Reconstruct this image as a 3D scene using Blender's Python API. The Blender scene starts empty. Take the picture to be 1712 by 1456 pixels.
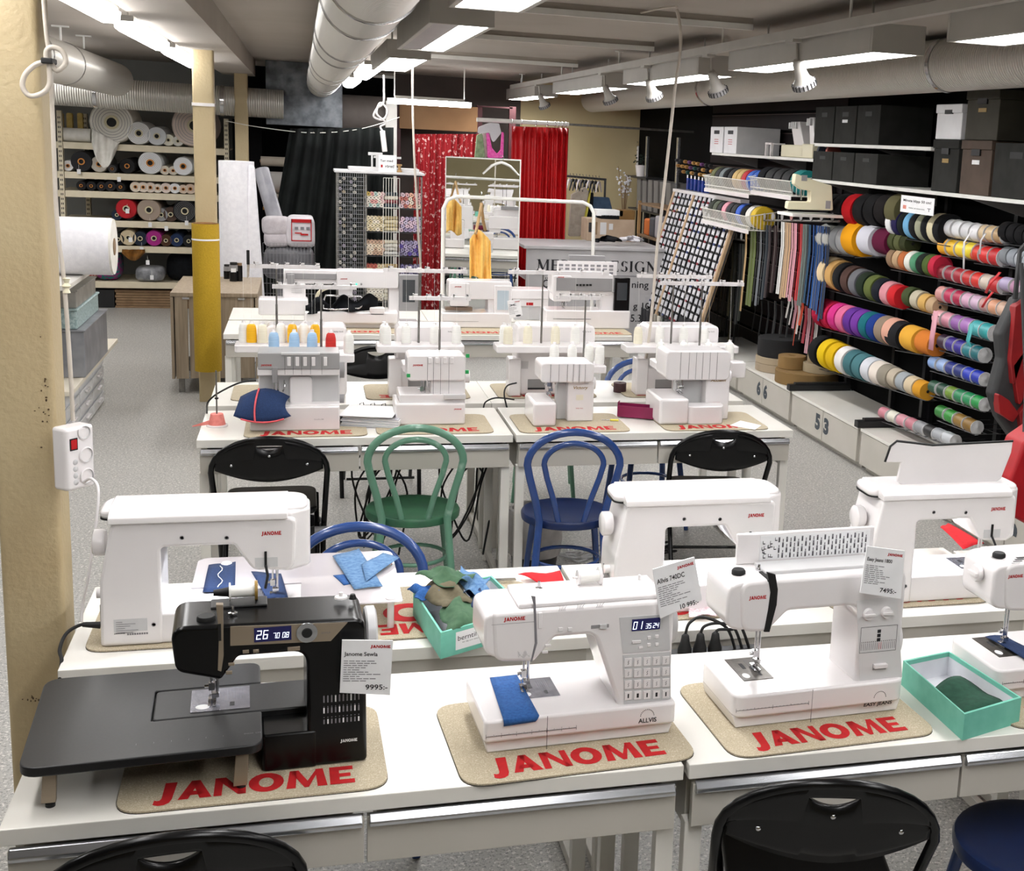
import bpy, math, random
from mathutils import Vector, Matrix
R = math.radians
PI = math.pi
random.seed(7)
S = bpy.context.scene
COL = S.collection

# ------------------------------------------------------------------ camera
W, H = 1712, 1456
F_PX, TH, RO, YAW = 2111.3, .1921, .05, .2921
CX, CY, CZ = 856 + 273.8, 728 - 74.4, 2.0567

def ray(u, v):
 u = (u - CX) / F_PX; v = (v - CY) / F_PX
 u, v = u * math.cos(RO) + v * math.sin(RO), -u * math.sin(RO) + v * math.cos(RO)
 X, Y, Z = u, math.cos(TH) - v * math.sin(TH), -math.sin(TH) - v * math.cos(TH)
 return Vector((X * math.cos(YAW) + Y * math.sin(YAW), -X * math.sin(YAW) + Y * math.cos(YAW), Z))

def at(u, v, x=None, y=None, z=None):
 """point of the place seen at photo pixel (u, v) on a plane of the room"""
 r = ray(u, v)
 t = (z - CZ) / r.z if z is not None else (y / r.y if y is not None else x / r.x)
 return Vector((r.x * t, r.y * t, CZ + r.z * t))

cam_data = bpy.data.cameras.new('camera')
cam = bpy.data.objects.new('camera', cam_data); COL.objects.link(cam)
fwd = ray(CX, CY).normalized()
right = (ray(CX + 100, CY) - ray(CX, CY)).normalized()
up = right.cross(fwd).normalized()
cam.matrix_world = Matrix(((right.x, up.x, -fwd.x, 0), (right.y, up.y, -fwd.y, 0), (right.z, up.z, -fwd.z, CZ), (0, 0, 0, 1)))
cam_data.sensor_width = 36
cam_data.lens = 36 * F_PX / W
cam_data.shift_x = (W / 2 - CX) / W
cam_data.shift_y = (CY - H / 2) / W
cam_data.clip_start = .05; cam_data.clip_end = 60
S.camera = cam

# ------------------------------------------------------------------ world and view
S.view_settings.view_transform = 'Standard'
S.view_settings.look = 'None'
S.view_settings.gamma = 1
S.view_settings.use_curve_mapping = False
S.view_settings.exposure = 0.22
wd = bpy.data.worlds.new('world'); S.world = wd; wd.use_nodes = True
wd.node_tree.nodes['Background'].inputs[0].default_value = (.75, .8, 1, 1)
wd.node_tree.nodes['Background'].inputs[1].default_value = .3
TUBE = 24.0      # strength of the fluorescent diffusers

# ------------------------------------------------------------------ materials
def lin(c):
 return tuple((x / 12.92 if x <= .04045 else ((x + .055) / 1.055) ** 2.4) for x in c)
def hexc(h):
 return lin(tuple(int(h[i:i + 2], 16) / 255 for i in (0, 2, 4)))
MATS = {}
def mat(name, col, rough=.5, metal=0, emit=0, noise=None, col2=None, bump=None, trans=0, alpha=1, spec=None, stretch=(1, 1, 1), coat=0, sheen=0):
 """procedural Principled material; noise=(scale, detail) mixes col and col2; bump=(scale, strength)"""
 if name in MATS: return MATS[name]
 m = bpy.data.materials.new(name); m.use_nodes = True
 nt = m.node_tree; b = nt.nodes['Principled BSDF']
 c = hexc(col)
 b.inputs['Base Color'].default_value = (*c, 1)
 b.inputs['Roughness'].default_value = rough; b.inputs['Metallic'].default_value = metal
 if spec is not None: b.inputs['Specular IOR Level'].default_value = spec
 if trans: b.inputs['Transmission Weight'].default_value = trans
 if coat: b.inputs['Coat Weight'].default_value = coat
 if sheen: b.inputs['Sheen Weight'].default_value = sheen
 b.inputs['Alpha'].default_value = alpha
 if emit:
  b.inputs['Emission Color'].default_value = (*c, 1); b.inputs['Emission Strength'].default_value = emit
 if noise or bump:
  tc = nt.nodes.new('ShaderNodeTexCoord'); mp = nt.nodes.new('ShaderNodeMapping')
  mp.inputs['Scale'].default_value = stretch
  nt.links.new(tc.outputs['Object'], mp.inputs['Vector'])
 if noise:
  n = nt.nodes.new('ShaderNodeTexNoise'); n.inputs['Scale'].default_value = noise[0]; n.inputs['Detail'].default_value = noise[1]
  nt.links.new(mp.outputs[0], n.inputs['Vector'])
  rp = nt.nodes.new('ShaderNodeValToRGB')
  lo, hi = (noise[2], noise[3]) if len(noise) > 3 else (.35, .65)
  rp.color_ramp.elements[0].position = lo; rp.color_ramp.elements[1].position = hi
  rp.color_ramp.elements[0].color = (*c, 1); rp.color_ramp.elements[1].color = (*hexc(col2), 1)
  nt.links.new(n.outputs['Fac'], rp.inputs['Fac']); nt.links.new(rp.outputs['Color'], b.inputs['Base Color'])
 if bump:
  n2 = nt.nodes.new('ShaderNodeTexNoise'); n2.inputs['Scale'].default_value = bump[0]; n2.inputs['Detail'].default_value = 3
  bp = nt.nodes.new('ShaderNodeBump'); bp.inputs['Strength'].default_value = bump[1]; bp.inputs['Distance'].default_value = .01
  nt.links.new(mp.outputs[0], n2.inputs['Vector']); nt.links.new(n2.outputs['Fac'], bp.inputs['Height']); nt.links.new(bp.outputs[0], b.inputs['Normal'])
 MATS[name] = m
 return m

def duct_mat(name, axis, period=.035):
 """galvanised spiral duct: fine ridges along the duct's axis"""
 m = mat(name, 'd6d2ca', rough=.33, metal=.35)
 nt = m.node_tree; b = nt.nodes['Principled BSDF']
 tc = nt.nodes.new('ShaderNodeTexCoord'); w = nt.nodes.new('ShaderNodeTexWave')
 w.wave_type = 'BANDS'; w.bands_direction = axis
 w.inputs['Scale'].default_value = .5 / period; w.inputs['Distortion'].default_value = 0
 bp = nt.nodes.new('ShaderNodeBump'); bp.inputs['Strength'].default_value = .9; bp.inputs['Distance'].default_value = .01
 nt.links.new(tc.outputs['Object'], w.inputs['Vector']); nt.links.new(w.outputs['Fac'], bp.inputs['Height']); nt.links.new(bp.outputs[0], b.inputs['Normal'])
 return m

def speckle_mat(name, base, dots, scale, rough):
 """vinyl or felt with fine chips of other colours"""
 m = mat(name, base, rough=rough)
 nt = m.node_tree; b = nt.nodes['Principled BSDF']
 tc = nt.nodes.new('ShaderNodeTexCoord'); prev = None
 for i, (c, sc, th) in enumerate(dots):
  n = nt.nodes.new('ShaderNodeTexNoise'); n.inputs['Scale'].default_value = sc; n.inputs['Detail'].default_value = 2
  mp = nt.nodes.new('ShaderNodeMapping'); mp.inputs['Location'].default_value = (i * 3.7, i * 1.9, 0)
  nt.links.new(tc.outputs['Object'], mp.inputs[0]); nt.links.new(mp.outputs[0], n.inputs['Vector'])
  rp = nt.nodes.new('ShaderNodeValToRGB'); rp.color_ramp.elements[0].position = th; rp.color_ramp.elements[1].position = th + .05
  nt.links.new(n.outputs['Fac'], rp.inputs['Fac'])
  mx = nt.nodes.new('ShaderNodeMix'); mx.data_type = 'RGBA'
  nt.links.new(rp.outputs['Color'], mx.inputs['Factor'])
  if prev is None: mx.inputs[6].default_value = (*hexc(base), 1)
  else: nt.links.new(prev, mx.inputs[6])
  mx.inputs[7].default_value = (*hexc(c), 1)
  prev = mx.outputs[2]
 nt.links.new(prev, b.inputs['Base Color'])
 return m

M = dict(
 floor=speckle_mat('speckled grey vinyl', 'a8a6a1', [('85847f', 95, .56), ('cfccc6', 80, .58), ('6c6d70', 140, .62)], 1, .42),
 felt=speckle_mat('beige felt', 'b3a78f', [('9a8d76', 420, .56), ('c4baa4', 300, .58)], 1, .95),
 ceiling=mat('ceiling paint', 'aaa299', rough=.9, noise=(1.2, 3), col2='a29a90'),
 beige=mat('beige painted pillar', 'bfae8a', rough=.55, noise=(3, 4), col2='b8a580', bump=(60, .25)),
 cream=mat('cream wall paint', 'c9bb93', rough=.8, noise=(1.5, 3), col2='c0b188'),
 greywall=mat('grey wall paint', '8c8c88', rough=.85, noise=(2, 3), col2='83837f'),
 darkwall=mat('near black wall panel', '060607', rough=.8, spec=.1, noise=(4, 3), col2='09090a'),
 slat=mat('dark brown slatwall', '140c0f', rough=.6, spec=.2, noise=(5, 2), col2='190f13'),
 lam=mat('white laminate', 'dedbd3', rough=.32, noise=(4, 2), col2='e3e0d9'),
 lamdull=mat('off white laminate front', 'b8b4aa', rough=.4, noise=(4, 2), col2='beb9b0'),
 alu=mat('brushed aluminium', 'c6c8cc', rough=.25, metal=.9, noise=(80, 2), col2='b4b6ba', stretch=(.05, 1, 1)),
 chrome=mat('chrome', 'd6d6d8', rough=.16, metal=1, noise=(30, 1), col2='c6c6c8'),
 rod=mat('grey steel rod', '8a8884', rough=.35, metal=.7, noise=(30, 1), col2='7a7874'),
 plastic=mat('glossy white plastic', 'e4e0e0', rough=.2, noise=(6, 2), col2='e8e4e4', coat=.3),
 plastic2=mat('pale grey plastic', 'c4c3c4', rough=.35, noise=(6, 2), col2='cacaca'),
 plastic3=mat('mid grey plastic', '8d8b8c', rough=.4, noise=(6, 2), col2='959394'),
 ivory=mat('ivory plastic', 'd9d2b4', rough=.4, noise=(6, 2), col2='ddd6ba'),
 blackp=mat('satin black plastic', '070708', rough=.26, spec=.3, noise=(8, 2), col2='0b0b0c'),
 blackm=mat('matt black plastic', '131315', rough=.42, noise=(200, 2), col2='18181a'),
 rubber=mat('black rubber', '080809', rough=.6, noise=(9, 2), col2='0c0c0d'),
 taupe=mat('metallic taupe plastic', '9c8e7c', rough=.35, metal=.5, noise=(9, 2), col2='a09280'),
 red=mat('red print', 'b80c12', rough=.85, noise=(60, 2), col2='ab0a10'),
 ink=mat('black print', '15151a', rough=.6, noise=(60, 2), col2='1b1b20'),
 greyink=mat('grey print', '77757a', rough=.6, noise=(60, 2), col2='7d7b80'),
 goldink=mat('gold print', '8c6f2e', rough=.5, noise=(60, 2), col2='957735'),
 paper=mat('white paper', 'e9e9ea', rough=.7, noise=(20, 2), col2='efeff0'),
 lcd=mat('lit blue lcd', '14143e', rough=.2, emit=.4, noise=(5, 1), col2='18184a'),
 lcdink=mat('lit white lcd segments', 'e8f0ff', rough=.4, emit=2.0),
 screen=mat('dark glass screen', '3a3d40', rough=.08, noise=(3, 1), col2='42464a'),
 screen2=mat('pale lit screen', 'a8b4bc', rough=.15, emit=.15, noise=(3, 1), col2='b0bcc4'),
 plate=mat('needle plate steel', 'b9bac4', rough=.22, metal=.85, noise=(60, 2), col2='a2a3ae'),
 led=mat('white led lens', 'e9efff', rough=.3, emit=18),
 teal=mat('mint cardboard', '76c3ae', rough=.6, noise=(25, 3), col2='6bbaa4'),
 white=mat('white painted metal', 'e2e1dc', rough=.35, noise=(9, 2), col2='dbdad5'),
 tube=mat('lit fluorescent diffuser', 'fbfafa', rough=.5, emit=TUBE),
 fixture=mat('white lamp housing', 'aaa69f', rough=.5, noise=(5, 2), col2='b1ada6'),
 wood=mat('grey washed oak', 'a2937f', rough=.55, noise=(9, 5), col2='8b7c69', stretch=(6, 6, .35)),
 birch=mat('birch wood', 'b9986a', rough=.5, noise=(9, 4), col2='a98657', stretch=(4, 4, .4)),
 card=mat('brown cardboard', '8a6f52', rough=.8, noise=(12, 3), col2='7b6247'),
 wire=mat('chromed wire', 'a9aaad', rough=.3, metal=.8, noise=(30, 1), col2='9c9da0'),
 dwire=mat('dark wire', '3a3a3c', rough=.4, metal=.6, noise=(30, 1), col2='444446'),
 wwire=mat('white coated wire', 'dedcd4', rough=.4, noise=(30, 1), col2='e4e2da'),
 felttop=mat('white wadding', 'e7e6ea', rough=.95, noise=(30, 4), col2='dedde2', bump=(120, .2)),
 spool=mat('white thread', 'ecebe6', rough=.6, noise=(200, 2), col2='e2e1dc', stretch=(.1, .1, 3)),
 galv=mat('mottled galvanised steel', '8b9096', rough=.5, metal=.5, noise=(9, 6), col2='5d6268'),
 darkduct=mat('dull grey duct', '6b6460', rough=.7, metal=.1, noise=(6, 3), col2='625b57'),
 mirror=mat('mirror glass', 'f2f4f4', rough=.01, metal=1),
 clear=mat('clear acrylic', 'dcd6da', rough=.12, trans=.0, alpha=.55),
 bag=mat('clear plastic bag', 'd8d6da', rough=.15, alpha=.55, bump=(14, 1.0)),
)

# ------------------------------------------------------------------ mesh building
class MB:
 def __init__(s): s.v = []; s.f = []; s.mi = []; s.mats = []
 def _m(s, m):
  if m not in s.mats: s.mats.append(m)
  return s.mats.index(m)
 def add(s, vs, fs, m, T=None):
  o = len(s.v)
  s.v += [tuple(T @ Vector(p)) if T is not None else tuple(p) for p in vs]
  s.f += [tuple(i + o for i in f) for f in fs]; s.mi += [s._m(m)] * len(fs)
  return s
 def box(s, x0, x1, y0, y1, z0, z1, m, T=None):
  vs = [(x0, y0, z0), (x1, y0, z0), (x1, y1, z0), (x0, y1, z0), (x0, y0, z1), (x1, y0, z1), (x1, y1, z1), (x0, y1, z1)]
  return s.add(vs, [(0, 3, 2, 1), (4, 5, 6, 7), (0, 1, 5, 4), (1, 2, 6, 5), (2, 3, 7, 6), (3, 0, 4, 7)], m, T)
 def quad(s, a, b, c, d, m, T=None): return s.add([a, b, c, d], [(0, 1, 2, 3)], m, T)
 def cyl(s, p0, p1, r0, m, r1=None, n=16, caps=True, T=None):
  p0 = Vector(p0); p1 = Vector(p1); r1 = r0 if r1 is None else r1
  d = (p1 - p0).normalized(); a = d.orthogonal().normalized(); b = d.cross(a)
  vs = []
  for p, r in ((p0, r0), (p1, r1)):
   vs += [p + (a * math.cos(2 * PI * i / n) + b * math.sin(2 * PI * i / n)) * r for i in range(n)]
  fs = [(i, (i + 1) % n, n + (i + 1) % n, n + i) for i in range(n)]
  if caps: fs += [tuple(range(n - 1, -1, -1)), tuple(range(n, 2 * n))]
  return s.add(vs, fs, m, T)
 def lathe(s, prof, m, c=(0, 0, 0), n=20, T=None, axis='z', caps=True):
  vs = []; k = len(prof)
  for r, z in prof:
   for i in range(n):
    a = 2 * PI * i / n; x, y = r * math.cos(a), r * math.sin(a)
    p = (x, y, z) if axis == 'z' else ((x, z, y) if axis == 'y' else (z, x, y))
    vs.append((p[0] + c[0], p[1] + c[1], p[2] + c[2]))
  fs = [(j * n + i, j * n + (i + 1) % n, (j + 1) * n + (i + 1) % n, (j + 1) * n + i) for j in range(k - 1) for i in range(n)]
  if caps:
   if prof[0][0] > 1e-5: fs.append(tuple(range(n)))
   if prof[-1][0] > 1e-5: fs.append(tuple(range((k - 1) * n, k * n)))
  return s.add(vs, fs, m, T)
 def tube(s, pts, r, m, n=8, closed=False, T=None, flat=1.0):
  pts = [Vector(p) for p in pts]; k = len(pts); rs = r if isinstance(r, (list, tuple)) else [r] * k
  vs = []; nrm = None
  for i, p in enumerate(pts):
   if closed: d = pts[(i + 1) % k] - pts[i - 1]
   else: d = pts[min(i + 1, k - 1)] - pts[max(i - 1, 0)]
   d.normalize()
   if nrm is None: nrm = d.orthogonal().normalized()
   nrm = (nrm - d * nrm.dot(d))
   nrm = nrm.normalized() if nrm.length > 1e-6 else d.orthogonal().normalized()
   b = d.cross(nrm)
   vs += [p + (nrm * math.cos(2 * PI * j / n) + b * math.sin(2 * PI * j / n) * flat) * rs[i] for j in range(n)]
  fs = []
  for i in range(k if closed else k - 1):
   a, c = i * n, ((i + 1) % k) * n
   fs += [(a + j, a + (j + 1) % n, c + (j + 1) % n, c + j) for j in range(n)]
  if not closed: fs += [tuple(range(n - 1, -1, -1)), tuple(range((k - 1) * n, k * n))]
  return s.add(vs, fs, m, T)
 def prism(s, poly, d0, d1, m, plane='xz', T=None):
  """extrude a 2D outline; plane xz along y, xy along z, yz along x"""
  def P(a, b, d): return (a, d, b) if plane == 'xz' else ((a, b, d) if plane == 'xy' else (d, a, b))
  n = len(poly)
  vs = [P(a, b, d0) for a, b in poly] + [P(a, b, d1) for a, b in poly]
  fs = [(i, (i + 1) % n, n + (i + 1) % n, n + i) for i in range(n)] + [tuple(range(n - 1, -1, -1)), tuple(range(n, 2 * n))]
  return s.add(vs, fs, m, T)
 def grid(s, fn, nu, nv, m, T=None, closed_u=False):
  vs = [fn(i / nu, j / nv) for j in range(nv + 1) for i in range(nu + (0 if closed_u else 1))]
  w = nu if closed_u else nu + 1
  fs = []
  for j in range(nv):
   for i in range(nu):
    i2 = (i + 1) % w
    fs.append((j * w + i, j * w + i2, (j + 1) * w + i2, (j + 1) * w + i))
  return s.add(vs, fs, m, T)
 def build(s, name, parent=None, loc=None, rot=None, smooth=40, bevel=0, seg=2, solid=0, subsurf=0):
  me = bpy.data.meshes.new(name); me.from_pydata(s.v, [], s.f)
  for m in s.mats: me.materials.append(m)
  me.polygons.foreach_set('material_index', s.mi)
  me.update()
  if smooth:
   me.polygons.foreach_set('use_smooth', [True] * len(s.f))
   try: me.set_sharp_from_angle(angle=R(smooth))
   except Exception: pass
  o = bpy.data.objects.new(name, me); COL.objects.link(o)
  if parent: o.parent = parent
  if loc is not None: o.location = loc
  if rot is not None: o.rotation_euler = rot
  if solid:
   k = o.modifiers.new('solid', 'SOLIDIFY'); k.thickness = solid; k.offset = 0
  if bevel:
   k = o.modifiers.new('bevel', 'BEVEL'); k.width = bevel; k.segments = seg; k.limit_method = 'ANGLE'; k.angle_limit = R(35)
  if subsurf:
   k = o.modifiers.new('sub', 'SUBSURF'); k.levels = subsurf; k.render_levels = subsurf
  return o

def roundpoly(pts, n=6):
 """pts: (x, y, radius) corners -> outline with filleted corners"""
 out = []; k = len(pts)
 for i in range(k):
  p = Vector(pts[i][:2]); r = pts[i][2] if len(pts[i]) > 2 else 0
  if r <= 0: out.append(tuple(p)); continue
  a = Vector(pts[i - 1][:2]) - p; b = Vector(pts[(i + 1) % k][:2]) - p
  la, lb = a.length, b.length; a.normalize(); b.normalize()
  ang = a.angle(b); t = min(r / math.tan(ang / 2), la * .49, lb * .49)
  p0 = p + a * t; p1 = p + b * t
  for j in range(n + 1):
   q = j / n
   out.append(tuple((1 - q) ** 2 * p0 + 2 * q * (1 - q) * p + q * q * p1))
 return out
def rrect(x0, x1, y0, y1, r, n=6): return roundpoly([(x0, y0, r), (x1, y0, r), (x1, y1, r), (x0, y1, r)], n)

# ------------------------------------------------------------------ object book-keeping
def tag(o, label=None, cat=None, group=None, kind=None):
 if label: o['label'] = label
 if cat: o['category'] = cat
 if group: o['group'] = group
 if kind: o['kind'] = kind
 return o
def thing(name, loc, label, cat, group=None, rz=0):
 o = bpy.data.objects.new(name, None); COL.objects.link(o); o.empty_display_size = .05
 o.location = loc; o.rotation_euler = (0, 0, rz)
 return tag(o, label, cat, group)
def kids(o): return [c for c in bpy.data.objects if c.parent == o]
CH = {}
def par(o, p): o.parent = p; return o
def dup(o, loc=None, label=None, rz=None, group=None, parent=None, scale=None):
 if o.name not in CH: CH[o.name] = [c for c in bpy.data.objects if c.parent == o]
 c = o.copy(); COL.objects.link(c)
 if parent is not None: c.parent = parent
 if loc is not None: c.location = loc
 if rz is not None: c.rotation_euler = (0, 0, rz)
 if scale is not None: c.scale = (scale,) * 3 if not isinstance(scale, tuple) else scale
 if label: c['label'] = label
 if group: c['group'] = group
 for ch in CH[o.name]: dup(ch, parent=c)
 return c
def struct(o): o['kind'] = 'structure'; return o

# ------------------------------------------------------------------ lettering
_gc = {}
def glyph_mesh(txt, bold=0.0, spacing=1.0):
 k = (txt, bold, spacing)
 if k in _gc: return _gc[k]
 cu = bpy.data.curves.new('t', 'FONT'); cu.body = txt; cu.size = 1; cu.offset = bold; cu.resolution_u = 3; cu.space_character = spacing
 o = bpy.data.objects.new('t', cu)
 me = bpy.data.meshes.new_from_object(o)
 vs = [(v.co.x, v.co.y) for v in me.vertices]; fs = [tuple(p.vertices) for p in me.polygons]
 bpy.data.objects.remove(o); bpy.data.curves.remove(cu); bpy.data.meshes.remove(me)
 x0 = min(v[0] for v in vs); x1 = max(v[0] for v in vs); y0 = min(v[1] for v in vs); y1 = max(v[1] for v in vs)
 _gc[k] = (vs, fs, x0, x1, y0, y1); return _gc[k]
def write(mb, txt, org, ux, uy, m, width=None, height=None, bold=0.0, shear=0.0, spacing=1.0, lift=.0006, n=None):
 """flat letters on a surface: org = lower left corner, ux / uy = unit directions; fitted to width / height"""
 vs, fs, x0, x1, y0, y1 = glyph_mesh(txt, bold, spacing)
 org = Vector(org); ux = Vector(ux).normalized(); uy = Vector(uy).normalized()
 nn = Vector(n) if n is not None else ux.cross(uy)
 sx = width / (x1 - x0) if width else None; sy = height / (y1 - y0) if height else None
 if sx is None: sx = sy
 if sy is None: sy = sx
 pts = [org + ux * ((x - x0) * sx + shear * (y - y0) * sy) + uy * ((y - y0) * sy) + nn * lift for x, y in vs]
 mb.add(pts, fs, m)
J_POLY = [[(.02, -.14), (.2, -.22), (.42, -.2), (.58, -.1), (.66, .08), (.78, 1), (.36, 1), (.3, .16), (.24, .06), (.14, .05), (.06, .1)]]
A_POLY = [[(0, 0), (.36, 0), (.62, .72), (.72, 1), (.42, 1)], [(.42, 1), (.72, 1), (1.18, 0), (.76, 0)], [(.24, .2), (.9, .2), (.8, .42), (.34, .42)]]
N_POLY = [[(0, 0), (.28, 0), (.32, 1), (.02, 1)], [(.02, 1), (.4, 1), (1.14, 0), (.86, 0)], [(.86, 0), (1.14, 0), (1.12, 1), (.86, 1)]]
M_POLY = [[(0, 0), (.34, 0), (.4, 1), (.14, 1)], [(.14, 1), (.46, 1), (.78, .36), (.66, 0)], [(.66, 0), (.78, .36), (1.12, 1), (1.12, .7), (.82, 0)], [(1.08, 1), (1.36, 1), (1.5, 0), (1.14, 0)]]
E_POLY = [[(0, 0), (.36, 0), (.36, 1), (.0, 1)], [(.36, .78), (.88, .78), (.88, 1), (.36, 1)], [(.36, .4), (.78, .4), (.78, .6), (.36, .6)], [(.36, 0), (.92, 0), (.92, .24), (.36, .24)]]
def o_poly():
 out = []; n = 20
 for i in range(n):
  a, b = 2 * PI * i / n, 2 * PI * (i + 1) / n
  o = [(.64 + .64 * math.cos(t), .5 + .53 * math.sin(t)) for t in (a, b)]
  q = [(.64 + .27 * math.cos(t), .5 + .27 * math.sin(t)) for t in (b, a)]
  out.append(o + q)
 return out
def janome(mb, org, ux, uy, m, width, height, lift=.0006):
 """the maker's heavy wordmark"""
 org = Vector(org); ux = Vector(ux).normalized(); uy = Vector(uy).normalized(); nn = ux.cross(uy)
 x = 0; polys = []
 for P, w in ((J_POLY, .86), (A_POLY, 1.24), (N_POLY, 1.22), (o_poly(), 1.36), (M_POLY, 1.6), (E_POLY, .92)):
  polys += [[(a + x, b) for a, b in q] for q in P]; x += w
 for q in polys:
  mb.add([org + ux * (a / x * width) + uy * (b * height) + nn * lift for a, b in q], [tuple(range(len(q)))], m)

# serif capitals drawn from strokes
def serif(mb, txt, org, ux, uy, m, height, width=None, lift=.001):
 org = Vector(org); ux = Vector(ux).normalized(); uy = Vector(uy).normalized(); nn = ux.cross(uy)
 T, t = .2, .07
 def bar(x0, y0, x1, y1, w):
  d = Vector((x1 - x0, y1 - y0)); d.normalize(); p = Vector((-d.y, d.x)) * w / 2
  return [(x0 - p.x, y0 - p.y), (x1 - p.x, y1 - p.y), (x1 + p.x, y1 + p.y), (x0 + p.x, y0 + p.y)]
 def arc(cx, cy, rx, ry, a0, a1, w0, w1, n=12):
  out = []
  for i in range(n):
   q = [a0 + (a1 - a0) * (i + k) / n for k in (0, 1)]
   def wd(a): return t + (T - t) * abs(math.cos(R(a)))
   o = [(cx + rx * math.cos(R(a)), cy + ry * math.sin(R(a))) for a in q]
   ii = [(cx + (rx - wd(a)) * math.cos(R(a)), cy + (ry - wd(a) * .55) * math.sin(R(a))) for a in reversed(q)]
   out.append(o + ii)
  return out
 def sf(x, y, w=.34): return [(x - w / 2, y - .03 if y > .5 else y), (x + w / 2, y - .03 if y > .5 else y), (x + w / 2, y if y > .5 else y + .03), (x - w / 2, y if y > .5 else y + .03)]
 D = {
  'M': ([bar(.2, 0, .2, 1, t), bar(.2, .98, .55, .05, T), bar(.55, .05, .92, .98, t), bar(.96, 0, .96, 1, T), sf(.2, 0), sf(.96, 0), sf(.14, 1, .28), sf(1., 1, .28)], 1.2),
  'E': ([bar(.2, 0, .2, 1, T), bar(.2, .97, .72, .97, t), bar(.2, .5, .6, .5, t), bar(.2, .03, .76, .03, t), bar(.7, 1, .7, .78, .04), bar(.74, 0, .74, .24, .04), bar(.58, .4, .58, .6, .04), sf(.2, 0), sf(.2, 1)], .88),
  'R': ([bar(.2, 0, .2, 1, T), *arc(.38, .74, .32, .26, -90, 90, t, T), bar(.2, .97, .4, .97, t), bar(.2, .5, .4, .5, t), bar(.42, .5, .82, 0, T), sf(.2, 0), sf(.16, 1, .26), sf(.84, 0, .28)], .98),
  'Y': ([bar(.48, 0, .48, .5, T), bar(.48, .5, .14, .98, T), bar(.5, .5, .82, .98, t), sf(.48, 0), sf(.14, 1), sf(.82, 1, .28)], .96),
  'D': ([bar(.2, 0, .2, 1, T), *arc(.4, .5, .52, .5, -90, 90, t, T), bar(.2, .97, .4, .97, t), bar(.2, .03, .4, .03, t), sf(.16, 0, .26), sf(.16, 1, .26)], 1.04),
  'S': ([*arc(.38, .73, .29, .27, 30, 250, t, T), *arc(.38, .27, .31, .27, -150, 80, t, T), bar(.64, .98, .64, .74, .04), bar(.1, .02, .1, .28, .04)], .78),
  'I': ([bar(.22, 0, .22, 1, T), sf(.22, 0), sf(.22, 1)], .46),
  'G': ([*arc(.54, .5, .48, .52, 45, 320, t, T), bar(.86, .02, .86, .42, T), sf(.84, .42, .3), bar(.84, .98, .84, .74, .04)], 1.08),
  'N': ([bar(.2, 0, .2, 1, t), bar(.18, .98, .86, .03, T), bar(.88, 0, .88, 1, t), sf(.2, 0), sf(.12, 1, .28), sf(.88, 1)], 1.1),
  ' ': ([], .45)}
 x = 0; out = []
 for ch in txt:
  P, w = D[ch]; out += [[(a + x, b) for a, b in q] for q in P]; x += w
 k = width / x if width else height
 for q in out: mb.add([org + ux * (a * k) + uy * (b * height) + nn * lift for a, b in q], [tuple(range(len(q)))], m)
# ------------------------------------------------------------------ the room
CEIL = 2.72
def slab(name, x0, x1, y0, y1, z0, z1, m):
 return struct(MB().box(x0, x1, y0, y1, z0, z1, m).build(name, smooth=0))
slab('floor', -4.6, 4.15, -3.1, 16.5, -.1, 0, M['floor'])
slab('ceiling', -4.6, 4.15, -3.1, 16.5, CEIL, CEIL + .1, M['ceiling'])
slab('wall_left', -4.7, -4.6, -3.1, 16.5, 0, CEIL, M['greywall'])
slab('wall_near', -4.6, 4.15, -3.2, -3.1, 0, CEIL, M['cream'])
slab('wall_far', -4.6, 2.55, 16.4, 16.5, 0, CEIL, M['greywall'])
slab('wall_cream', 2.55, 4.05, 15.6, 15.7, 0, CEIL, M['cream'])
wr = MB().box(4.05, 4.15, -3.1, 16.5, 0, CEIL, M['darkwall'])
for k in range(14):
 wr.box(4.035, 4.05, 9.2, 12.6, .25 + k * .165, .385 + k * .165, M['slat'])
 wr.box(4.03, 4.036, 9.2, 12.6, .385 + k * .165, .39 + k * .165, mat('groove edge', '4d3a39', rough=.4, noise=(9, 1), col2='55413f'))
struct(wr.build('wall_right', smooth=0))
slab('baseboard_right', 4.02, 4.049, 10.0, 15.59, 0, .08, M['darkwall'])
# the beam carried by the pillars, with pillars in a row
slab('trim_1', -.80, -.47, -3.1, 14.6, 2.555, CEIL, M['ceiling'])
def pillar(x0, x1, y0, y1, stains=False):
 mb = MB(); r = .018
 mb.prism(rrect(x0, x1, y0, y1, r, 4), 0, 2.555, M['beige'], plane='xy')
 return struct(mb.build('pillar', smooth=50))
p1 = pillar(-.785, -.632, 3.6, 3.755)
p2 = pillar(-.748, -.603, 9.85, 9.99)
p3 = pillar(-.66, -.53, 14.0, 14.13)
# scuffs and chips of the paint on the near pillar, low down and at the corner
sm = mat('dark scuff', '4a3b2a', rough=.7, noise=(90, 3), col2='6b573c')
sc = MB()
random.seed(3)
for k in range(46):
 if k < 22: u, v = 78 + random.gauss(0, 9), 655 + random.gauss(0, 40)
 elif k < 34: u, v = 100 + random.gauss(0, 3), 800 + random.gauss(0, 9)
 else: u, v = 55 + random.gauss(0, 10), 1168 + random.gauss(0, 5)
 c = at(u, v, y=3.5985)
 if -.775 < c.x < -.642 and c.z > 0:
  a, b = random.uniform(.0012, .004), random.uniform(.001, .004)
  sc.prism([(c.x + a * math.cos(t) * random.uniform(.6, 1), c.z + b * math.sin(t)) for t in [i * PI / 3 for i in range(6)]], 3.5985, 3.6, sm)
struct(sc.build('trim_2', smooth=0))

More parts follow.
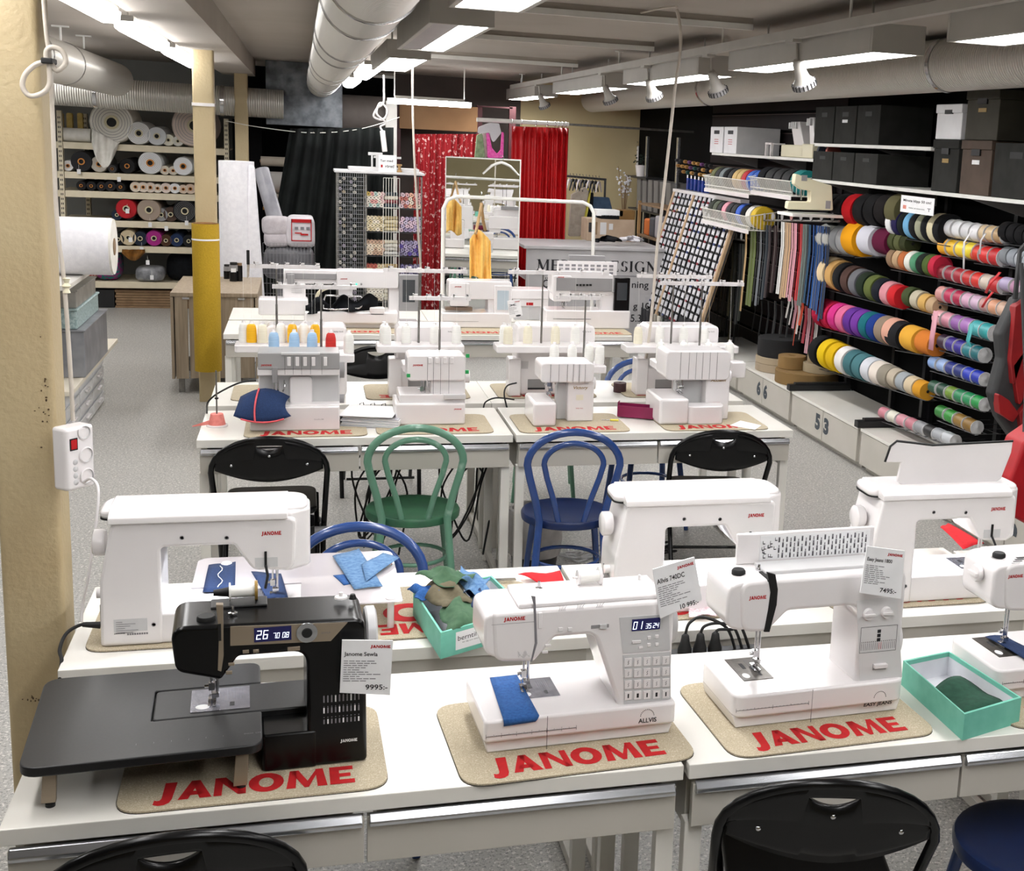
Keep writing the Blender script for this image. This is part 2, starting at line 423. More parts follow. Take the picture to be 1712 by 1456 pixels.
# conduits and thin ribs that cross the ceiling
for i, (u, v) in enumerate([(1100, 30), (1060, 77), (1027, 112), (900, 143)]):
 y = at(u, v, z=2.685).y
 struct(MB().box(.66, 2.25, y - .012, y + .012, 2.66, 2.69, M['white']).box(.66, 2.25, y - .004, y + .004, 2.69, CEIL, M['ceiling']).build('trim_%d' % (3 + i), smooth=0))

# ------------------------------------------------------------------ ducts
def duct(name, p0, p1, r, m, label, bands=(), n=32):
 p0, p1 = Vector(p0), Vector(p1)
 o = MB().cyl((0, 0, 0), p1 - p0, r, m, n=n).build(name, loc=p0, smooth=60)
 tag(o, label, 'duct')
 d = (p1 - p0).normalized()
 for t in bands:
  b = MB().cyl(d * t, d * (t + .035), r + .006, M['chrome'], n=n).build('joint_band', parent=o, smooth=60)
 return o
dy = duct_mat('spiral duct along y', 'Y'); dx = duct_mat('spiral duct along x', 'X')
duct('spiral_duct', (.235, -3.0, 2.55), (.205, 14.25, 2.52), .152, dy, 'silver spiral duct in the middle of the ceiling, running back to the mottled steel box', [7.2, 7.95, 9.6, 10.3, 12.4, 13.2, 15.2, 16])
duct('spiral_duct', (3.35, -3.0, 2.57), (3.35, 15.2, 2.535), .142, dy, 'long silver spiral duct on the right behind the lamp row', [7.55, 9.3, 13.5])
duct('spiral_duct', (-1.76, -3.0, 2.53), (-1.76, 13.9, 2.42), .16, dy, 'silver spiral duct on the far left above the fabric shelves', [12.6, 13.9])
duct('cross_duct', (-4.4, 14.15, 2.31), (-.18, 14.15, 2.27), .148, dx, 'dull duct crossing behind the pillars above the fabric shelves', [2.4, 3.6])
duct('cross_duct', (.41, 14.6, 2.22), (1.0, 14.6, 2.22), .2, M['darkduct'], 'dark grey duct leaving the steel box to the right')
pb = MB().box(-.36, .42, 14.3, 14.95, 2.06, 2.72, M['galv'])
tag(pb.build('plenum_box', smooth=0, bevel=.006), 'mottled galvanised steel box where the ducts meet above the black curtain', 'duct box')
for k, (px, py, w) in enumerate([(172, 0, 0)]): pass
# hangers of the left duct
for y in (10.9, 12.0):
 t = thing('duct_hanger', (-1.76, y, 2.72), 'white clamp hanging the left duct from the ceiling, the %s of two' % ('nearer' if y < 11 else 'farther'), 'duct hanger')
 MB().box(-.06, .06, -.02, .02, -.012, 0, M['white']).build('plate', parent=t)
 MB().cyl((0, 0, -.012), (0, 0, -.11), .008, M['white'], n=8).build('rod', parent=t)

# ------------------------------------------------------------------ ceiling lamps
def troffer(x0, x1, y0, y1, label, group=None, half=False, z=2.45, h=.13):
 t = thing('ceiling_lamp', ((x0 + x1) / 2, (y0 + y1) / 2, z), label, 'ceiling lamp', group)
 a, b = (x1 - x0) / 2, (y1 - y0) / 2
 mb = MB()
 mb.box(-a, a, -b, -b + .02, 0, h, M['fixture']).box(-a, a, b - .02, b, 0, h, M['fixture'])
 mb.box(-a, -a + .02, -b + .02, b - .02, 0, h, M['fixture']).box(a - .02, a, -b + .02, b - .02, 0, h, M['fixture'])
 mb.box(-a + .02, a - .02, -b + .02, b - .02, h - .01, h, M['fixture'])
 mb.build('housing', parent=t, smooth=0, bevel=.003)
 if half:
  MB().box(-a + .02, -.005, -b + .03, b - .03, .004, .012, M['plastic3']).build('grey_panel', parent=t, smooth=0)
  MB().box(0, a - .02, -b + .03, b - .03, .002, .012, M['tube']).build('diffuser', parent=t, smooth=0)
 else:
  MB().box(-a + .015, a - .015, -b + .025, b - .025, .002, .012, M['tube']).build('diffuser', parent=t, smooth=0)
 for s in (-1, 1):
  MB().cyl((0, s * b * .7, h), (0, s * b * .7, CEIL - z), .006, M['white'], n=8).build('hanging_rod', parent=t)
 return t
gl = 'lamps along the right hand rail'
rr = [(13.2, 15.1, 'farthest of the boxed lamps along the right hand rail'), (10.1, 12.2, 'second farthest boxed lamp along the right hand rail'),
      (7.5, 9.4, 'middle boxed lamp along the right hand rail, above the zipper wall'), (5.03, 6.93, 'long boxed lamp on the right hand rail with its near end in view'),
      (2.5, 4.38, 'boxed lamp in the top right corner, cut by the frame'), (0, 1.9, 'boxed lamp of the right hand row overhead')]
for a, b, l in rr: troffer(2.295, 2.54, a, b, l, gl, z=2.48, h=.12)
gm = 'lamps beside the middle duct'
for a, b, l, hf in [(2.45, 4.22, 'bright square lamp at the top edge beside the middle duct', False), (4.86, 6.53, 'deep boxed lamp, half grey panel and half lit', True), (7.31, 8.95, 'flat boxed lamp with two lit tubes', False),
     (0.0, 1.75, 'boxed lamp of the middle row overhead', False)]:
 troffer(.45, .69, a, b, l, gm, hf, h=.17 if hf else .1)
def strip(x0, x1, y0, y1, z, label, group=None, axis='y'):
 t = thing('strip_lamp', ((x0 + x1) / 2, (y0 + y1) / 2, z), label, 'ceiling lamp', group)
 a, b = (x1 - x0) / 2, (y1 - y0) / 2
 MB().box(-a * .8, a * .8, -b, b, .055, .085, M['fixture']).build('housing', parent=t, smooth=0)
 prof = [(-a, .055), (-a * .9, .02), (-a * .5, .003), (a * .5, .003), (a * .9, .02), (a, .055)]
 if axis == 'y': MB().prism(prof, -b + .02, b - .02, M['tube'], plane='xz').build('diffuser', parent=t, smooth=50)
 else:
  prof = [(-b, .055), (-b * .9, .02), (-b * .5, .003), (b * .5, .003), (b * .9, .02), (b, .055)]
  MB().prism(prof, -a + .02, a - .02, M['tube'], plane='yz').build('diffuser', parent=t, smooth=50)
 for s in (-1, 1):
  p = (0, s * b * .8, .085) if axis == 'y' else (s * a * .8, 0, .085)
  MB().cyl(p, (p[0], p[1], CEIL - z), .006, M['white'], n=8).build('hanging_rod', parent=t)
 return t
strip(.42, .56, 9.6, 11.2, 2.46, 'short lit tube lamp just beyond the flat boxed lamp', gm)
strip(.40, .53, 12.2, 13.6, 2.46, 'smallest lit tube lamp of the middle row, last before the steel box', gm)
gb = 'lamps along the left of the beam'
for a, b, l in [(4.4, 6.75, 'lit strip lamp at the top left edge beside the beam'), (7.3, 9.1, 'lit strip lamp left of the beam, between the near one and the pillar'), (9.6, 11.7, 'lit strip lamp left of the beam, farthest and partly behind the yellow-wrapped pillar'),
    (1.6, 3.8, 'strip lamp left of the beam overhead')]:
 strip(-.93, -.82, a, b, 2.49, l, gb)
for a, xx in ((3.0, -3), (6.5, -3), (9.6, -3), (12.2, -2.75), (12.2, -3.4)):  # unseen lamps; the farthest ones are added to brighten the fabric shelves
 strip(xx, xx + .14, a, a + 1.6, 2.49, 'unseen strip lamp over the left aisle', 'unseen lamps over the left aisle')
pa, pb_ = at(645, 168, y=13.4), at(790, 170, y=13.4)
strip(pa.x, pb_.x, 13.33, 13.47, pa.z - .03, 'long lit tube lamp running crossways above the fitting area', None, axis='x')

# rail with hanging rods and spot lights
t = thing('lamp_rail', (2.262, 0, 2.58), 'long white rail hung under the ceiling carrying the spot lights', 'lighting rail')
MB().box(-.02, .02, -3.0, 14.5, 0, .045, M['fixture']).build('rail', parent=t, smooth=0)
for y in (1.2, 3.4, 5.2, 6.95, 9.4, 11.6, 13.8):
 MB().cyl((0, y, .045), (0, y, CEIL - 2.58), .007, M['white'], n=8).box(-.03, .03, y - .02, y + .02, CEIL - 2.588, CEIL - 2.58, M['white']).build('rod', parent=t)
def spot(y, label, tilt):
 t = thing('spot_light', (2.262, y, 2.58), label, 'spot light', 'spot lights on the rail')
 MB().box(-.02, .03, -.05, .05, -.015, 0, M['fixture']).cyl((.02, 0, -.012), (.03, 0, -.10), .008, M['fixture'], n=8).build('arm', parent=t)
 T = Matrix.Translation((.03, 0, -.10)) @ Matrix.Rotation(tilt, 4, 'Y') @ Matrix.Rotation(R(15), 4, 'X')
 MB().lathe([(.0, .012), (.02, .008), (.028, -.01), (.03, -.06), (.036, -.085), (.05, -.105)], M['fixture'], T=T).build('lamp_body', parent=t, smooth=50)
 rim = MB().lathe([(.05, -.105), (.058, -.112), (.06, -.135), (.054, -.137), (.05, -.12), (0, -.118)], M['plastic3'], T=T)
 for k in range(18):
  a = k * PI / 9
  rim.box(.0495, .0615, -.002, .002, -.134, -.108, M['rubber'], T=T @ Matrix.Rotation(a, 4, 'Z'))
 rim.build('rim', parent=t)
for (u, v), l in zip([(1325, 80), (1183, 100), (1078, 118), (1006, 130), (898, 150)],
                     ['nearest spot light on the rail, largest', 'second nearest spot light on the rail', 'third spot light on the rail', 'fourth spot light on the rail, above the red curtain', 'farthest and smallest spot light on the rail']):
 spot(at(u, v, x=2.262).y, l, R(-28))

# ------------------------------------------------------------------ far end of the room
def board(name, u0, v0, u1, v1, y, m, label, cat, th=.03):
 a, b = at(u0, v0, y=y), at(u1, v1, y=y)
 return tag(MB().box(a.x, b.x, y, y + th, b.z, a.z, m).build(name, smooth=0, bevel=.003), label, cat)
board('tan_panel', 668, 172, 798, 221, 14.97, mat('tan board', 'a98056', rough=.6, noise=(3, 3), col2='9c754d'), 'tan board across the top of the fitting room opening', 'panel')
fr = MB(); mar = mat('maroon painted frame', '45171d', rough=.5, noise=(9, 2), col2='4d1b21')
for (a, b, c, d) in [(662, 172, 668, 470), (797, 178, 802, 420), (852, 178, 857, 420), (797, 176, 857, 182)]:
 p, q = at(a, b, y=15.0), at(c, d, y=15.0)
 fr.box(p.x, q.x, 15.0, 15.06, min(q.z, p.z), p.z, mar)
struct(fr.build('door_1', smooth=0))
p = at(645, 168, y=14.3); q = at(662, 470, y=14.3)
tag(MB().box(p.x, q.x, 14.3, 14.38, 0, p.z, M['white']).build('white_post', smooth=0, bevel=.004), 'tall white panel standing between the black curtain and the fitting rooms', 'post')
slab('wall_back', at(660, 200, y=15.6).x, 2.549, 15.6, 15.66, 0, CEIL, mat('dim brown wall', '4b423d', rough=.8, noise=(3, 3), col2='443c38'))
slab('wall_recess', -.75, at(660, 200, y=15.6).x, 15.9, 16.0, 0, CEIL, M['darkwall'])
slab('door_2', at(393, 480, y=14.95).x, at(437, 200, y=14.95).x, 14.95, 15.0, 0, 2.1, M['darkwall'])
slab('baseboard_far', 2.56, 4.01, 15.585, 15.599, 0, .08, M['cream'])
# ------------------------------------------------------------------ desks
DW, DD, DZ = 1.318, .58, .76
def make_desk():
 t = thing('desk', (0, 0, 0), 'desk', 'desk')
 MB().box(0, DW, 0, DD, DZ - .034, DZ, M['lam']).build('tabletop', parent=t, smooth=0, bevel=.002)
 for k in (0, 1):
  x0 = .012 + k * (DW / 2 - .01); x1 = x0 + DW / 2 - .016
  d = MB().box(x0, x1, .004, .022, .612, .712, M['lamdull']).box(x0 + .02, x1 - .02, .022, .45, .62, .70, M['lamdull']).build('drawer', parent=t, smooth=0, bevel=.0015)
  MB().prism([(-.012, .706), (-.012, .698), (-.004, .693), (.006, .6925), (.006, .72), (-.002, .72)], x0 + .004, x1 - .004, M['alu'], plane='yz').build('handle', parent=d, smooth=0, bevel=.002)
 MB().box(.03, DW - .03, DD - .03, DD - .012, .61, .726, M['lamdull']).build('back_panel', parent=t, smooth=0)
 for x in (.006, DW - .046):
  for y in (.028, DD - .06):
   MB().box(x, x + .04, y, y + .032, 0, .612 if y < .1 else .726, M['lam']).build('leg', parent=t, smooth=0, bevel=.002)
  MB().box(x + .008, x + .032, .06, DD - .06, .02, .055, M['lamdull']).build('foot_rail', parent=t, smooth=0, bevel=.002)
  MB().box(x + .008, x + .032, .06, DD - .06, .58, .726, M['lamdull']).build('side_panel', parent=t, smooth=0, bevel=.002)
 return t
D0 = make_desk(); used = [False]
def desk(x, y, label, flip=False):
 if not used[0]:
  used[0] = True; o = D0
 else: o = dup(D0)
 o.location = (x + DW, y + DD, 0) if flip else (x, y, 0)
 o.rotation_euler = (0, 0, PI if flip else 0)
 o['label'] = label; o['group'] = 'white two drawer desks'
desk(-.545, 2.37, 'white desk in the front row carrying the black sewing machine')
desk(.785, 2.37, 'white desk in the front row under the dial sewing machine and the mint box')
desk(2.115, 2.37, 'white desk cut by the right edge of the frame in the front row')
desk(-.566, 3.10, 'white desk under the rear-facing machine with the clear extension table', True)
desk(.764, 3.10, 'white desk under the rear-facing machine beside the Allvis price card', True)
desk(2.10, 3.06, 'white desk at the right edge behind the front row', True)
desk(-.428, 5.43, 'white desk with the grey overlocker and the ring binder, left of the middle row')
desk(.905, 5.43, 'white desk with the two lit overlockers, right of the middle row')
desk(-.427, 6.115, 'white desk behind the ring binder, under two rear-facing overlockers', True)
desk(.893, 6.115, 'white desk behind the lit overlockers, under two rear-facing overlockers', True)
desk(-.48, 8.28, 'white desk under the large embroidery machine in the rear row')
desk(.842, 8.28, 'white desk under the two computer sewing machines in the rear row')
desk(-.48, 8.92, 'white desk farthest back behind the embroidery machine', True)
desk(.842, 8.92, 'white desk farthest back under the white case with a grey tray', True)

# ------------------------------------------------------------------ felt mats with the maker's name
MW, MD = .51, .385
def make_mat(back=False):
 mb = MB(); mb.prism(rrect(-MW / 2, MW / 2, 0, MD, .055, 7), .0012, .005, M['felt'], plane='xy')
 mb.prism(rrect(-MW / 2 - .0008, MW / 2 + .0008, -.0008, MD + .0008, .055, 7), 0, .0012, M['rubber'], plane='xy')
 janome(mb, (-.19, MD - .10 if back else .03, .005), (1, 0, 0), (0, 1, 0), M['red'], .38, .072, lift=.0006)
 if back == 2:
  for q in o_poly(): mb.add([(.03 + a * .11, .14 + b * .13, .0056) for a, b in q], [tuple(range(len(q)))], M['red'])
  mb.box(-.06, -.015, .14, .27, .005, .0056, M['red']).box(-.12, -.015, .14, .17, .005, .0056, M['red'])
 return mb.build('felt_mat', smooth=0)
MG = 'beige felt mats with red lettering'
m0 = tag(make_mat(), 'x', 'mat', MG); m1 = tag(make_mat(True), 'x', 'mat', MG); m2 = tag(make_mat(2), 'x', 'mat', MG)
def fmat(x, y, rz, label, first={}):
 src = m0 if abs(rz) < 1 else (m2 if 'clear' in label else m1)
 o = dup(src) if src.name in first else src
 first[src.name] = 1
 o.location = (x, y, DZ); o.rotation_euler = (0, 0, rz); o['label'] = label
fmat(-.095, 2.385, R(1), 'beige felt mat under the black sewing machine')
fmat(.56, 2.375, R(3.5), 'beige felt mat with red lettering in front of the Allvis machine')
fmat(1.14, 2.385, R(3.2), 'beige felt mat with red lettering in front of the dial machine')
fmat(1.835, 2.385, R(0), 'beige felt mat partly hidden behind the mint box at the right edge')
fmat(-.27, 3.58, R(180), 'beige felt mat under the rear-facing machine at the pillar')
fmat(.37, 3.545, R(181), 'beige felt mat between the clear extension table and the mint scrap box')
fmat(1.03, 3.56, R(180), 'beige felt mat under the middle rear-facing machine, a pink scrap on it')
fmat(1.72, 3.55, R(180), 'beige felt mat under the rear-facing machine with the raised lid, its words upside down')
fmat(.01, 5.45, 0, 'beige felt mat under the grey overlocker with blue cloth')
fmat(.56, 5.465, 0, 'beige felt mat under the plain white overlocker beside the binder')
fmat(1.185, 5.45, 0, 'beige felt mat under the smaller lit overlocker, yellow seam tool on it')
fmat(1.86, 5.445, 0, 'beige felt mat at the right end of the middle row with a slip of paper')
for i, x in enumerate((-.08, .55, 1.2, 1.86)):
 fmat(x, 6.60, R(180), ['beige felt mat under the rear-facing overlocker with coloured cones', 'beige felt mat under the rear-facing overlocker behind the plain white one', 'beige felt mat behind the smaller lit overlocker', 'beige felt mat behind the larger lit overlocker'][i])
fmat(.35, 8.31, 0, 'beige felt mat under the large embroidery machine')
fmat(1.12, 8.31, 0, 'beige felt mat under the touch screen machine in the rear row')
fmat(1.92, 8.31, 0, 'beige felt mat under the machine with the tall black screen')

# ------------------------------------------------------------------ folding chairs
def make_folding():
 t = thing('folding_chair', (0, 0, 0), 'x', 'chair', 'black folding chairs')
 b = M['blackp']
 def arc(x): return .635 + .155 * math.sqrt(max(0, 1 - (x / .232) ** 2))
 pts = [(-.215, .21, 0), (-.22, .10, .28), (-.226, -.12, .5)]
 for k in range(17):
  a = PI - PI * k / 16
  x = .232 * math.cos(a); z = .635 + .155 * math.sin(a)
  pts.append((x, -.18 - .05 * (z - .5) / .29 - .035 * (1 - (x / .232) ** 2), z))
 pts += [(.226, -.12, .5), (.22, .10, .28), (.215, .21, 0)]
 MB().tube(pts, .0125, b, n=10).build('frame', parent=t, smooth=60)
 for s in (-1, 1):
  MB().tube([(s * .19, .17, .43), (s * .19, .03, .3), (s * .195, -.2, 0)], .011, b, n=8).build('rear_leg', parent=t, smooth=60)
  MB().cyl((s * .18, .02, .3), (s * .235, .02, .3), .018, M['plastic3'], n=10).build('hinge', parent=t, smooth=60)
 MB().tube([(-.19, .17, .1), (.19, .17, .1)], .008, b, n=8).tube([(-.19, -.14, .085), (.19, -.14, .085)], .008, b, n=8).build('crossbar', parent=t, smooth=60)
 st = MB().prism(rrect(-.19, .19, -.16, .22, .07, 6), .425, .455, b, plane='xy')
 st.build('seat', parent=t, smooth=40, bevel=.009, seg=3)
 bk = MB(); n = 40
 def yy(x, z): return -.185 - .05 * (z - .5) / .29 - .035 * (1 - (x / .232) ** 2)
 def bot(x):
  q = x / .2
  return .60 + .042 * (abs(q) ** 1.8)
 def hole(x):
  if abs(x) > .058: return ((bot(x) + arc(x)) / 2,) * 2
  q = (x / .058) ** 2
  return (.760 - .022 * (1 - q), .7605 + .002 * (1 - q))
 vs = []; fs = []; K = 4
 for i in range(n + 1):
  x = -.214 + .428 * i / n; h0, h1 = hole(x)
  for za, zb in ((bot(x), h0), (h1, arc(x))):
   for j in range(K + 1):
    z = za + (zb - za) * j / K; vs.append((x, yy(x, z), z))
 w = 2 * (K + 1)
 for i in range(n):
  inside = abs(-.214 + .428 * (i + .5) / n) < .058
  for j in range(w - 1):
   if j == K and inside: continue
   fs.append((i * w + j, (i + 1) * w + j, (i + 1) * w + j + 1, i * w + j + 1))
 bk.add(vs, fs, b)
 bk.build('backrest', parent=t, smooth=60, solid=.012)
 for x, z in ((-.15, .672), (0, .715), (.15, .672)):
  MB().lathe([(0, 0), (.005, .001), (.006, .003)], M['chrome'], n=10).build('screw', parent=t, loc=(x, yy(x, z) - .0085, z), rot=(R(-90), 0, 0), smooth=60)
 return t
F0 = make_folding(); f_first = [True]
def folding(x, y, rz, label):
 o = F0 if f_first[0] else dup(F0)
 f_first[0] = False
 o.location = (x, y, 0); o.rotation_euler = (0, 0, rz); o['label'] = label
c = at(450, 731, z=.79); folding(c.x, c.y + .24, R(0), 'black folding chair at the grey overlocker, left of the green chair')
c = at(1222, 720, z=.79); folding(c.x, c.y + .24, R(-8), 'black folding chair at the right end of the middle row')
c = at(272, 1391, z=.79); folding(c.x, c.y + .24, R(3), 'black folding chair at the bottom left before the black machine')
c = at(1440, 1299, z=.79); folding(c.x, c.y + .24, R(-14), 'black folding chair at the bottom right below the dial machine')
folding(.42, 7.35, R(180), 'black folding chair behind the plain white overlocker, facing us')

# ------------------------------------------------------------------ bentwood style chairs
def make_bentwood(m, seatm):
 t = thing('bentwood_chair', (0, 0, 0), 'x', 'chair')
 def loop(wb, wt, zt, lean, n=18, hw=None):
  pts = []
  prof = [(.46, wb), (.56, wb + (wt - wb) * .35), (.66, wb + (wt - wb) * .8), (zt - wt * .75, wt)]
  for z, w in prof: pts.append((-w, z))
  for k in range(1, n):
   a = PI - PI * k / n; pts.append((wt * math.cos(a) * (1.0), zt - wt * .75 + wt * .75 * math.sin(a)))
  for z, w in reversed(prof): pts.append((w, z))
  return [(x, -.175 - lean * (z - .45), z) for x, z in pts]
 outer = loop(.135, .195, .865, .16)
 legs = [(-.17, -.25, 0), (-.155, -.21, .2)]
 MB().tube(legs + [(-.14, -.185, .4)] + outer + [(.14, -.185, .4), (.155, -.21, .2), (.17, -.25, 0)], .0165, m, n=12).build('outer_bow', parent=t, smooth=60)
 MB().tube([(-.052, -.172, .44)] + loop(.055, .125, .815, .16) + [(.052, -.172, .44)], .0125, m, n=10).build('inner_bow', parent=t, smooth=60)
 MB().lathe([(0, .452), (.165, .452), (.185, .459), (.198, .457), (.203, .447), (.2, .425), (.19, .42), (0, .42)], seatm, n=36).build('seat', parent=t, smooth=50)
 for s in (-1, 1):
  MB().tube([(s * .13, .12, .43), (s * .15, .15, .25), (s * .175, .19, 0)], [.017, .015, .012], m, n=10).build('leg', parent=t, smooth=60)
 ring = [(.145 * math.cos(2 * PI * k / 20), .145 * math.sin(2 * PI * k / 20), .24) for k in range(20)]
 MB().tube(ring, .009, m, n=8, closed=True).build('stretcher_ring', parent=t, smooth=60)
 return t
green = mat('worn green paint', '5d8a73', rough=.35, noise=(14, 5, .60, .72), col2='8aa897', coat=.2)
dgreen = mat('dark green seat', '2c5540', rough=.4, noise=(10, 3), col2='356849')
blue = mat('glossy blue paint', '244078', rough=.25, noise=(9, 2), col2='294782', coat=.3)
dblue = mat('dark blue seat', '12224a', rough=.35, noise=(9, 2), col2='162852')
cg = make_bentwood(green, dgreen); c = at(690, 850, z=.45)
cg.location = (c.x, c.y, 0); cg.rotation_euler = (0, 0, R(-2)); cg['label'] = 'worn green bentwood chair with a round seat'; cg['group'] = 'bentwood chairs'
cb = make_bentwood(blue, dblue); c = at(948, 855, z=.45)
cb.location = (c.x, c.y, 0); cb.rotation_euler = (0, 0, R(-6)); cb['label'] = 'blue bentwood chair with its whole back in view, right of the green chair'; cb['group'] = 'bentwood chairs'
c = at(590, 879, z=.865); dup(cb, (c.x, c.y - .25, 0), 'blue bentwood chair showing only its top bows behind the clear extension table', R(176))
c = at(1735, 1410, z=.45); dup(cb, (c.x, c.y, 0), 'blue bentwood chair cut by the bottom right corner', R(85))
c = at(1075, 606, z=.86); dup(cb, (c.x, c.y - .2, 0), 'blue bentwood chair behind the smaller lit overlocker, only bows in view', R(182))
dup(cg, (1.35, 7.1, 0), 'dark green round seat seen under the middle row between blue chair legs', R(170))

# ------------------------------------------------------------------ numbered white plinth cabinets along the right wall
def plinth(y0, y1, nums, label):
 t = thing('plinth_cabinet', (3.53, y0, 0), label, 'cabinet', 'low numbered cabinets')
 L = y1 - y0; h = .285
 b = MB().box(.02, .5, 0, L, .04, h - .02, M['lamdull']).box(.05, .5, .01, L - .01, 0, .04, M['lamdull'])
 b.build('body', parent=t, smooth=0, bevel=.002)
 MB().box(-.005, .5, 0, L, h - .02, h, M['lam']).build('top', parent=t, smooth=0, bevel=.002)
 for k in (0, 1):
  a = .01 + k * (L / 2 - .005); bb = a + L / 2 - .015
  d = MB().box(0, .02, a, bb, .045, h - .024, M['lamdull'])
  if nums:
   # the wall is seen with +y to the left, so the reading direction is -y
   ch = nums[1 - k]; yy = (a + .125) if k == 1 else (bb - .02)
   write(d, ch, (0, yy, .105), (0, -1, 0), (0, 0, 1), mat('slate digits', '3c444c', rough=.6, noise=(9, 1), col2='40484f'), width=.09, height=.118, bold=.06, lift=.0012)
  d.build('door', parent=t, smooth=0, bevel=.0015)
plinth(8.73, 9.93, '66', 'low white cabinet numbered 66 with rolls of webbing on top')
plinth(7.49, 8.69, '53', 'low white cabinet numbered 53, top bare')
plinth(6.25, 7.45, None, 'low white cabinet mostly hidden behind the raised lid of the machine')
plinth(5.01, 6.21, '99', 'low white cabinet seen in a sliver behind the red backpack')
plinth(9.97, 11.3, None, 'low white cabinet at the foot of the zipper wall')
for y, l in ((8.71, 'black steel foot bar between the 66 and 53 cabinets'), (7.47, 'black steel foot bar before the 53 cabinet, under the striped cord reels')):
 t = thing('foot_bar', (3.5, y, .287), l, 'steel bar', 'black foot bars')
 MB().box(0, .5, -.03, .03, 0, .045, M['blackm']).box(.05, .5, -.02, .02, .045, .06, M['blackm']).build('bar', parent=t, smooth=0, bevel=.003)
 MB().box(.46, .5, -.02, .02, .06, .5, M['blackm']).build('upright', parent=t, smooth=0, bevel=.003)
# ------------------------------------------------------------------ frames on the desks
class Frame:
 """local axes of a thing standing at loc turned by rz; f(u, v, y=d) = local point seen at a photo pixel on one of its faces"""
 def __init__(s, loc, rz=0): s.o = Vector(loc); s.rz = rz
 def __call__(s, u, v, x=None, y=None, z=None):
  c, n = math.cos(s.rz), math.sin(s.rz); r = ray(u, v); o = Vector((0, 0, CZ)) - s.o
  lo = Vector((o.x * c + o.y * n, -o.x * n + o.y * c, o.z)); lr = Vector((r.x * c + r.y * n, -r.x * n + r.y * c, r.z))
  t = (z - lo.z) / lr.z if z is not None else ((y - lo.y) / lr.y if y is not None else (x - lo.x) / lr.x)
  return lo + lr * t
MATZ = DZ + .0055

def needle_unit(t, x, y, ztop, zbed, scale=1.0, lamp=False):
 mb = MB(); s = scale
 mb.cyl((x, y, ztop + .01), (x, y, zbed + .035 * s), .0028 * s, M['chrome'], n=10)
 mb.cyl((x + .011 * s, y + .004, ztop + .01), (x + .011 * s, y + .004, zbed + .018 * s), .0036 * s, M['chrome'], n=10)
 mb.box(x - .006 * s, x + .006 * s, y - .006 * s, y + .006 * s, zbed + .03 * s, zbed + .046 * s, M['chrome'])
 mb.cyl((x - .014 * s, y, zbed + .038 * s), (x - .006 * s, y, zbed + .038 * s), .004 * s, M['chrome'], n=10)
 mb.cyl((x, y, zbed + .035 * s), (x, y, zbed), .0009 * s, M['chrome'], n=6)
 mb.build('needle_bar', parent=t, smooth=50)
 ft = MB()
 ft.box(x - .001 * s, x + .015 * s, y - .004 * s, y + .01 * s, zbed + .012 * s, zbed + .022 * s, M['chrome'])
 ft.prism([(x - .008 * s, y - .022 * s), (x - .002 * s, y - .024 * s), (x - .002 * s, y + .012 * s), (x - .008 * s, y + .012 * s)], zbed + .002, zbed + .004, M['chrome'], plane='xy')
 ft.prism([(x + .002 * s, y - .024 * s), (x + .009 * s, y - .022 * s), (x + .009 * s, y + .012 * s), (x + .002 * s, y + .012 * s)], zbed + .002, zbed + .004, M['chrome'], plane='xy')
 ft.box(x - .008 * s, x + .009 * s, y - .002 * s, y + .012 * s, zbed + .004, zbed + .009 * s, M['chrome'])
 ft.build('presser_foot', parent=t, smooth=0, bevel=.0006)
 lv = MB().tube([(x + .03 * s, y + .03, ztop + .005), (x + .03 * s, y + .032, ztop - .02 * s), (x + .026 * s, y + .01, ztop - .028 * s)], .003 * s, M['chrome'], n=6)
 lv.build('presser_lever', parent=t, smooth=60)
def needle_plate(t, x0, x1, y0, y1, z, dark=False, name='needle_plate'):
 m = M['plate'] if not dark else mat('dark steel plate', '5e5a54', rough=.3, metal=.8, noise=(60, 2), col2='4e4a45')
 mb = MB().box(x0, x1, y0, y1, z, z + .0012, m)
 w, d = x1 - x0, y1 - y0; zt = z + .0013
 for k in range(7): mb.box(x0 + w * (.56 + .05 * k), x0 + w * (.56 + .05 * k) + .0006, y0 + d * .42, y0 + d * .9, zt, zt + .0003, M['greyink'])
 mb.box(x0 + w * .30, x0 + w * .42, y0 + d * .5, y0 + d * .75, zt, zt + .0003, M['ink'])
 mb.box(x0 + w * .66, x0 + w * .74, y0 + d * .16, y0 + d * .32, zt, zt + .0003, M['ink'])
 mb.prism([(x0 + w * (.2 + .12 * math.cos(a)), y0 + d * (.2 + .11 * math.sin(a))) for a in [k * PI / 7 for k in range(14)]], zt, zt + .0004, M['paper'], plane='xy')
 return mb.build(name, parent=t, smooth=0)
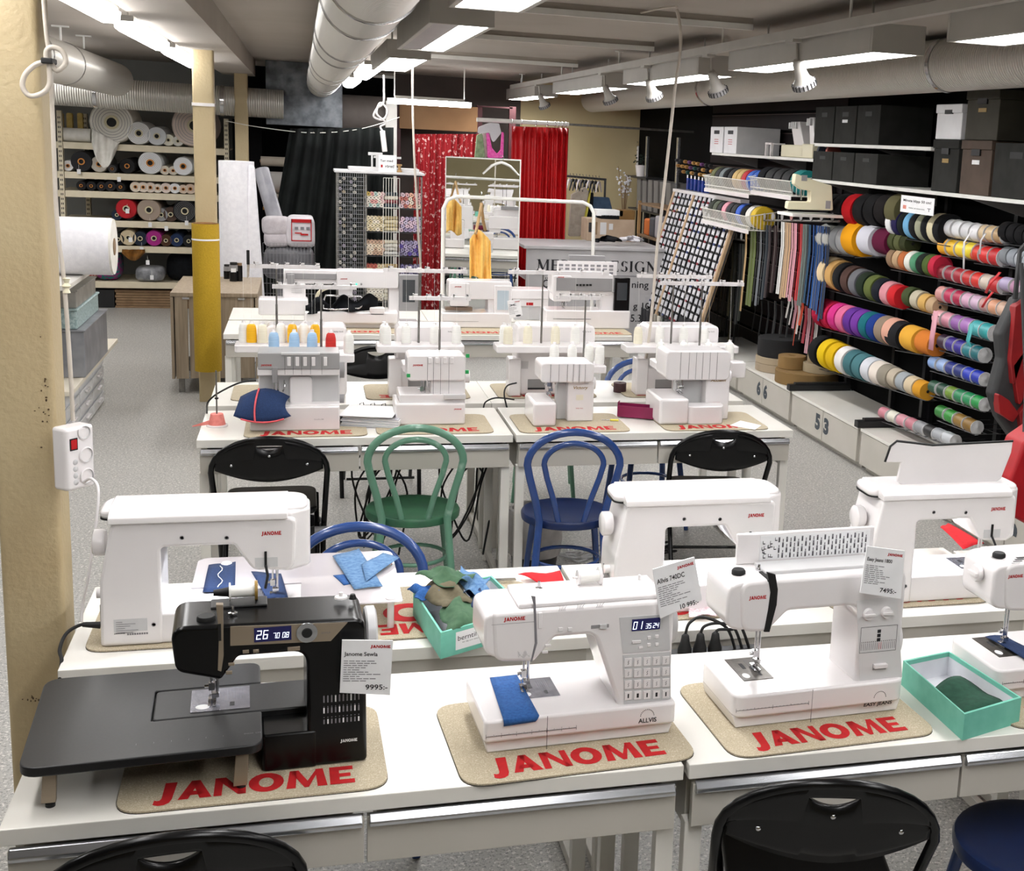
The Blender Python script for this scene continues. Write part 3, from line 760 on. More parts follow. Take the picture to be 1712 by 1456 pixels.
def lcd_digits(mb, txt, p, w, h, m, y):
 """seven segment digits slanted like the display's; p = lower left in local xz"""
 seg = {'0': 'abcdef', '1': 'bc', '2': 'abged', '3': 'abgcd', '4': 'fgbc', '5': 'afgcd', '6': 'afgedc', '7': 'abc', '8': 'abcdefg', '9': 'abcdfg'}
 x = p[0]; t = w * .16
 for ch in txt:
  if ch == '.': mb.box(x - w * .2, x - w * .05, y - .0006, y, p[1], p[1] + t, m); continue
  q = {'a': (0, h - t, w, h), 'd': (0, 0, w, t), 'g': (0, h / 2 - t / 2, w, h / 2 + t / 2), 'f': (0, h / 2, t, h), 'e': (0, 0, t, h / 2), 'b': (w - t, h / 2, w, h), 'c': (w - t, 0, w, h / 2)}
  for s_ in seg[ch]:
   a, b, c, d = q[s_]; sh = .14
   mb.add([(x + a + b * sh, y - .0006, p[1] + b), (x + c + b * sh, y - .0006, p[1] + b), (x + c + d * sh, y - .0006, p[1] + d), (x + a + d * sh, y - .0006, p[1] + d)], [(0, 1, 2, 3)], m)
  x += w * 1.4
def ruler(mb, x0, x1, z, y, m, n=40, dz=0.0):
 mb.box(x0, x1, y - .0006, y, z, z + .0006, m)
 for k in range(n + 1):
  x = x0 + (x1 - x0) * k / n; h = .006 if k % 10 == 0 else (.004 if k % 5 == 0 else .0022)
  mb.box(x, x + .0005, y - .0006, y, z, z + h, m)
 for k in range(0, n + 1, 10):
  x = x0 + (x1 - x0) * k / n; mb.box(x, x + .0006, y - .0006, y, z - .004, z, m)
def prof(F, px, y, tail=()):
 out = []
 for q in px:
  p = F(q[0], q[1], y=y); out.append((p.x, p.z, q[2] if len(q) > 2 else 0))
 return out + list(tail)

# ================================================================== black machine with extension table
F1 = Frame((-.07, 2.49, MATZ), R(2.5))
t = thing('sewing_machine', F1.o, 'black sewing machine with a lit blue display and a large black extension table', 'sewing machine', rz=F1.rz)
B = M['blackp']
pf = prof(F1, [(283, 1050, .03), (600, 1035, .025), (614, 1245, 0)], .006)
xr = pf[-1][0]; xl = F1(513, 1150, y=.006).x
pf[1] = (xr - .004, pf[1][1], .025); pf[2] = (xr, 0, 0)
hl = F1(289, 1125, y=.006); hr = F1(365, 1138, y=.006); ar = F1(398, 1098, y=.006)
pf += [(xl, 0, 0), (xl, ar.z, .03), (ar.x, ar.z, .012), (hr.x + .005, hr.z, .01), (hl.x + .005, hl.z, .025)]
zt = pf[0][1]
MB().prism(roundpoly(pf, 7), .006, .155, B, plane='xz').build('body', parent=t, smooth=40, bevel=.012, seg=4)
bm = MB(); bx0 = F1(255, 1200, z=.095).x
bm.prism(rrect(bx0, xl + .02, .095, .235, .012), .02, .0935, M['blackm'], plane='xy')
bm.build('free_arm', parent=t, smooth=40, bevel=.003)
MB().prism(rrect(-.015, xl + .02, .004, .225, .01), 0, .08, B, plane='xy').build('base', parent=t, smooth=40, bevel=.004)
EX0, EX1 = F1(30, 1280, z=.095).x, F1(440, 1250, z=.095).x
ey1 = F1(150, 1128, z=.095).y
pl = roundpoly([(EX0, -.065, .04), (EX1, -.06, .03), (EX1, .092, .006), (bx0 - .002, .092, .004), (bx0 - .002, .238, .004), (EX1 + .0, .238, .006), (EX1 + .0, ey1, .03), (EX0 - .005, ey1, .04)], 6)
e = MB().prism(pl, .074, .0935, M['blackm'], plane='xy')
e.build('extension_table', parent=t, smooth=40, bevel=.004, seg=3)
rl = MB()
for k in range(6): rl.box(EX0 + .2 + k * .032, EX0 + .2006 + k * .032, -.01, -.004, .0936, .0939, M['greyink'])
write(rl, 'INCH  CM', (EX0 + .40, -.01, .0936), (1, 0, 0), (0, 1, 0), M['greyink'], height=.005)
rl.build('printed_scale', parent=t, smooth=0)
for (x, y, mm) in ((EX0 + .045, -.03, M['taupe']), (EX1 - .045, -.045, M['taupe']), (EX0 + .045, ey1 - .04, M['taupe'])):
 MB().prism([(x - .006, .074), (x + .018, .074), (x + .014, .006), (x - .012, .006)], y - .008, y + .008, mm, plane='xz').lathe([(0, 0), (.009, 0), (.009, .008), (0, .008)], M['rubber'], c=(x + .003, y + .002, -.004 if x > EX0 + .1 else -.0055)).build('table_leg', parent=t, smooth=40, bevel=.001)
np0, np1 = F1(318, 1190, z=.094), F1(418, 1190, z=.094)
needle_plate(t, np0.x, np1.x, .112, .222, .0937)
nx = F1(355, 1165, z=.094).x
needle_unit(t, nx, .155, hl.z, .0937)
MB().lathe([(0, 0), (.006, 0), (.006, .003), (0, .003)], M['led'], c=(nx + .028, .13, hl.z - .002), n=12).build('work_lamp', parent=t)
L = bpy.data.lights.new('needle lamp', 'SPOT'); L.energy = 1.2; L.spot_size = R(100); L.shadow_soft_size = .004; L.color = (.85, .92, 1)
lo = bpy.data.objects.new('work_light', L); COL.objects.link(lo); lo.parent = t; lo.location = (nx + .028, .125, hl.z - .006); lo.rotation_euler = (R(-22), 0, 0)
fy = .0055
# taupe strip with display, dial and keys
a, b, c_, d = F1(385, 1047, y=fy), F1(581, 1040, y=fy), F1(553, 1071, y=fy), F1(385, 1079, y=fy)
st = MB(); st.add([(p.x, fy - .002, p.z) for p in (a, b, c_, d)] + [(p.x, fy, p.z) for p in (a, b, c_, d)], [(3, 2, 1, 0), (0, 1, 5, 4), (1, 2, 6, 5), (2, 3, 7, 6), (3, 0, 4, 7)], M['taupe'])
st.build('control_strip', parent=t, smooth=0)
a, b = F1(425, 1073, y=fy), F1(487, 1045, y=fy)
lc = MB().box(a.x, b.x, fy - .0032, fy - .002, a.z, b.z, M['lcd'])
w = b.x - a.x; h = b.z - a.z
lcd_digits(lc, '26', (a.x + w * .05, a.z + h * .2), w * .125, h * .62, M['lcdink'], fy - .0033)
lcd_digits(lc, '7.008'[:3], (a.x + w * .5, a.z + h * .2), w * .07, h * .38, M['lcdink'], fy - .0033)
lcd_digits(lc, '0.8', (a.x + w * .75, a.z + h * .2), w * .07, h * .38, M['lcdink'], fy - .0033)
lc.build('display', parent=t, smooth=0)
q = F1(513, 1056, y=fy)
dl = MB().lathe([(.012, -.003), (.0205, -.003), (.0205, .0), (.012, .0)], M['alu'], c=(q.x, fy - .004, q.z), axis='y', n=28)
dl.lathe([(0, -.006), (.0095, -.006), (.0105, -.004), (.0105, 0)], M['rubber'], c=(q.x, fy - .0035, q.z), axis='y', n=24)
dl.build('selector_dial', parent=t, smooth=50)
for u, v, w_, h_ in ((411, 1089, .012, .007), (428, 1088, .011, .007), (491, 1084, .024, .008), (387, 1110, .012, .006), (383, 1124, .012, .007)):
 p = F1(u, v, y=fy); MB().box(p.x - w_ / 2, p.x + w_ / 2, fy - .003, fy + .002, p.z - h_ / 2, p.z + h_ / 2, M['taupe']).build('key', parent=t, bevel=.001)
# thread guide strip on the head
pts = [F1(u, v, y=fy) for u, v in ((361, 1010), (373, 1010), (374, 1095), (370, 1122), (364, 1120), (366, 1060))]
g = MB().prism([(p.x, p.z) for p in pts], fy - .003, fy + .01, M['taupe'], plane='xz')
g.build('thread_guide_strip', parent=t, smooth=0, bevel=.001)
q = F1(366, 1050, y=fy)
MB().box(q.x - .002, q.x + .004, fy - .0045, fy - .002, q.z - .025, q.z + .01, M['rubber']).build('thread_slot', parent=t, smooth=0)
# printed stitch chart and names
pr = MB(); p0 = F1(542, 1205, y=fy); p1 = F1(600, 1170, y=fy)
for r_ in range(3):
 for k in range(10):
  x = p0.x + (p1.x - p0.x) * k / 9; z = p0.z - .013 + r_ * .0235
  pr.box(x - .0017, x + .0012, fy - .0006, fy, z + .006, z + .016 + .002 * ((k * 3 + r_) % 3), M['paper'] if (k + r_) % 4 == 1 else M['greyink'])
  pr.box(x - .0012, x + .0006, fy - .0006, fy, z + .0195, z + .0212, M['greyink'])
p = F1(569, 1241, y=fy); janome(pr, (p.x, fy, p.z), (1, 0, 0), (0, 0, 1), M['paper'], .034, .0065)
p = F1(532, 1060, y=fy - .002); write(pr, 'SEWLA', (p.x + .006, fy - .002, p.z), (1, 0, 0), (0, 0, 1), M['greyink'], width=.018, height=.004)
pr.build('printing', parent=t, smooth=0)
# top: dials, bobbin winder, spool of white thread, handwheel
MB().lathe([(.0, .004), (.016, .004), (.018, .0), (.018, -.01)], M['rubber'], c=(hl.x + .062, .045, zt + .002), n=24).build('tension_dial', parent=t, smooth=50)
MB().lathe([(0, .012), (.004, .012), (.004, .004), (.013, .003), (.014, 0)], M['plastic'], c=(xr - .045, .11, zt), n=20).build('bobbin_winder', parent=t, smooth=50)
MB().lathe([(0, .01), (.005, .01), (.007, .004), (.008, 0)], M['rubber'], c=(xr - .022, .10, zt), n=12).build('winder_stop', parent=t, smooth=50)
MB().lathe([(0, .016), (.003, .016), (.0035, .004), (.009, .003), (.009, 0)], M['chrome'], c=(hl.x + .112, .06, zt), n=12).build('thread_post', parent=t, smooth=50)
MB().box(-.11, .0, .1, .15, zt - .004, zt + .001, M['blackm']).build('spool_recess', parent=t, smooth=0, bevel=.002)
MB().lathe([(0, 0), (.05, 0), (.054, .004), (.054, .02), (.046, .024), (0, .024)], M['plastic2'], c=(xr + .002, .1, zt - .075), axis='x', n=32).build('handwheel', parent=t, smooth=40)
MB().box(xr, xr + .006, .15, .18, .04, .075, M['rubber']).build('power_socket', parent=t, smooth=0)
sp = thing('thread_spool', F1.o + Vector((-.08, .125, zt + .022)), 'white thread spool with a black cap lying on top of the black machine', 'thread spool', rz=F1.rz)
MB().lathe([(0, 0), (.019, 0), (.019, .003), (.0125, .004), (.0125, .052), (.019, .053), (.019, .056), (0, .056)], M['spool'], axis='x', n=24).build('thread', parent=sp, smooth=40)
MB().lathe([(0, -.03), (.006, -.03), (.01, -.002), (.012, 0), (0, 0)], M['rubber'], axis='x', n=16).build('cap', parent=sp, smooth=40)
MB().lathe([(.0195, .05), (.0205, .05), (.0205, .056), (.0195, .056)], M['goldink'], axis='x', n=24, caps=False).build('rim', parent=sp, smooth=40)

# ================================================================== white Allvis machine
F2 = Frame((.575, 2.49, MATZ), R(2.8))
t = thing('sewing_machine', F2.o, 'white sewing machine with twenty stitch keys, lettered ALLVIS, blue fabric under its foot', 'sewing machine', rz=F2.rz)
Wm = M['plastic']
def bed(t, x0, x1, y0, y1, h, m, low=.012, r=.012, lowx=.01, left_in=0):
 """free arm bed: rounded block above a slightly narrower foot"""
 pts = roundpoly([(x0 + left_in, y0, r), (x1, y0, r), (x1, y1, r), (x0, y1, r)])
 MB().prism(pts, .028, h, m, plane='xy').build('bed', parent=t, smooth=40, bevel=.006, seg=3)
 MB().prism([(x0 + lowx + left_in, .0), (x1 - lowx, .0), (x1 - .002, .030), (x0 + .002 + left_in, .030)], y0 + low, y1 - low, m, plane='xz').build('foot', parent=t, smooth=30, bevel=.003)
bed(t, -.215, .215, 0, .225, .078, Wm)
fy = .016
pf = prof(F2, [(822, 1026, .012), (1098, 1004, .02)], fy)
xr = F2(1124, 1100, y=fy).x; zt = (pf[0][1] + pf[1][1]) / 2
xc = F2(1035, 1130, y=fy).x
hl, hr, ar = F2(826, 1108, y=fy), F2(893, 1107, y=fy), F2(928, 1066, y=fy)
pts = [(pf[0][0], zt, .014), (xr, zt, .02), (xr, .03, 0), (xc, .03, 0), (xc, .078, .03), (F2(994, 1066, y=fy).x, ar.z, .03), (ar.x, ar.z, .012), (hr.x, hr.z, .01), (hl.x, hl.z, .03)]
MB().prism(roundpoly(pts, 7), fy, .165, Wm, plane='xz').build('body', parent=t, smooth=40, bevel=.009, seg=3)
MB().prism(roundpoly([(pf[0][0] - .014, hl.z + .02, .03), (pf[0][0] + .03, hl.z + .001, .02), (pf[0][0] + .03, zt - .001, .01), (pf[0][0] - .014, zt - .006, .02)], 5), fy + .004, .16, Wm, plane='xz').build('face_cover', parent=t, smooth=40, bevel=.006, seg=3)
MB().box(pf[0][0] + .06, xr - .02, fy + .012, .155, zt - .001, zt + .011, Wm).build('lid', parent=t, smooth=40, bevel=.004)
p = F2(912, 1180, y=0)
ln = MB(); grey = M['greyink']
ln.box(p.x + .005, p.x + .0058, -.0008, .001, .0, .076, M['ink'])
ruler(ln, F2(812, 1240, y=-.0005).x, F2(963, 1228, y=-.0005).x, .043, -.0008, M['ink'], n=60)
ln.box(pf[0][0], hr.x, fy - .0006, fy, zt - .026, zt - .0254, grey)
ln.build('printing', parent=t, smooth=0)
# display panel and key pad
def facequad(F, y, c4, m, name, th=.0015):
 p = [F(u, v, y=y) for u, v in c4]
 mb = MB(); mb.add([(q.x, y - th, q.z) for q in p] + [(q.x, y, q.z) for q in p], [(3, 2, 1, 0), (0, 1, 5, 4), (1, 2, 6, 5), (2, 3, 7, 6), (3, 0, 4, 7)], m)
 return mb
facequad(F2, fy, [(1035, 1032), (1118, 1026), (1120, 1086), (1041, 1092)], M['plastic2'], 'panel').build('display_panel', parent=t, smooth=0)
facequad(F2, fy, [(1041, 1095), (1121, 1089), (1121, 1168), (1043, 1177)], M['plastic2'], 'panel').build('keypad_panel', parent=t, smooth=0)
a, b = F2(1056, 1055, y=fy - .002), F2(1104, 1032, y=fy - .002)
lc = MB().box(a.x, b.x, fy - .003, fy - .0014, a.z, b.z, M['lcd']); w = b.x - a.x; h = b.z - a.z
lcd_digits(lc, '01', (a.x + w * .03, a.z + h * .15), w * .13, h * .65, M['lcdink'], fy - .0031)
lcd_digits(lc, '35', (a.x + w * .48, a.z + h * .15), w * .08, h * .42, M['lcdink'], fy - .0031)
lcd_digits(lc, '24', (a.x + w * .74, a.z + h * .15), w * .08, h * .42, M['lcdink'], fy - .0031)
lc.build('display', parent=t, smooth=0)
random.seed(5)
for r_ in range(4):
 for k in range(5):
  u = 1050 + k * 15.7; v = 1107 + r_ * 18.6 - k * .8
  p = F2(u, v, y=fy - .002)
  mb = MB().box(p.x - .008, p.x + .008, fy - .004, fy - .001, p.z - .0095, p.z + .0095, M['plastic'])
  if r_ == 3:
   mb.box(p.x - .0015 - .001 * (k % 2), p.x + .0015 + .001 * (k % 2), fy - .0045, fy - .004, p.z - .005, p.z + .005, M['ink'])
  else:
   for j in range(4): mb.box(p.x - .001 + (j % 2) * .001, p.x + .0006 + (j % 2) * .001, fy - .0045, fy - .004, p.z - .005 + j * .0025, p.z - .003 + j * .0025, M['ink'] if (k + r_) % 3 == 0 else grey)
  mb.build('stitch_key', parent=t, smooth=0, bevel=.0008)
for u, v, w_, h_ in ((1064, 1073, .02, .007), (1085, 1066, .008, .008), (1085, 1078, .008, .008), (1098, 1064, .008, .008), (1098, 1077, .008, .008), (1071, 1082, .01, .006), (937, 1052, .01, .009), (953, 1052, .01, .009), (916, 1079, .013, .006), (911, 1090, .013, .006)):
 p = F2(u, v, y=fy - .002); MB().box(p.x - w_ / 2, p.x + w_ / 2, fy - .004, fy, p.z - h_ / 2, p.z + h_ / 2, M['plastic']).build('key', parent=t, bevel=.0012)
p = F2(1003, 1047, y=fy)
MB().box(p.x - .02, p.x + .02, fy - .001, fy, p.z - .004, p.z + .004, M['plastic3']).box(p.x - .001, p.x + .014, fy - .006, fy, p.z - .004, p.z + .005, M['plastic2']).build('speed_slider', parent=t, bevel=.001)
pr = MB()
p = F2(842, 1039, y=fy); janome(pr, (p.x, fy, p.z), (1, 0, 0), (0, 0, 1), M['red'], .046, .0085)
p = F2(1067, 1207, y=0); write(pr, 'ALLVIS', (p.x, -.0004, p.z - .003), (1, 0, 0), (0, 0, 1), M['ink'], width=.042, height=.011, bold=.02)
for k in range(13):
 a = PI * (k + .5) / 13; p = F2(1082, 1197, y=0)
 pr.box(p.x + .0155 * math.cos(a) - .0007, p.x + .0155 * math.cos(a) + .0007, -.0008, 0, p.z + .0155 * math.sin(a) - .001, p.z + .0155 * math.sin(a) + .001, M['ink'])
for u, v in ((940, 1017), (970, 1014), (1003, 1011)):
 p = F2(u, v, y=fy)
 for j in range(7): pr.tube([(p.x - .008 + j * .0025, fy - .0006, p.z - .006), (p.x - .006 + j * .002, fy - .0006, p.z + .002 * math.sin(j * 2.1)), (p.x - .007 + j * .0028, fy - .0006, p.z + .006 - .001 * (j % 3))], .0003, grey, n=4)
for j in range(12):
 p = F2(875, 1092, y=fy); a = j * .9
 pr.tube([(p.x - .01 + .002 * j, fy - .0006, p.z - .008 + .003 * math.sin(a)), (p.x - .012 + .0022 * j, fy - .0006, p.z + .006 * math.cos(a))], .0003, grey, n=4)
pr.build('lettering', parent=t, smooth=0)
# dotted vent pattern panel under the arm, thread slot
pts = [F2(u, v, y=fy) for u, v in ((888, 996), (895, 997), (898, 1075), (889, 1106), (887, 1106), (894, 1075), (892, 1010))]
MB().prism([(q.x, q.z) for q in pts], fy - .0016, fy + .002, M['greyink'], plane='xz').build('thread_slot', parent=t, smooth=0)
p = F2(903, 1035, y=fy); MB().box(p.x - .004, p.x + .004, fy - .003, fy + .002, p.z - .02, p.z + .015, M['plastic']).build('slot_window', parent=t, bevel=.001)
np0, np1 = F2(862, 1150, z=.0785), F2(931, 1150, z=.0785)
needle_plate(t, np0.x - .002, np1.x - .002, .09, .19, .0783)
nx = F2(864, 1132, z=.0785).x
needle_unit(t, nx, .14, hl.z, .079)
for u, v, nm in ((901, 981, 'thread_post'), (1069, 970, 'bobbin_winder')):
 p = F2(u, v, z=zt + .012)
 MB().lathe([(0, .016), (.003, .016), (.004, .004), (.009, .002), (.009, 0)], M['plastic'] if u > 1000 else M['chrome'], c=(p.x, min(p.y, .12), zt + .009), n=14).build(nm, parent=t, smooth=50)
sx = F2(970, 970, z=zt + .03).x
MB().cyl((sx - .01, .12, zt + .028), (sx + .06, .12, zt + .028), .003, M['plastic'], n=8).lathe([(0, 0), (.017, 0), (.017, .004), (0, .004)], M['plastic'], c=(sx, .12, zt + .028), axis='x').lathe([(0, 0), (.02, 0), (.02, .006), (0, .006)], M['plastic'], c=(sx + .048, .12, zt + .028), axis='x').build('spool_pin', parent=t, smooth=40)
MB().lathe([(.0, 0), (.0125, 0), (.0125, .044), (0, .044)], M['spool'], c=(sx + .004, .12, zt + .028), axis='x').build('bobbin', parent=t, smooth=40)
MB().lathe([(0, 0), (.05, 0), (.053, .004), (.053, .02), (.046, .024), (0, .024)], M['plastic2'], c=(xr, .1, zt - .08), axis='x', n=32).build('handwheel', parent=t, smooth=40)
MB().box(xr, xr + .012, .02, .06, .05, .066, M['plastic']).build('side_socket', parent=t, bevel=.001)
# honeycomb card seen through the opening
# blue fabric under the foot
def cloth(name, pts, m, label, cat, thick=.0015, group=None, parent=None):
 """pts: rows of 3D points (nv x nu)"""
 mb = MB(); nu = len(pts[0]); vs = [p for r in pts for p in r]
 mb.add(vs, [(j * nu + i, j * nu + i + 1, (j + 1) * nu + i + 1, (j + 1) * nu + i) for j in range(len(pts) - 1) for i in range(nu - 1)], m)
 o = mb.build(name, smooth=70, solid=thick)
 return tag(o, label, cat, group)
denim = mat('blue denim', '2c5f9f', rough=.9, noise=(160, 3), col2='21508c')
navy = mat('navy denim', '1c355f', rough=.9, noise=(200, 3), col2='162c52')
rows = []
L0, R0 = F2(819, 1132, z=.082), F2(864, 1127, z=.082)
L1, R1 = F2(842, 1214, z=.082), F2(895, 1207, z=.082)
def W2(F, p): c, n = math.cos(F.rz), math.sin(F.rz); return (F.o.x + p.x * c - p.y * n, F.o.y + p.x * n + p.y * c, F.o.z + p.z)
e0, e1 = F2(822, 1160, z=.081), F2(880, 1155, z=.081)
for s_, dz, yy in ((0, 0, None), (.25, 0, None), (.5, .0005, None), (.72, .001, None)):
 rows.append([W2(F2, Vector((L0.x + (e0.x - L0.x) * s_ + (R0.x + (e1.x - R0.x) * s_ - L0.x - (e0.x - L0.x) * s_) * k / 4 * 1.0, L0.y * (1 - s_) + .0 * s_ + (R0.y - L0.y) * k / 4 * (1 - s_), .0805 + dz))) for k in range(5)])
bl, br = F2(842, 1214, y=-.004), F2(895, 1206, y=-.004)
for s_ in (0, .12, .5, 1):
 z0 = .0815 + (bl.z - .0815) * s_; z1 = .0815 + (br.z - .0815) * s_
 tl, tr = F2(828, 1184, z=.081), F2(884, 1176, z=.081)
 xa = e0.x + (bl.x - e0.x) * s_; xb = e1.x + (br.x - e1.x) * s_
 rows.append([W2(F2, Vector((xa + (xb - xa) * k / 4, -.004 - (.004 if s_ < .05 else .0) + (.004 if s_ == 0 else 0) - .003 * math.sin(s_ * 3), z0 + (z1 - z0) * k / 4))) for k in range(5)])
cl = cloth('fabric_strip', rows, denim, 'bright blue denim strip under the needle of the Allvis machine', 'fabric')

# ================================================================== white dial machine (Easy Jeans) and its neighbour
F3 = Frame((1.14, 2.505, MATZ), R(3))
fy = .016
p3 = prof(F3, [(1237, 978, .03), (1504, 950, .02)], fy)
zt3 = (p3[0][1] + p3[1][1]) / 2; xr3 = F3(1505, 1100, y=fy).x
hl3, hr3 = F3(1240, 1058, y=fy), F3(1283, 1057, y=fy)
ar3 = F3(1318, 1022, y=fy); cl3 = F3(1435, 1090, y=fy); ac3 = F3(1420, 1013, y=fy)
P3 = [(p3[0][0], zt3, .03), (xr3, zt3, .03), (xr3, .03, 0), (cl3.x - .03, .03, 0), (cl3.x - .002, .075, .05), (cl3.x - .002, (ar3.z + ac3.z) / 2, .04), (ar3.x, (ar3.z + ac3.z) / 2, .02), (hr3.x, hr3.z, .01), (hl3.x, hl3.z, .03)]
def dial_machine(F, label, front=True):
 t = thing('sewing_machine', F.o, label, 'sewing machine', rz=F.rz)
 MB().prism(roundpoly(P3, 8), fy, .16, Wm, plane='xz').build('body', parent=t, smooth=40, bevel=.012, seg=4)
 x0 = P3[0][0]
 MB().prism(roundpoly([(x0 - .026, hl3.z + .01, .04), (x0 + .03, hl3.z - .001, .02), (x0 + .03, zt3 - .001, .01), (x0 - .026, zt3 - .006, .04)], 6), fy + .005, .157, Wm, plane='xz').build('face_cover', parent=t, smooth=40, bevel=.01, seg=3)
 bed(t, -.215, .218, 0, .225, .082, Wm, r=.03)
 needle_plate(t, F3(1218, 1110, z=.083).x, F3(1262, 1110, z=.083).x + .012, .075, .2, .0823, dark=True)
 nx = F3(1240, 1095, z=.083).x
 needle_unit(t, nx, .14, hl3.z, .0825)
 MB().lathe([(0, .012), (.013, .012), (.016, .008), (.016, 0), (0, 0)], M['rubber'], c=(x0 + .02, .075, zt3 - .002), n=24).build('pressure_dial', parent=t, smooth=40)
 MB().lathe([(0, 0), (.052, 0), (.056, .005), (.055, .02), (.046, .026), (0, .026)], Wm, c=(xr3, .1, .155), axis='x', n=32).build('handwheel', parent=t, smooth=40)
 return t
t = dial_machine(F3, 'white sewing machine with two dials and a raised stitch chart, lettered EASY JEANS')
# black tension band
band = [(1282, 956), (1296, 960), (1300, 985), (1298, 1010), (1286, 1056), (1277, 1056), (1284, 1020), (1288, 990)]
MB().prism([(F3(u, v, y=fy).x, F3(u, v, y=fy).z) for u, v in band], fy - .003, fy + .004, M['rubber'], plane='xz').build('tension_band', parent=t, smooth=30, bevel=.001)
bx = F3(1289, 958, y=fy).x
MB().box(bx - .006, bx + .008, fy, .07, zt3 - .004, zt3 + .003, M['rubber']).build('band_top', parent=t, bevel=.001)
MB().lathe([(0, .014), (.003, .014), (.004, .006), (.008, .004), (.008, 0)], M['chrome'], c=(bx + .001, .085, zt3), n=12).build('thread_post', parent=t, smooth=50)
# control panel
facequad(F3, fy, [(1432, 1004), (1500, 997), (1508, 1132), (1437, 1142)], mat('satin white panel', 'd5d3d3', rough=.3, noise=(9, 1), col2='dad8d8'), 'p', th=.001).build('control_panel', parent=t, smooth=0)
for u, v in ((1451, 1026), (1481, 1023)):
 p = F3(u, v, y=fy)
 MB().lathe([(0, -.008), (.0125, -.008), (.0145, -.003), (.0145, 0)], Wm, c=(p.x, fy - .001, p.z), axis='y', n=24).box(p.x - .0135, p.x + .0135, fy - .014, fy - .008, p.z - .0025, p.z + .0025, Wm).build('stitch_dial', parent=t, smooth=40)
ch = MB()
a, b = F3(1436, 1092, y=fy), F3(1500, 1044, y=fy)
for (x0_, x1_, z0_, z1_) in ((a.x, b.x, a.z, a.z + .0006), (a.x, b.x, b.z, b.z + .0006), (a.x, a.x + .0006, a.z, b.z), (b.x, b.x + .0006, a.z, b.z)): ch.box(x0_, x1_, fy - .0018, fy - .0012, z0_, z1_, M['ink'])
for k in range(3):
 z = b.z - .008 - k * .0105; xm = (a.x + b.x) / 2; ch.box(xm - .004, xm + .005, fy - .0018, fy - .0012, z - .008, z, M['ink'])
for k in range(18):
 x = a.x + .004 + (b.x - a.x - .008) * k / 17; zz = a.z + .006
 ch.box(x, x + .0008, fy - .0018, fy - .0012, zz, zz + .017, M['red'] if k in (9, 10) else M['greyink']); ch.box(x, x + .0014, fy - .0018, fy - .0012, zz + .019, zz + .021, M['ink'])
ch.build('stitch_table', parent=t, smooth=0)
p = F3(1470, 1113, y=fy); MB().box(p.x - .018, p.x + .018, fy - .002, fy, p.z - .009, p.z + .007, M['plastic3']).box(p.x - .017, p.x + .017, fy - .01, fy, p.z - .003, p.z + .007, Wm).build('reverse_lever', parent=t, bevel=.002)
pr = MB()
p = F3(1252, 1003, y=fy); janome(pr, (p.x, fy, p.z), (1, 0, 0), (0, 0, 1), M['red'], .042, .0085)
p = F3(1443, 1181, y=0); write(pr, 'EASY JEANS', (p.x, -.0004, p.z - .003), (1, 0, 0), (0, 0, 1), M['ink'], width=.074, height=.011, shear=.15, bold=.03)
for k in range(13):
 a = PI * (k + .5) / 13; p = F3(1471, 1166, y=0)
 pr.box(p.x + .0155 * math.cos(a) - .0007, p.x + .0155 * math.cos(a) + .0007, -.0008, 0, p.z + .0155 * math.sin(a) - .001, p.z + .0155 * math.sin(a) + .001, M['ink'])
ruler(pr, F3(1231, 1180, y=0).x, F3(1352, 1170, y=0).x, .048, -.0004, M['ink'], n=20)
p = F3(1355, 1180, y=0); pr.box(p.x + .003, p.x + .0036, -.0008, .001, 0, .08, M['greyink'])
pr.build('lettering', parent=t, smooth=0)
# raised lid with the stitch chart
lid = MB(); c4 = [F3(u, v, y=.13) for u, v in ((1224, 894), (1462, 880), (1458, 936), (1230, 950))]
x0, x1 = c4[3].x, c4[1].x; z0, z1 = zt3, (c4[0].z + c4[1].z) / 2
lid.box(x0, x1, .128, .140, z0, z1, Wm)
o = lid.build('lid', parent=t, smooth=0, bevel=.003)
c = MB(); random.seed(11)
ca, cb = x0 + (x1 - x0) * .16, x1 - .012
c.box(ca, cb, .1265, .1278, z0 + .008, z1 - .006, M['paper'])
for k in range(24):
 x = ca + (cb - ca) * (.16 + .83 * k / 24)
 for j in range(4):
  z = z0 + .011 + j * (z1 - z0 - .022) / 4
  c.box(x, x + .0042, .1259, .1264, z, z + .0125, M['greyink'] if (k + j) % 2 else M['paper']); c.box(x + .0012, x + .0028, .1253, .1258, z + .001, z + .010 - .002 * ((k + j) % 3), M['ink'])
for k in range(14):
 x = ca + .003 + random.random() * (cb - ca) * .12; z = z0 + .012 + random.random() * (z1 - z0 - .03)
 c.box(x, x + .006, .1253, .1258, z, z + .0018, M['ink']); c.box(x, x + .001, .1253, .1258, z, z + .008, M['ink'])
c.build('stitch_chart', parent=o, smooth=0)
MB().box(x0 + .04, x1 - .03, .05, .12, zt3 - .002, zt3 + .008, M['plastic2']).build('accessory_tray', parent=t, bevel=.002)

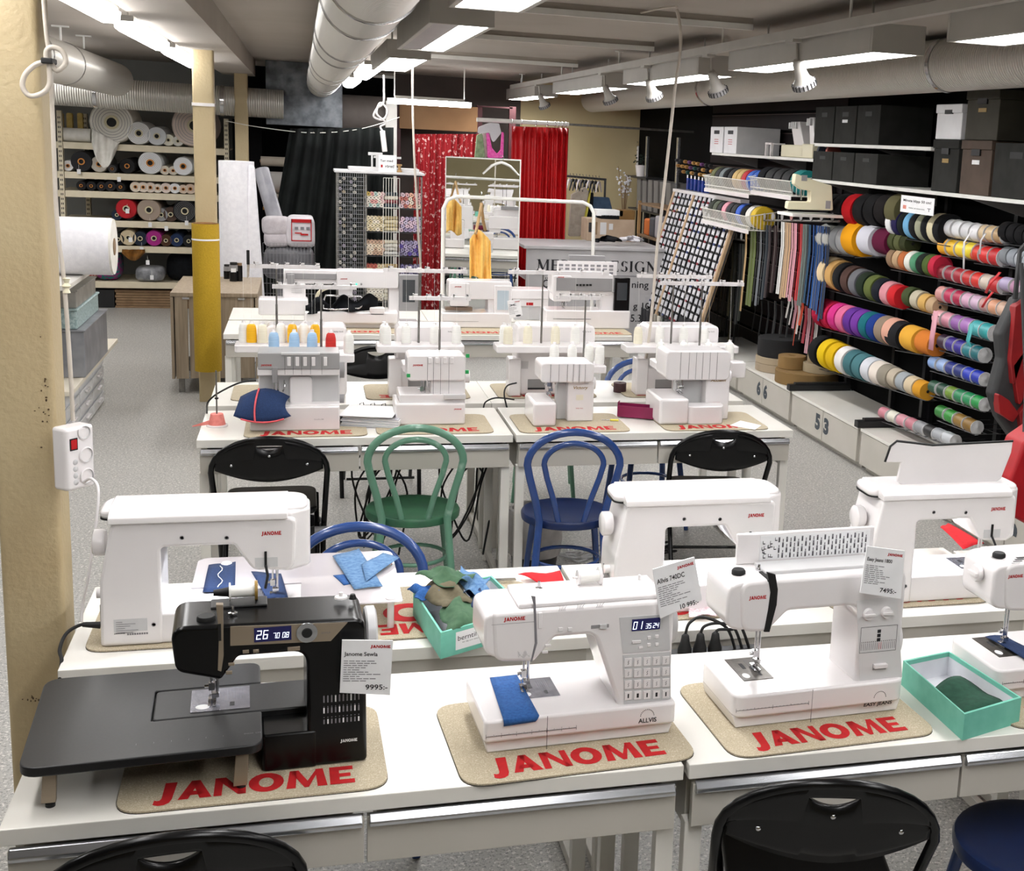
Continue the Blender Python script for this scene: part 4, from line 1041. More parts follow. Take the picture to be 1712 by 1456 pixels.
F4 = Frame((1.14 + at(1683, 990, y=2.55).x - at(1240, 990, y=2.55).x, 2.53, MATZ), R(3))
t = dial_machine(F4, 'white sewing machine cut by the right edge, blue denim under its foot')
q = P3[0][0]
MB().lathe([(0, 0), (.02, 0), (.022, -.006), (.02, -.014), (0, -.016)], Wm, c=(q - .028, .08, zt3 - .04), axis='x', n=24).box(q - .05, q - .03, .062, .098, zt3 - .044, zt3 - .036, Wm).build('side_dial', parent=t, smooth=40)
pr = MB(); janome(pr, (q + .01, fy, zt3 - .035), (1, 0, 0), (0, 0, 1), M['red'], .042, .008)
for k in range(4): pr.box(q + .02 + k * .012, q + .045 + k * .012, .02 + k * .01, .022 + k * .012, zt3 + .0005, zt3 + .001, M['ink'])
ruler(pr, -.2, -.08, .048, -.0004, M['ink'], n=20)
pr.build('lettering', parent=t, smooth=0)
rows = []
for j in range(7):
 s_ = j / 6
 rows.append([W2(F4, Vector((nx_ + .0 + s_ * .03 + k * .014, .19 - s_ * .23, (.088 + .002 * math.sin(k + j)) if s_ < .8 else .086 - (s_ - .8) * .12))) for k, nx_ in enumerate([F3(1232, 1100, z=.083).x] * 5)])
cloth('fabric_strip', rows, navy, 'navy denim strip under the foot of the machine at the right edge', 'fabric')

# ------------------------------------------------------------------ price cards
def card(c4, Y, title, price, label, lines=10, dpt=.003):
 A, Bq, C, D = [at(u, v, y=Y) for u, v in c4]
 ux = (Bq - A); w = ux.length; ux.normalize(); uy = (A - D); h = uy.length; uy.normalize()
 n = ux.cross(uy).normalized()
 mb = MB()
 back = [p - n * dpt for p in (D, C, Bq, A)]; fr_ = [D, C, Bq, A]
 mb.add([*fr_, *back], [(0, 1, 2, 3), (7, 6, 5, 4), (0, 4, 5, 1), (1, 5, 6, 2), (2, 6, 7, 3), (3, 7, 4, 0)], M['paper'])
 def P(a, b): return D + ux * (a * w) + uy * (b * h)
 janome(mb, P(.56, .86), ux, uy, M['red'], w * .4, h * .055)
 write(mb, title, P(.05, .68), ux, uy, M['ink'], width=w * .66, height=h * .1, bold=.015)
 random.seed(len(title))
 for k in range(lines):
  x = .05; z = .6 - k * .42 / lines
  for j in range(random.choice((3, 4, 4, 5))):
   l = random.uniform(.06, .15)
   a, b = P(x, z), P(x + l, z)
   mb.add([p + n * .0006 for p in (a, b, b + uy * h * .014, a + uy * h * .014)], [(0, 1, 2, 3)], M['greyink']); x += l + .02
 write(mb, price, P(.5, .06), ux, uy, M['ink'], width=w * .44, height=h * .1, bold=.015)
 return tag(mb.build('price_card', smooth=0), label, 'price card', 'price cards on the machines')
card([(572, 1070), (657, 1071), (652, 1162), (568, 1158)], 2.475, 'Janome Sewla', '9995:-', 'white price card reading 9995:- on the black machine')
card([(1091, 952), (1161, 931), (1174, 1003), (1104, 1034)], 2.49, 'Allvis 740DC', '10 995:-', 'tilted white price card reading 10 995:- behind the Allvis machine')
card([(1450, 913), (1513, 921), (1506, 1001), (1438, 991)], 2.49, 'Easy Jeans 1800', '7495:-', 'white price card reading 7495:- on the dial machine')
# ================================================================== large machines standing back to us
F5 = Frame((-.245, 3.215, MATZ), 0)
K5 = [F5(u, v, y=0) for u, v in ((166, 1079), (171, 923), (188, 872), (482, 868), (484, 954), (423, 954), (403, 941), (391, 913), (268, 914), (272, 1078))]
zt5 = (K5[2].z + K5[3].z) / 2; xl5, xr5 = K5[0].x, F5(516, 880, y=.07).x
def big_machine(loc, label, raised=False):
 t = thing('sewing_machine', loc, label, 'sewing machine')
 k = K5; xc = k[8].x; za = (k[7].z + k[8].z) / 2
 body = [(xl5 + .003, 0, 0), (xl5 + .006, .17, .1), (k[2].x - .005, zt5, .02), (xr5 - .03, zt5, .02), (xr5 - .035, k[4].z, .03), (k[5].x, k[5].z, .03), (k[7].x, za, .01), (xc, za, .012), (xc, .0, 0)]
 MB().prism(roundpoly(body, 6), 0, .17, M['plastic'], plane='xz').build('body', parent=t, smooth=40, bevel=.008, seg=3)
 cap = [(k[4].x - .02, .012, 0), (k[4].x + .004, .012, .01), (xr5 + .004, .05, .03), (xr5 + .004, .14, .03), (k[4].x + .004, .165, .01), (k[4].x - .02, .165, 0)]
 MB().prism(roundpoly(cap, 5), k[4].z - .004, zt5 + .012, M['plastic'], plane='xy').build('end_cover', parent=t, smooth=50, bevel=.008, seg=3)
 top = roundpoly([(xl5 + .005, .03, .03), (xr5 - .002, .03, .04), (xr5 - .002, .17, .06), (xl5 + .005, .17, .06)], 6)
 MB().prism(top, zt5, zt5 + .022, M['plastic'], plane='xy').build('top_cover', parent=t, smooth=40, bevel=.008, seg=3)
 MB().prism([(a, b) for a, b in top], zt5 - .002, zt5 + .0015, M['rubber'], plane='xy').build('dark_seal', parent=t, smooth=0)
 lip = MB().prism(roundpoly([(-.008, zt5 - .002, .003), (-.006, zt5 + .014, .006), (.03, zt5 + .03, .01), (.15, zt5 + .03, .01), (.15, zt5 - .002, 0)], 4), xl5 + .03, k[4].x - .003, M['plastic'], plane='yz')
 lip.build('carrying_lid', parent=t, smooth=35, bevel=.002)
 if raised:
  F = Frame(loc)
  q = [F(u, v, y=.05) for u, v in ((1510, 812), (1499, 804), (1507, 773), (1480, 773), (1489, 747), (1500, 738), (1560, 745), (1694, 738), (1691, 757), (1674, 800), (1662, 808))]
  MB().prism([(p.x, p.z) for p in q], .05, .06, M['plastic'], plane='xz').build('raised_lid', parent=t, smooth=40, bevel=.003)
  MB().tube([(p.x, .052, p.z + .001) for p in q[3:8]], .0035, M['rubber'], n=8).build('lid_seal', parent=t, smooth=60)
 MB().prism(roundpoly([(xc - .02, .005, .01), (xr5 - .0, .005, .02), (xr5 + .0, .19, .02), (xc - .02, .19, .01)], 5), .0, .078, M['plastic'], plane='xy').build('bed', parent=t, smooth=40, bevel=.005, seg=3)
 pl = F5(440, 985, z=.079)
 needle_plate(t, k[6].x - .0, k[6].x + .08, .05, .15, .0785)
 needle_unit(t, k[5].x + .045, .09, k[5].z, .079)
 MB().box(k[5].x + .028, k[5].x + .034, -.004, .0, k[5].z + .012, k[5].z + .05, M['rubber']).tube([(k[5].x + .031, -.004, k[5].z + .014), (k[5].x + .036, -.02, k[5].z - .008), (k[5].x + .03, -.024, k[5].z - .04)], .0035, M['rubber'], n=8).build('presser_lever_grip', parent=t, smooth=40)
 MB().box(k[5].x + .005, k[5].x + .06, -.001, .002, k[5].z + .008, k[5].z + .034, M['plastic2']).build('lever_recess', parent=t, smooth=0)
 MB().lathe([(0, -.03), (.028, -.03), (.034, -.026), (.034, -.006), (.03, 0), (0, 0)], M['plastic'], c=(xl5 + .012, .085, .245), axis='x', n=28).build('handwheel', parent=t, smooth=40)
 MB().lathe([(0, -.016), (.012, -.016), (.012, 0), (0, 0)], M['plastic'], c=(xl5 + .006, .06, .12), axis='x', n=16).build('side_knob', parent=t, smooth=40)
 d = MB()
 for u, v in ((304, 899), (379, 899), (257, 1044)):
  p = F5(u, v, y=0); d.lathe([(0, 0), (.0036, 0), (.0046, -.001), (.0056, 0)], M['plastic3'], c=(p.x, -.0006, p.z), axis='y', n=14)
 d.build('screw_holes', parent=t, smooth=40)['kind'] = 'stuff'
 a, b = F5(191, 1068, y=0), F5(246, 1033, y=0)
 lb = MB().box(a.x, b.x, -.0008, 0, a.z + (b.z - a.z) * .35, b.z, M['plastic2'])
 for i in range(6): lb.box(a.x + .005, a.x + .02 + .006 * ((i * 5) % 7), -.0013, -.0008, b.z - .008 - i * .0055, b.z - .0068 - i * .0055, M['greyink'])
 janome(lb, (a.x, 0, a.z + .012), (1, 0, 0), (0, 0, 1), M['ink'], .026, .003)
 for i in range(9): lb.box(a.x + .03 + i * .0055, a.x + .034 + i * .0055, -.0008, 0, a.z + .008, a.z + .0125, M['greyink'])
 lb.build('rating_label', parent=t, smooth=0)
 p = F5(437, 895, y=0); w = MB(); janome(w, (p.x, 0, p.z), (1, 0, 0), (0, 0, 1), M['red'], .048, .010); w.build('lettering', parent=t, smooth=0)
 sm_ = MB()
 for i in range(9): sm_.box(xl5 - .0, xl5 + .004, .03 + i * .011, .034 + i * .011, .05 + i * .002, .10 + i * .002, M['plastic3'])
 sm_.build('vent', parent=t, smooth=0)['kind'] = 'stuff'
 L = bpy.data.lights.new('bed lamp', 'SPOT'); L.energy = 2.2; L.spot_size = R(130); L.shadow_soft_size = .01; L.color = (.86, .92, 1)
 lo = bpy.data.objects.new('work_light', L); COL.objects.link(lo); lo.parent = t; lo.location = (k[7].x + .0, .09, za - .012); lo.rotation_euler = (0, R(12), 0)
 MB().box(k[7].x - .03, k[7].x + .0, .07, .11, za - .004, za + .001, M['led']).build('lamp_lens', parent=t, smooth=0)
 return t
big_machine(F5.o, 'large white machine seen from behind beside the pillar, left of the clear extension table')
big_machine((1.057, 3.215, MATZ), 'large white machine seen from behind, right of the mint scrap box')
big_machine((1.812, 3.19, MATZ), 'large white machine seen from behind with its lid raised, red cloth under the foot', True)

# clear extension table with four feet
et = thing('extension_table', (.04, 3.19, DZ + .0055), 'clear acrylic extension table behind the black machine with light denim swatches', 'extension table')
c4 = [at(u, v, z=.845) for u, v in ((674, 1006), (655, 921), (345, 925), (328, 950))]
o = et.location
pts = [(c4[0].x - o.x, c4[0].y - o.y, .01), (c4[1].x - o.x, c4[1].y - o.y, .04), (c4[2].x - o.x, c4[1].y - o.y, .06), (c4[3].x - o.x, .42, .02), (c4[3].x - o.x, .20, .0), (-.05, .20, .0), (-.05, c4[0].y - o.y, .01)]
MB().prism(roundpoly(pts, 6), .078, .082, M['clear'], plane='xy').build('acrylic_top', parent=et, smooth=30, bevel=.001)
for x, y in ((pts[0][0] - .03, pts[0][1] + .03), (pts[1][0] - .05, pts[1][1] - .05), (pts[2][0] + .06, pts[1][1] - .06)):
 MB().cyl((x, y, 0), (x, y, .078), .009, M['plastic'], n=14).lathe([(0, .004), (.012, .004), (.016, .0), (.016, -.002)], M['plastic'], c=(x, y, .083)).build('foot', parent=et, smooth=40)
w = MB(); janome(w, (.20, .32, .0825), (-1, 0, 0), (0, -1, 0), M['red'], .05, .01); w.build('lettering', parent=et, smooth=0)

def scrap(c, Z, m, label, waves=.002, name='fabric_swatch', n=6, group=None, dz=0):
 """small piece of cloth lying at height Z, corners given by photo pixels"""
 A, B_, C_, D_ = [at(u, v, z=Z) for u, v in c]
 rows = []
 for j in range(n + 1):
  r_ = []
  for i in range(n + 1):
   a, b = i / n, j / n
   p = A * (1 - a) * (1 - b) + B_ * a * (1 - b) + C_ * a * b + D_ * (1 - a) * b
   r_.append((p.x, p.y, Z + waves * (1 + math.sin(a * 7 + b * 4)) + dz * b))
  rows.append(r_)
 return cloth(name, rows, m, label, 'fabric', group=group)
ldenim = mat('light stitched denim', '6b8fb5', rough=.9, noise=(90, 3), col2='4c739f')
scrap([(556, 930), (600, 918), (640, 980), (592, 985)], .852, ldenim, 'light blue denim swatch with white stitch rows, lower one of the crossed pair', .001)
scrap([(605, 944), (640, 925), (668, 932), (612, 972)], .858, ldenim, 'light blue denim swatch lying across the other on the clear table', .001)
scrap([(557, 962), (600, 958), (612, 972), (575, 978)], .8485, denim, 'small dark blue swatch peeping out under the light denim pair', .0)
scrap([(349, 945), (394, 940), (393, 989), (339, 990)], .848, navy, 'navy swatch with a white wavy seam beside the needle of the left rear machine', .001)
sw = MB().tube([at(368 + 4 * math.sin(k * 1.1), 946 + k * 3.5, z=.853) for k in range(11)], .0012, M['spool'], n=5)
tag(sw.build('stitching', smooth=60), 'white wavy row of stitches on the navy swatch', 'stitching')
scrap([(420, 956), (470, 960), (482, 1000), (446, 1000)], .848, navy, 'navy denim strip under the foot of the left rear machine', .001)
red_cloth = mat('red felt', 'cc1420', rough=.9, noise=(90, 3), col2='bb101b')
scrap([(1572, 882), (1585, 876), (1645, 908), (1610, 918)], .852, red_cloth, 'red cloth strip under the foot of the machine with the raised lid', .002, dz=0)
lace = mat('pink lace', 'dbbcc4', rough=.9, noise=(160, 2, .45, .5), col2='f0e2e6')
scrap([(1150, 1000), (1200, 1000), (1198, 1030), (1152, 1032)], .772, lace, 'pale pink patterned scrap in front of the middle rear machine', .004)
scrap([(866, 962), (936, 957), (946, 980), (900, 975)], .775, red_cloth, 'red cloth scrap behind the Allvis machine', .004)
# scissors half hidden behind the Allvis machine
t = thing('scissors', at(800, 972, z=.772), 'white handled scissors lying by the red scrap behind the Allvis machine', 'scissors')
for s_ in (-1, 1):
 MB().prism([(0, 0), (.11, .004 * s_), (.11, .008 * s_), (0, .012 * s_)], 0, .003, M['chrome'], plane='xy').build('blade', parent=t, smooth=0)
 MB().tube([(-.005 + .022 * math.cos(a) - .02, s_ * .016 + .012 * math.sin(a), .002) for a in [k * PI / 7 for k in range(14)]], .004, M['plastic'], n=8, closed=True).build('handle', parent=t, smooth=60)

# mint cardboard boxes
def mint_box(c4, Z, h, label, side_label=False):
 P4 = [at(u, v, z=Z) for u, v in c4]; ctr = sum(P4, Vector()) / 4
 t = thing('mint_box', (ctr.x, ctr.y, Z - h), label, 'box')
 L4 = [p - Vector((ctr.x, ctr.y, Z)) for p in P4]; th = .004
 mb = MB(); tn = M['teal']; inner = mat('white card inside', 'd5d6dc', rough=.8, noise=(20, 2), col2='dcdde2')
 for i in range(4):
  a, b = L4[i], L4[(i + 1) % 4]; ia, ib = a * .955, b * .955
  mb.add([(a.x, a.y, 0), (b.x, b.y, 0), (b.x, b.y, h), (a.x, a.y, h)], [(0, 1, 2, 3)], tn)
  mb.add([(ia.x, ia.y, .003), (ib.x, ib.y, .003), (ib.x, ib.y, h - .012), (ia.x, ia.y, h - .012)], [(3, 2, 1, 0)], inner)
  mb.add([(ia.x, ia.y, h - .012), (ib.x, ib.y, h - .012), (ib.x, ib.y, h), (ia.x, ia.y, h)], [(3, 2, 1, 0)], tn)
  mb.add([(a.x, a.y, h), (b.x, b.y, h), (ib.x, ib.y, h), (ia.x, ia.y, h)], [(0, 1, 2, 3)], tn)
 mb.add([(p.x, p.y, 0) for p in L4], [(3, 2, 1, 0)], tn); mb.add([(p.x * .955, p.y * .955, .003) for p in L4], [(0, 1, 2, 3)], inner)
 mb.build('tray', parent=t, smooth=0)
 return t, L4, h
t, L4, h = mint_box([(1510, 1104), (1586, 1088), (1708, 1166), (1613, 1194)], .825, .0645, 'open mint green cardboard box at the front edge holding dark green cloth')
dg = mat('dark green felt', '1d4434', rough=.95, noise=(60, 3), col2='24503d')
rows = []; A, B_, C_, D_ = [at(u, v, z=.80) for u, v in ((1562, 1142), (1606, 1122), (1682, 1168), (1612, 1196))]
for j in range(9):
 rows.append([])
 for i in range(9):
  a, b = i / 8, j / 8; p = A * (1 - a) * (1 - b) + B_ * a * (1 - b) + C_ * a * b + D_ * (1 - a) * b
  rows[-1].append((p.x + .003 * math.sin(j * 5), p.y, .785 + .012 * math.sin(a * 3) + .004 * math.sin(b * 9)))
cloth('fabric_piece', rows, dg, 'dark green cloth with pinked edge lying in the mint box', 'fabric')
t, L4, h = mint_box([(691, 988), (737, 1058), (880, 1018), (822, 962)], .835, .070, 'mint green box full of fabric scraps behind the Allvis machine')
a, b = L4[1], L4[2]; ux = (b - a).normalized(); q = a + ux * .045
lb = MB(); n_ = Vector((ux.y, -ux.x, 0)); up_ = Vector((0, 0, 1))
o_ = Vector((q.x, q.y, .012)) + n_ * .0008
lb.add([o_, o_ + ux * .13, o_ + ux * .13 + up_ * .048, o_ + up_ * .048], [(0, 1, 2, 3)], M['paper'])
write(lb, 'berntilunds', o_ + ux * .006 + up_ * .024, ux, up_, M['ink'], width=.10, height=.013)
write(lb, 'för dig som älskar att sy', o_ + ux * .02 + up_ * .015, ux, up_, M['ink'], width=.07, height=.004)
lb.build('shop_label', parent=t, smooth=0)
og = mat('olive green cloth', '4c6b50', rough=.95, noise=(50, 3), col2='3f5f46')
ol = mat('khaki cloth', '6c6450', rough=.95, noise=(50, 3), col2='5f5845')
def crumple(c, Z, m, label, seed, amp=.02):
 random.seed(seed); ph = [random.uniform(0, 6) for _ in range(6)]
 A, B_, C_, D_ = [at(u, v, z=Z) for u, v in c]; rows = []; n = 12
 for j in range(n + 1):
  r_ = []
  for i in range(n + 1):
   a, b = i / n, j / n; p = A * (1 - a) * (1 - b) + B_ * a * (1 - b) + C_ * a * b + D_ * (1 - a) * b
   e = math.sin(a * PI) * math.sin(b * PI)
   r_.append((p.x + .01 * math.sin(ph[0] + b * 8), p.y + .01 * math.sin(ph[1] + a * 7), Z - .012 + amp * e + .006 * math.sin(ph[2] + a * 11 + b * 3) + .005 * math.sin(ph[3] + b * 13)))
  rows.append(r_)
 return cloth('fabric_scrap', rows, m, label, 'fabric', group='scraps heaped in the mint box')
crumple([(700, 975), (765, 962), (800, 1000), (735, 1012)], .852, ol, 'khaki scrap in the middle of the heap in the mint box', 1, .03)
crumple([(697, 955), (745, 940), (790, 958), (750, 975)], .882, og, 'green scrap on top at the back of the heap in the mint box', 2, .02)
crumple([(740, 1000), (790, 985), (822, 1030), (742, 1046)], .846, og, 'green scrap hanging over the front corner of the mint box', 3, .02)
crumple([(765, 945), (815, 965), (818, 990), (775, 985)], .872, ldenim, 'light denim scrap at the back right of the heap in the mint box', 4, .015)
crumple([(685, 972), (735, 978), (748, 996), (700, 992)], .858, denim, 'denim scrap at the left of the heap in the mint box', 5, .012)
crumple([(780, 975), (820, 985), (830, 1015), (790, 1010)], .850, navy, 'dark blue scrap at the right of the heap in the mint box', 6, .02)

# cords and plugs in the gap between the two front desk rows
def cord(name, pts, r, m, label, cat='cord', group=None, n=8):
 P_ = [Vector(p) for p in pts]; out = []
 for i in range(len(P_) - 1):
  p0, p1, p2, p3 = P_[max(i - 1, 0)], P_[i], P_[i + 1], P_[min(i + 2, len(P_) - 1)]
  for j in range(6):
   q = j / 6; out.append(.5 * ((2 * p1) + (p2 - p0) * q + (2 * p0 - 5 * p1 + 4 * p2 - p3) * q * q + (3 * p1 - p0 - 3 * p2 + p3) * q ** 3))
 out.append(P_[-1])
 return tag(MB().tube(out, r, m, n=n).build(name, smooth=60), label, cat, group)
ps = thing('power_strip', (.98, 3.025, .70), 'black power strip lying between the front desk rows under the plugs', 'power strip')
MB().prism(rrect(-.16, .2, -.025, .025, .008), 0, .03, M['blackm'], plane='xy').build('housing', parent=ps, smooth=30)
MB().box(-.14, -.12, -.022, .022, -.70, 0, M['blackm']).box(.16, .18, -.022, .022, -.70, 0, M['blackm']).build('bracket', parent=ps, smooth=0)
for i, (u, v) in enumerate(((1145, 1080), (1170, 1084), (1195, 1084))):
 p = at(u, v, y=3.02); l = ['left', 'middle', 'right'][i] + ' one of the three black plugs standing between the front desks'
 t = thing('power_plug', (p.x, 3.02, .73), l, 'plug', 'plugs between the front desks')
 MB().lathe([(0, 0), (.019, 0), (.019, .012), (.013, .03), (.010, .05), (.004, .056)], M['rubber'], n=14).build('plug_body', parent=t, smooth=50)
 e = at(1215 + i * 12, 1082, y=3.02)
 cord('black_cable', [(p.x, 3.02, .784), (p.x + .01, 3.02, .815 - .012 * i), (p.x + .05, 3.03, .825 - .02 * i), (e.x, 3.03, .79), (e.x + .03, 3.03, .72)], .0042, M['rubber'], ['left', 'middle', 'right'][i] + ' black cord looping up from its plug between the front desks', group='cords between the front desks')
cord('black_cable', [at(165, 1045, y=3.25), at(140, 1043, y=3.25), at(112, 1058, y=3.24), at(100, 1085, y=3.2), at(103, 1104, y=3.16), at(100, 1135, y=3.1)], .0045, M['rubber'], 'black cord leaving the left rear machine and hanging off the desk corner')
MB_ = MB().cyl(at(168, 1045, y=3.25), at(138, 1044, y=3.25), .009, M['rubber'], r1=.006, n=12)
tag(MB_.build('cable_plug', smooth=40), 'black plug in the side of the left rear machine', 'plug')

# ================================================================== overlockers in the middle rows
def blk(F, t, name, u0, v0, u1, v1, y, d, m, bev=.004, z0=None, rr=0):
 a, b = F(u0, v1, y=y), F(u1, v0, y=y); zz = a.z if z0 is None else z0
 if rr: return MB().prism(rrect(a.x, b.x, zz, b.z, rr, 5), y, y + d, m, plane='xz').build(name, parent=t, smooth=40, bevel=bev, seg=2)
 return MB().box(a.x, b.x, y, y + d, zz, b.z, m).build(name, parent=t, smooth=30, bevel=bev, seg=2)
def lines(F, t, uvs, y, m, w=.0012, name='seam_lines'):
 mb = MB()
 for u0, v0, u1, v1 in uvs:
  a, b = F(u0, v0, y=y), F(u1, v1, y=y)
  if abs(a.z - b.z) > abs(a.x - b.x): mb.box(a.x - w / 2, a.x + w / 2, y - .0008, y, min(a.z, b.z), max(a.z, b.z), m)
  else: mb.box(min(a.x, b.x), max(a.x, b.x), y - .0008, y, a.z - w / 2, a.z + w / 2, m)
 return tag(mb.build(name, parent=t, smooth=0), kind='stuff')
cone_prof = [(0, 0), (.031, 0), (.031, .004), (.026, .006), (.0255, .06), (.023, .085), (.012, .1), (.009, .104), (.009, .118), (.006, .12), (.006, .105)]
def make_cone(col):
 t = thing('thread_cone', (0, 0, 0), 'x', 'thread cone')
 MB().lathe([(0, .004), (.0245, .004), (.0255, .012), (.0245, .07), (.02, .092), (.012, .1), (0, .1)], col, n=18).build('thread', parent=t, smooth=50)
 MB().lathe([(.0, 0), (.024, 0), (.024, .004), (0, .004)], M['plastic'], n=18).lathe([(.0125, .1), (.010, .102), (.009, .112), (.006, .113), (0, .113)], M['plastic'], n=14).build('spool_core', parent=t, smooth=50)
 return t
CC = {'w': make_cone(M['spool']), 'c': make_cone(mat('cream thread', 'eae4cf', rough=.6, noise=(200, 2), col2='e0d9c2', stretch=(.1, .1, 3))),
      'y': make_cone(mat('yellow thread', 'f2b705', rough=.6, noise=(200, 2), col2='e3a904', stretch=(.1, .1, 3))), 'b': make_cone(mat('pale blue thread', 'a9c9e6', rough=.6, noise=(200, 2), col2='98bbdc', stretch=(.1, .1, 3))),
      'r': make_cone(mat('red thread', 'd42a22', rough=.6, noise=(200, 2), col2='bf211b', stretch=(.1, .1, 3)))}
cone_used = set()
names = {'w': 'white', 'c': 'cream', 'y': 'yellow', 'b': 'pale blue', 'r': 'red'}
def cone(k, x, y, z, label, sc=1.0):
 o = dup(CC[k]) if k in cone_used else CC[k]; cone_used.add(k)
 o.location = (x, y, z); o['label'] = label; o['group'] = 'thread cones on the overlockers'; o.scale = (sc, sc, sc)
ORD = ['first', 'second', 'third', 'fourth', 'fifth', 'sixth', 'seventh', 'eighth']
def stand(F, t, ut0, ut1, y, ztray, rod_u, bar, where, cones, thick=.035):
 """thread tray, rod and guide bar of an overlocker; cones = [(kind, u)] from left to right"""
 x0, x1 = F(ut0, 590, y=y).x, F(ut1, 590, y=y).x
 MB().prism(rrect(x0, x1, y - .075, y + .075, .02), ztray - thick, ztray, M['plastic'], plane='xy').build('thread_tray', parent=t, smooth=35, bevel=.004)
 xr_ = F(rod_u, 560, y=y + .03).x; zb = F((bar[0] + bar[2]) / 2, (bar[1] + bar[3]) / 2, y=y + .03).z
 MB().cyl((xr_, y + .03, ztray - .01), (xr_, y + .03, (ztray + zb) / 2), .0055, M['rod'], n=10).cyl((xr_, y + .03, (ztray + zb) / 2), (xr_, y + .03, zb), .004, M['rod'], n=10).build('telescopic_rod', parent=t, smooth=50)
 a, b = F(bar[0], bar[1], y=y + .03), F(bar[2], bar[3], y=y + .03); g = MB()
 g.box(a.x, b.x, y + .02, y + .038, zb - .011, zb + .007, M['plastic'])
 g.cyl((xr_, y + .03, zb - .012), (xr_, y + .03, zb + .012), .011, M['plastic'], n=14)
 for k in range(5):
  x = a.x + (b.x - a.x) * (k + .25) / 4.6
  g.box(x, x + .006, y + .003, y + .03, zb - .006, zb + .02, M['plastic']).box(x, x + .022, y + .003, y + .009, zb + .012, zb + .02, M['plastic'])
 g.build('thread_guide_bar', parent=t, smooth=30)
 o = Vector(t.location)
 for i, (k, u, dy) in enumerate(cones):
  p = F(u, 580, y=y + dy)
  cone(k, o.x + p.x, o.y + y + dy, o.z + ztray + .0005, '%s thread cone, %s from left on %s' % (names[k], ORD[i], where), .92)
  MB().cyl((p.x, y + dy, ztray + .1), (p.x, y + .03, zb), .00045, M['spool'], n=4, caps=False).build('thread_strand', parent=t, smooth=0)
G = 'white overlockers on the middle rows'
Fs = Frame((-.02, 5.56, MATZ))
t = thing('overlocker', Fs.o, 'grey and white overlocker at the left end of the middle row with blue cloth', 'overlocker')
P1_, P2_, P3_ = M['plastic'], M['plastic2'], M['plastic3']
blk(Fs, t, 'base', 418, 680, 568, 720, 0, .22, P1_, .005, 0)
blk(Fs, t, 'gap_shelf', 418, 676, 568, 681, .03, .2, P1_, .002)
blk(Fs, t, 'body', 433, 614, 568, 684, .1, .14, P2_, .006)
blk(Fs, t, 'head_panel', 430, 615, 568, 628, .05, .1, P1_, .003)
blk(Fs, t, 'top_panel', 431, 590, 568, 618, .045, .16, mat('warm grey plastic', '9b9a9a', rough=.35, noise=(6, 2), col2='a2a1a1'), .004)
blk(Fs, t, 'lens_cover', 484, 630, 522, 677, .08, .05, P1_, .006, rr=.02)
blk(Fs, t, 'looper_cover', 470, 590, 535, 594, .04, .02, P2_, .002)
lines(Fs, t, [(u, 596, u, 626) for u in (476, 490, 504, 519, 538)] + [(453, 684, 453, 719), (458, 705, 542, 705)], .044, M['ink'])
for u in (480, 494, 507, 521, 541): blk(Fs, t, 'tension_dial', u, 597, u + 6, 612, .038, .01, P1_, .0015)
w = MB(); p = Fs(436, 612, y=.0445); janome(w, (p.x, .0445, p.z), (1, 0, 0), (0, 0, 1), M['red'], .045, .008); p = Fs(525, 702, y=0); write(w, 'CoverPro 900', (p.x, -.0005, p.z), (1, 0, 0), (0, 0, 1), M['greyink'], width=.04, height=.005); w.build('lettering', parent=t, smooth=0)
nb = Fs(459, 670, y=.06); needle_unit(t, nb.x, .06, .2, .088, 1.4)
blk(Fs, t, 'needle_clamp', 455, 614, 464, 640, .04, .02, P3_, .002)
MB().lathe([(0, 0), (.035, 0), (.035, .02), (0, .024)], P3_, c=(Fs(568, 620, y=.1).x, .14, .24), axis='x', n=24).build('handwheel', parent=t, smooth=40)
MB().lathe([(0, 0), (.02, 0), (.02, .02), (0, .02)], P3_, c=(Fs(568, 665, y=.1).x, .14, .11), axis='x', n=20).build('adjuster', parent=t, smooth=40)
stand(Fs, t, 440, 592, .31, .29, 537, (455, 479, 596, 479), 'the stand of the grey overlocker', [('b', 458, 0), ('b', 492, 0), ('b', 522, 0), ('r', 553, -.01), ('w', 583, -.02)])
# blue cloth with pink seams hanging from it
rows = []; random.seed(2)
top_ = [(470, 655), (452, 650), (430, 648), (415, 655)];
for j in range(8):
 b = j / 7; r_ = []
 for i in range(9):
  a = i / 8
  u = 485 - 83 * a - 12 * b + (-14 + 36 * b) * (1 - a) * b - 8 * b * (1 - a); v = 663 - 14 * math.sin(a * PI) + b * (12 + 45 * math.sin(PI * (.15 + .7 * a)))
  y = 5.61 - .10 * b - .02 * math.sin(b * PI) ; p = at(u, v, y=y)
  r_.append((p.x, p.y, max(p.z, MATZ + .003)))
 rows.append(r_)
cloth('cloth_sample', rows, navy, 'dark blue cloth sample hanging from the grey overlocker with coral seams', 'fabric')
coral = mat('coral tape', 'e0626a', rough=.8, noise=(60, 2), col2='d6545d')
sm_ = MB().tube([(p[0], p[1] - .004, p[2] + .002) for p in [rows[j][5] for j in range(8)]], .004, coral, n=6).tube([(p[0], p[1] - .003, p[2]) for p in rows[7][1:8]], .004, coral, n=6)
tag(sm_.build('seam_tape', smooth=50), 'coral seam stitching down and along the hem of the dark blue cloth sample', 'seam tape')

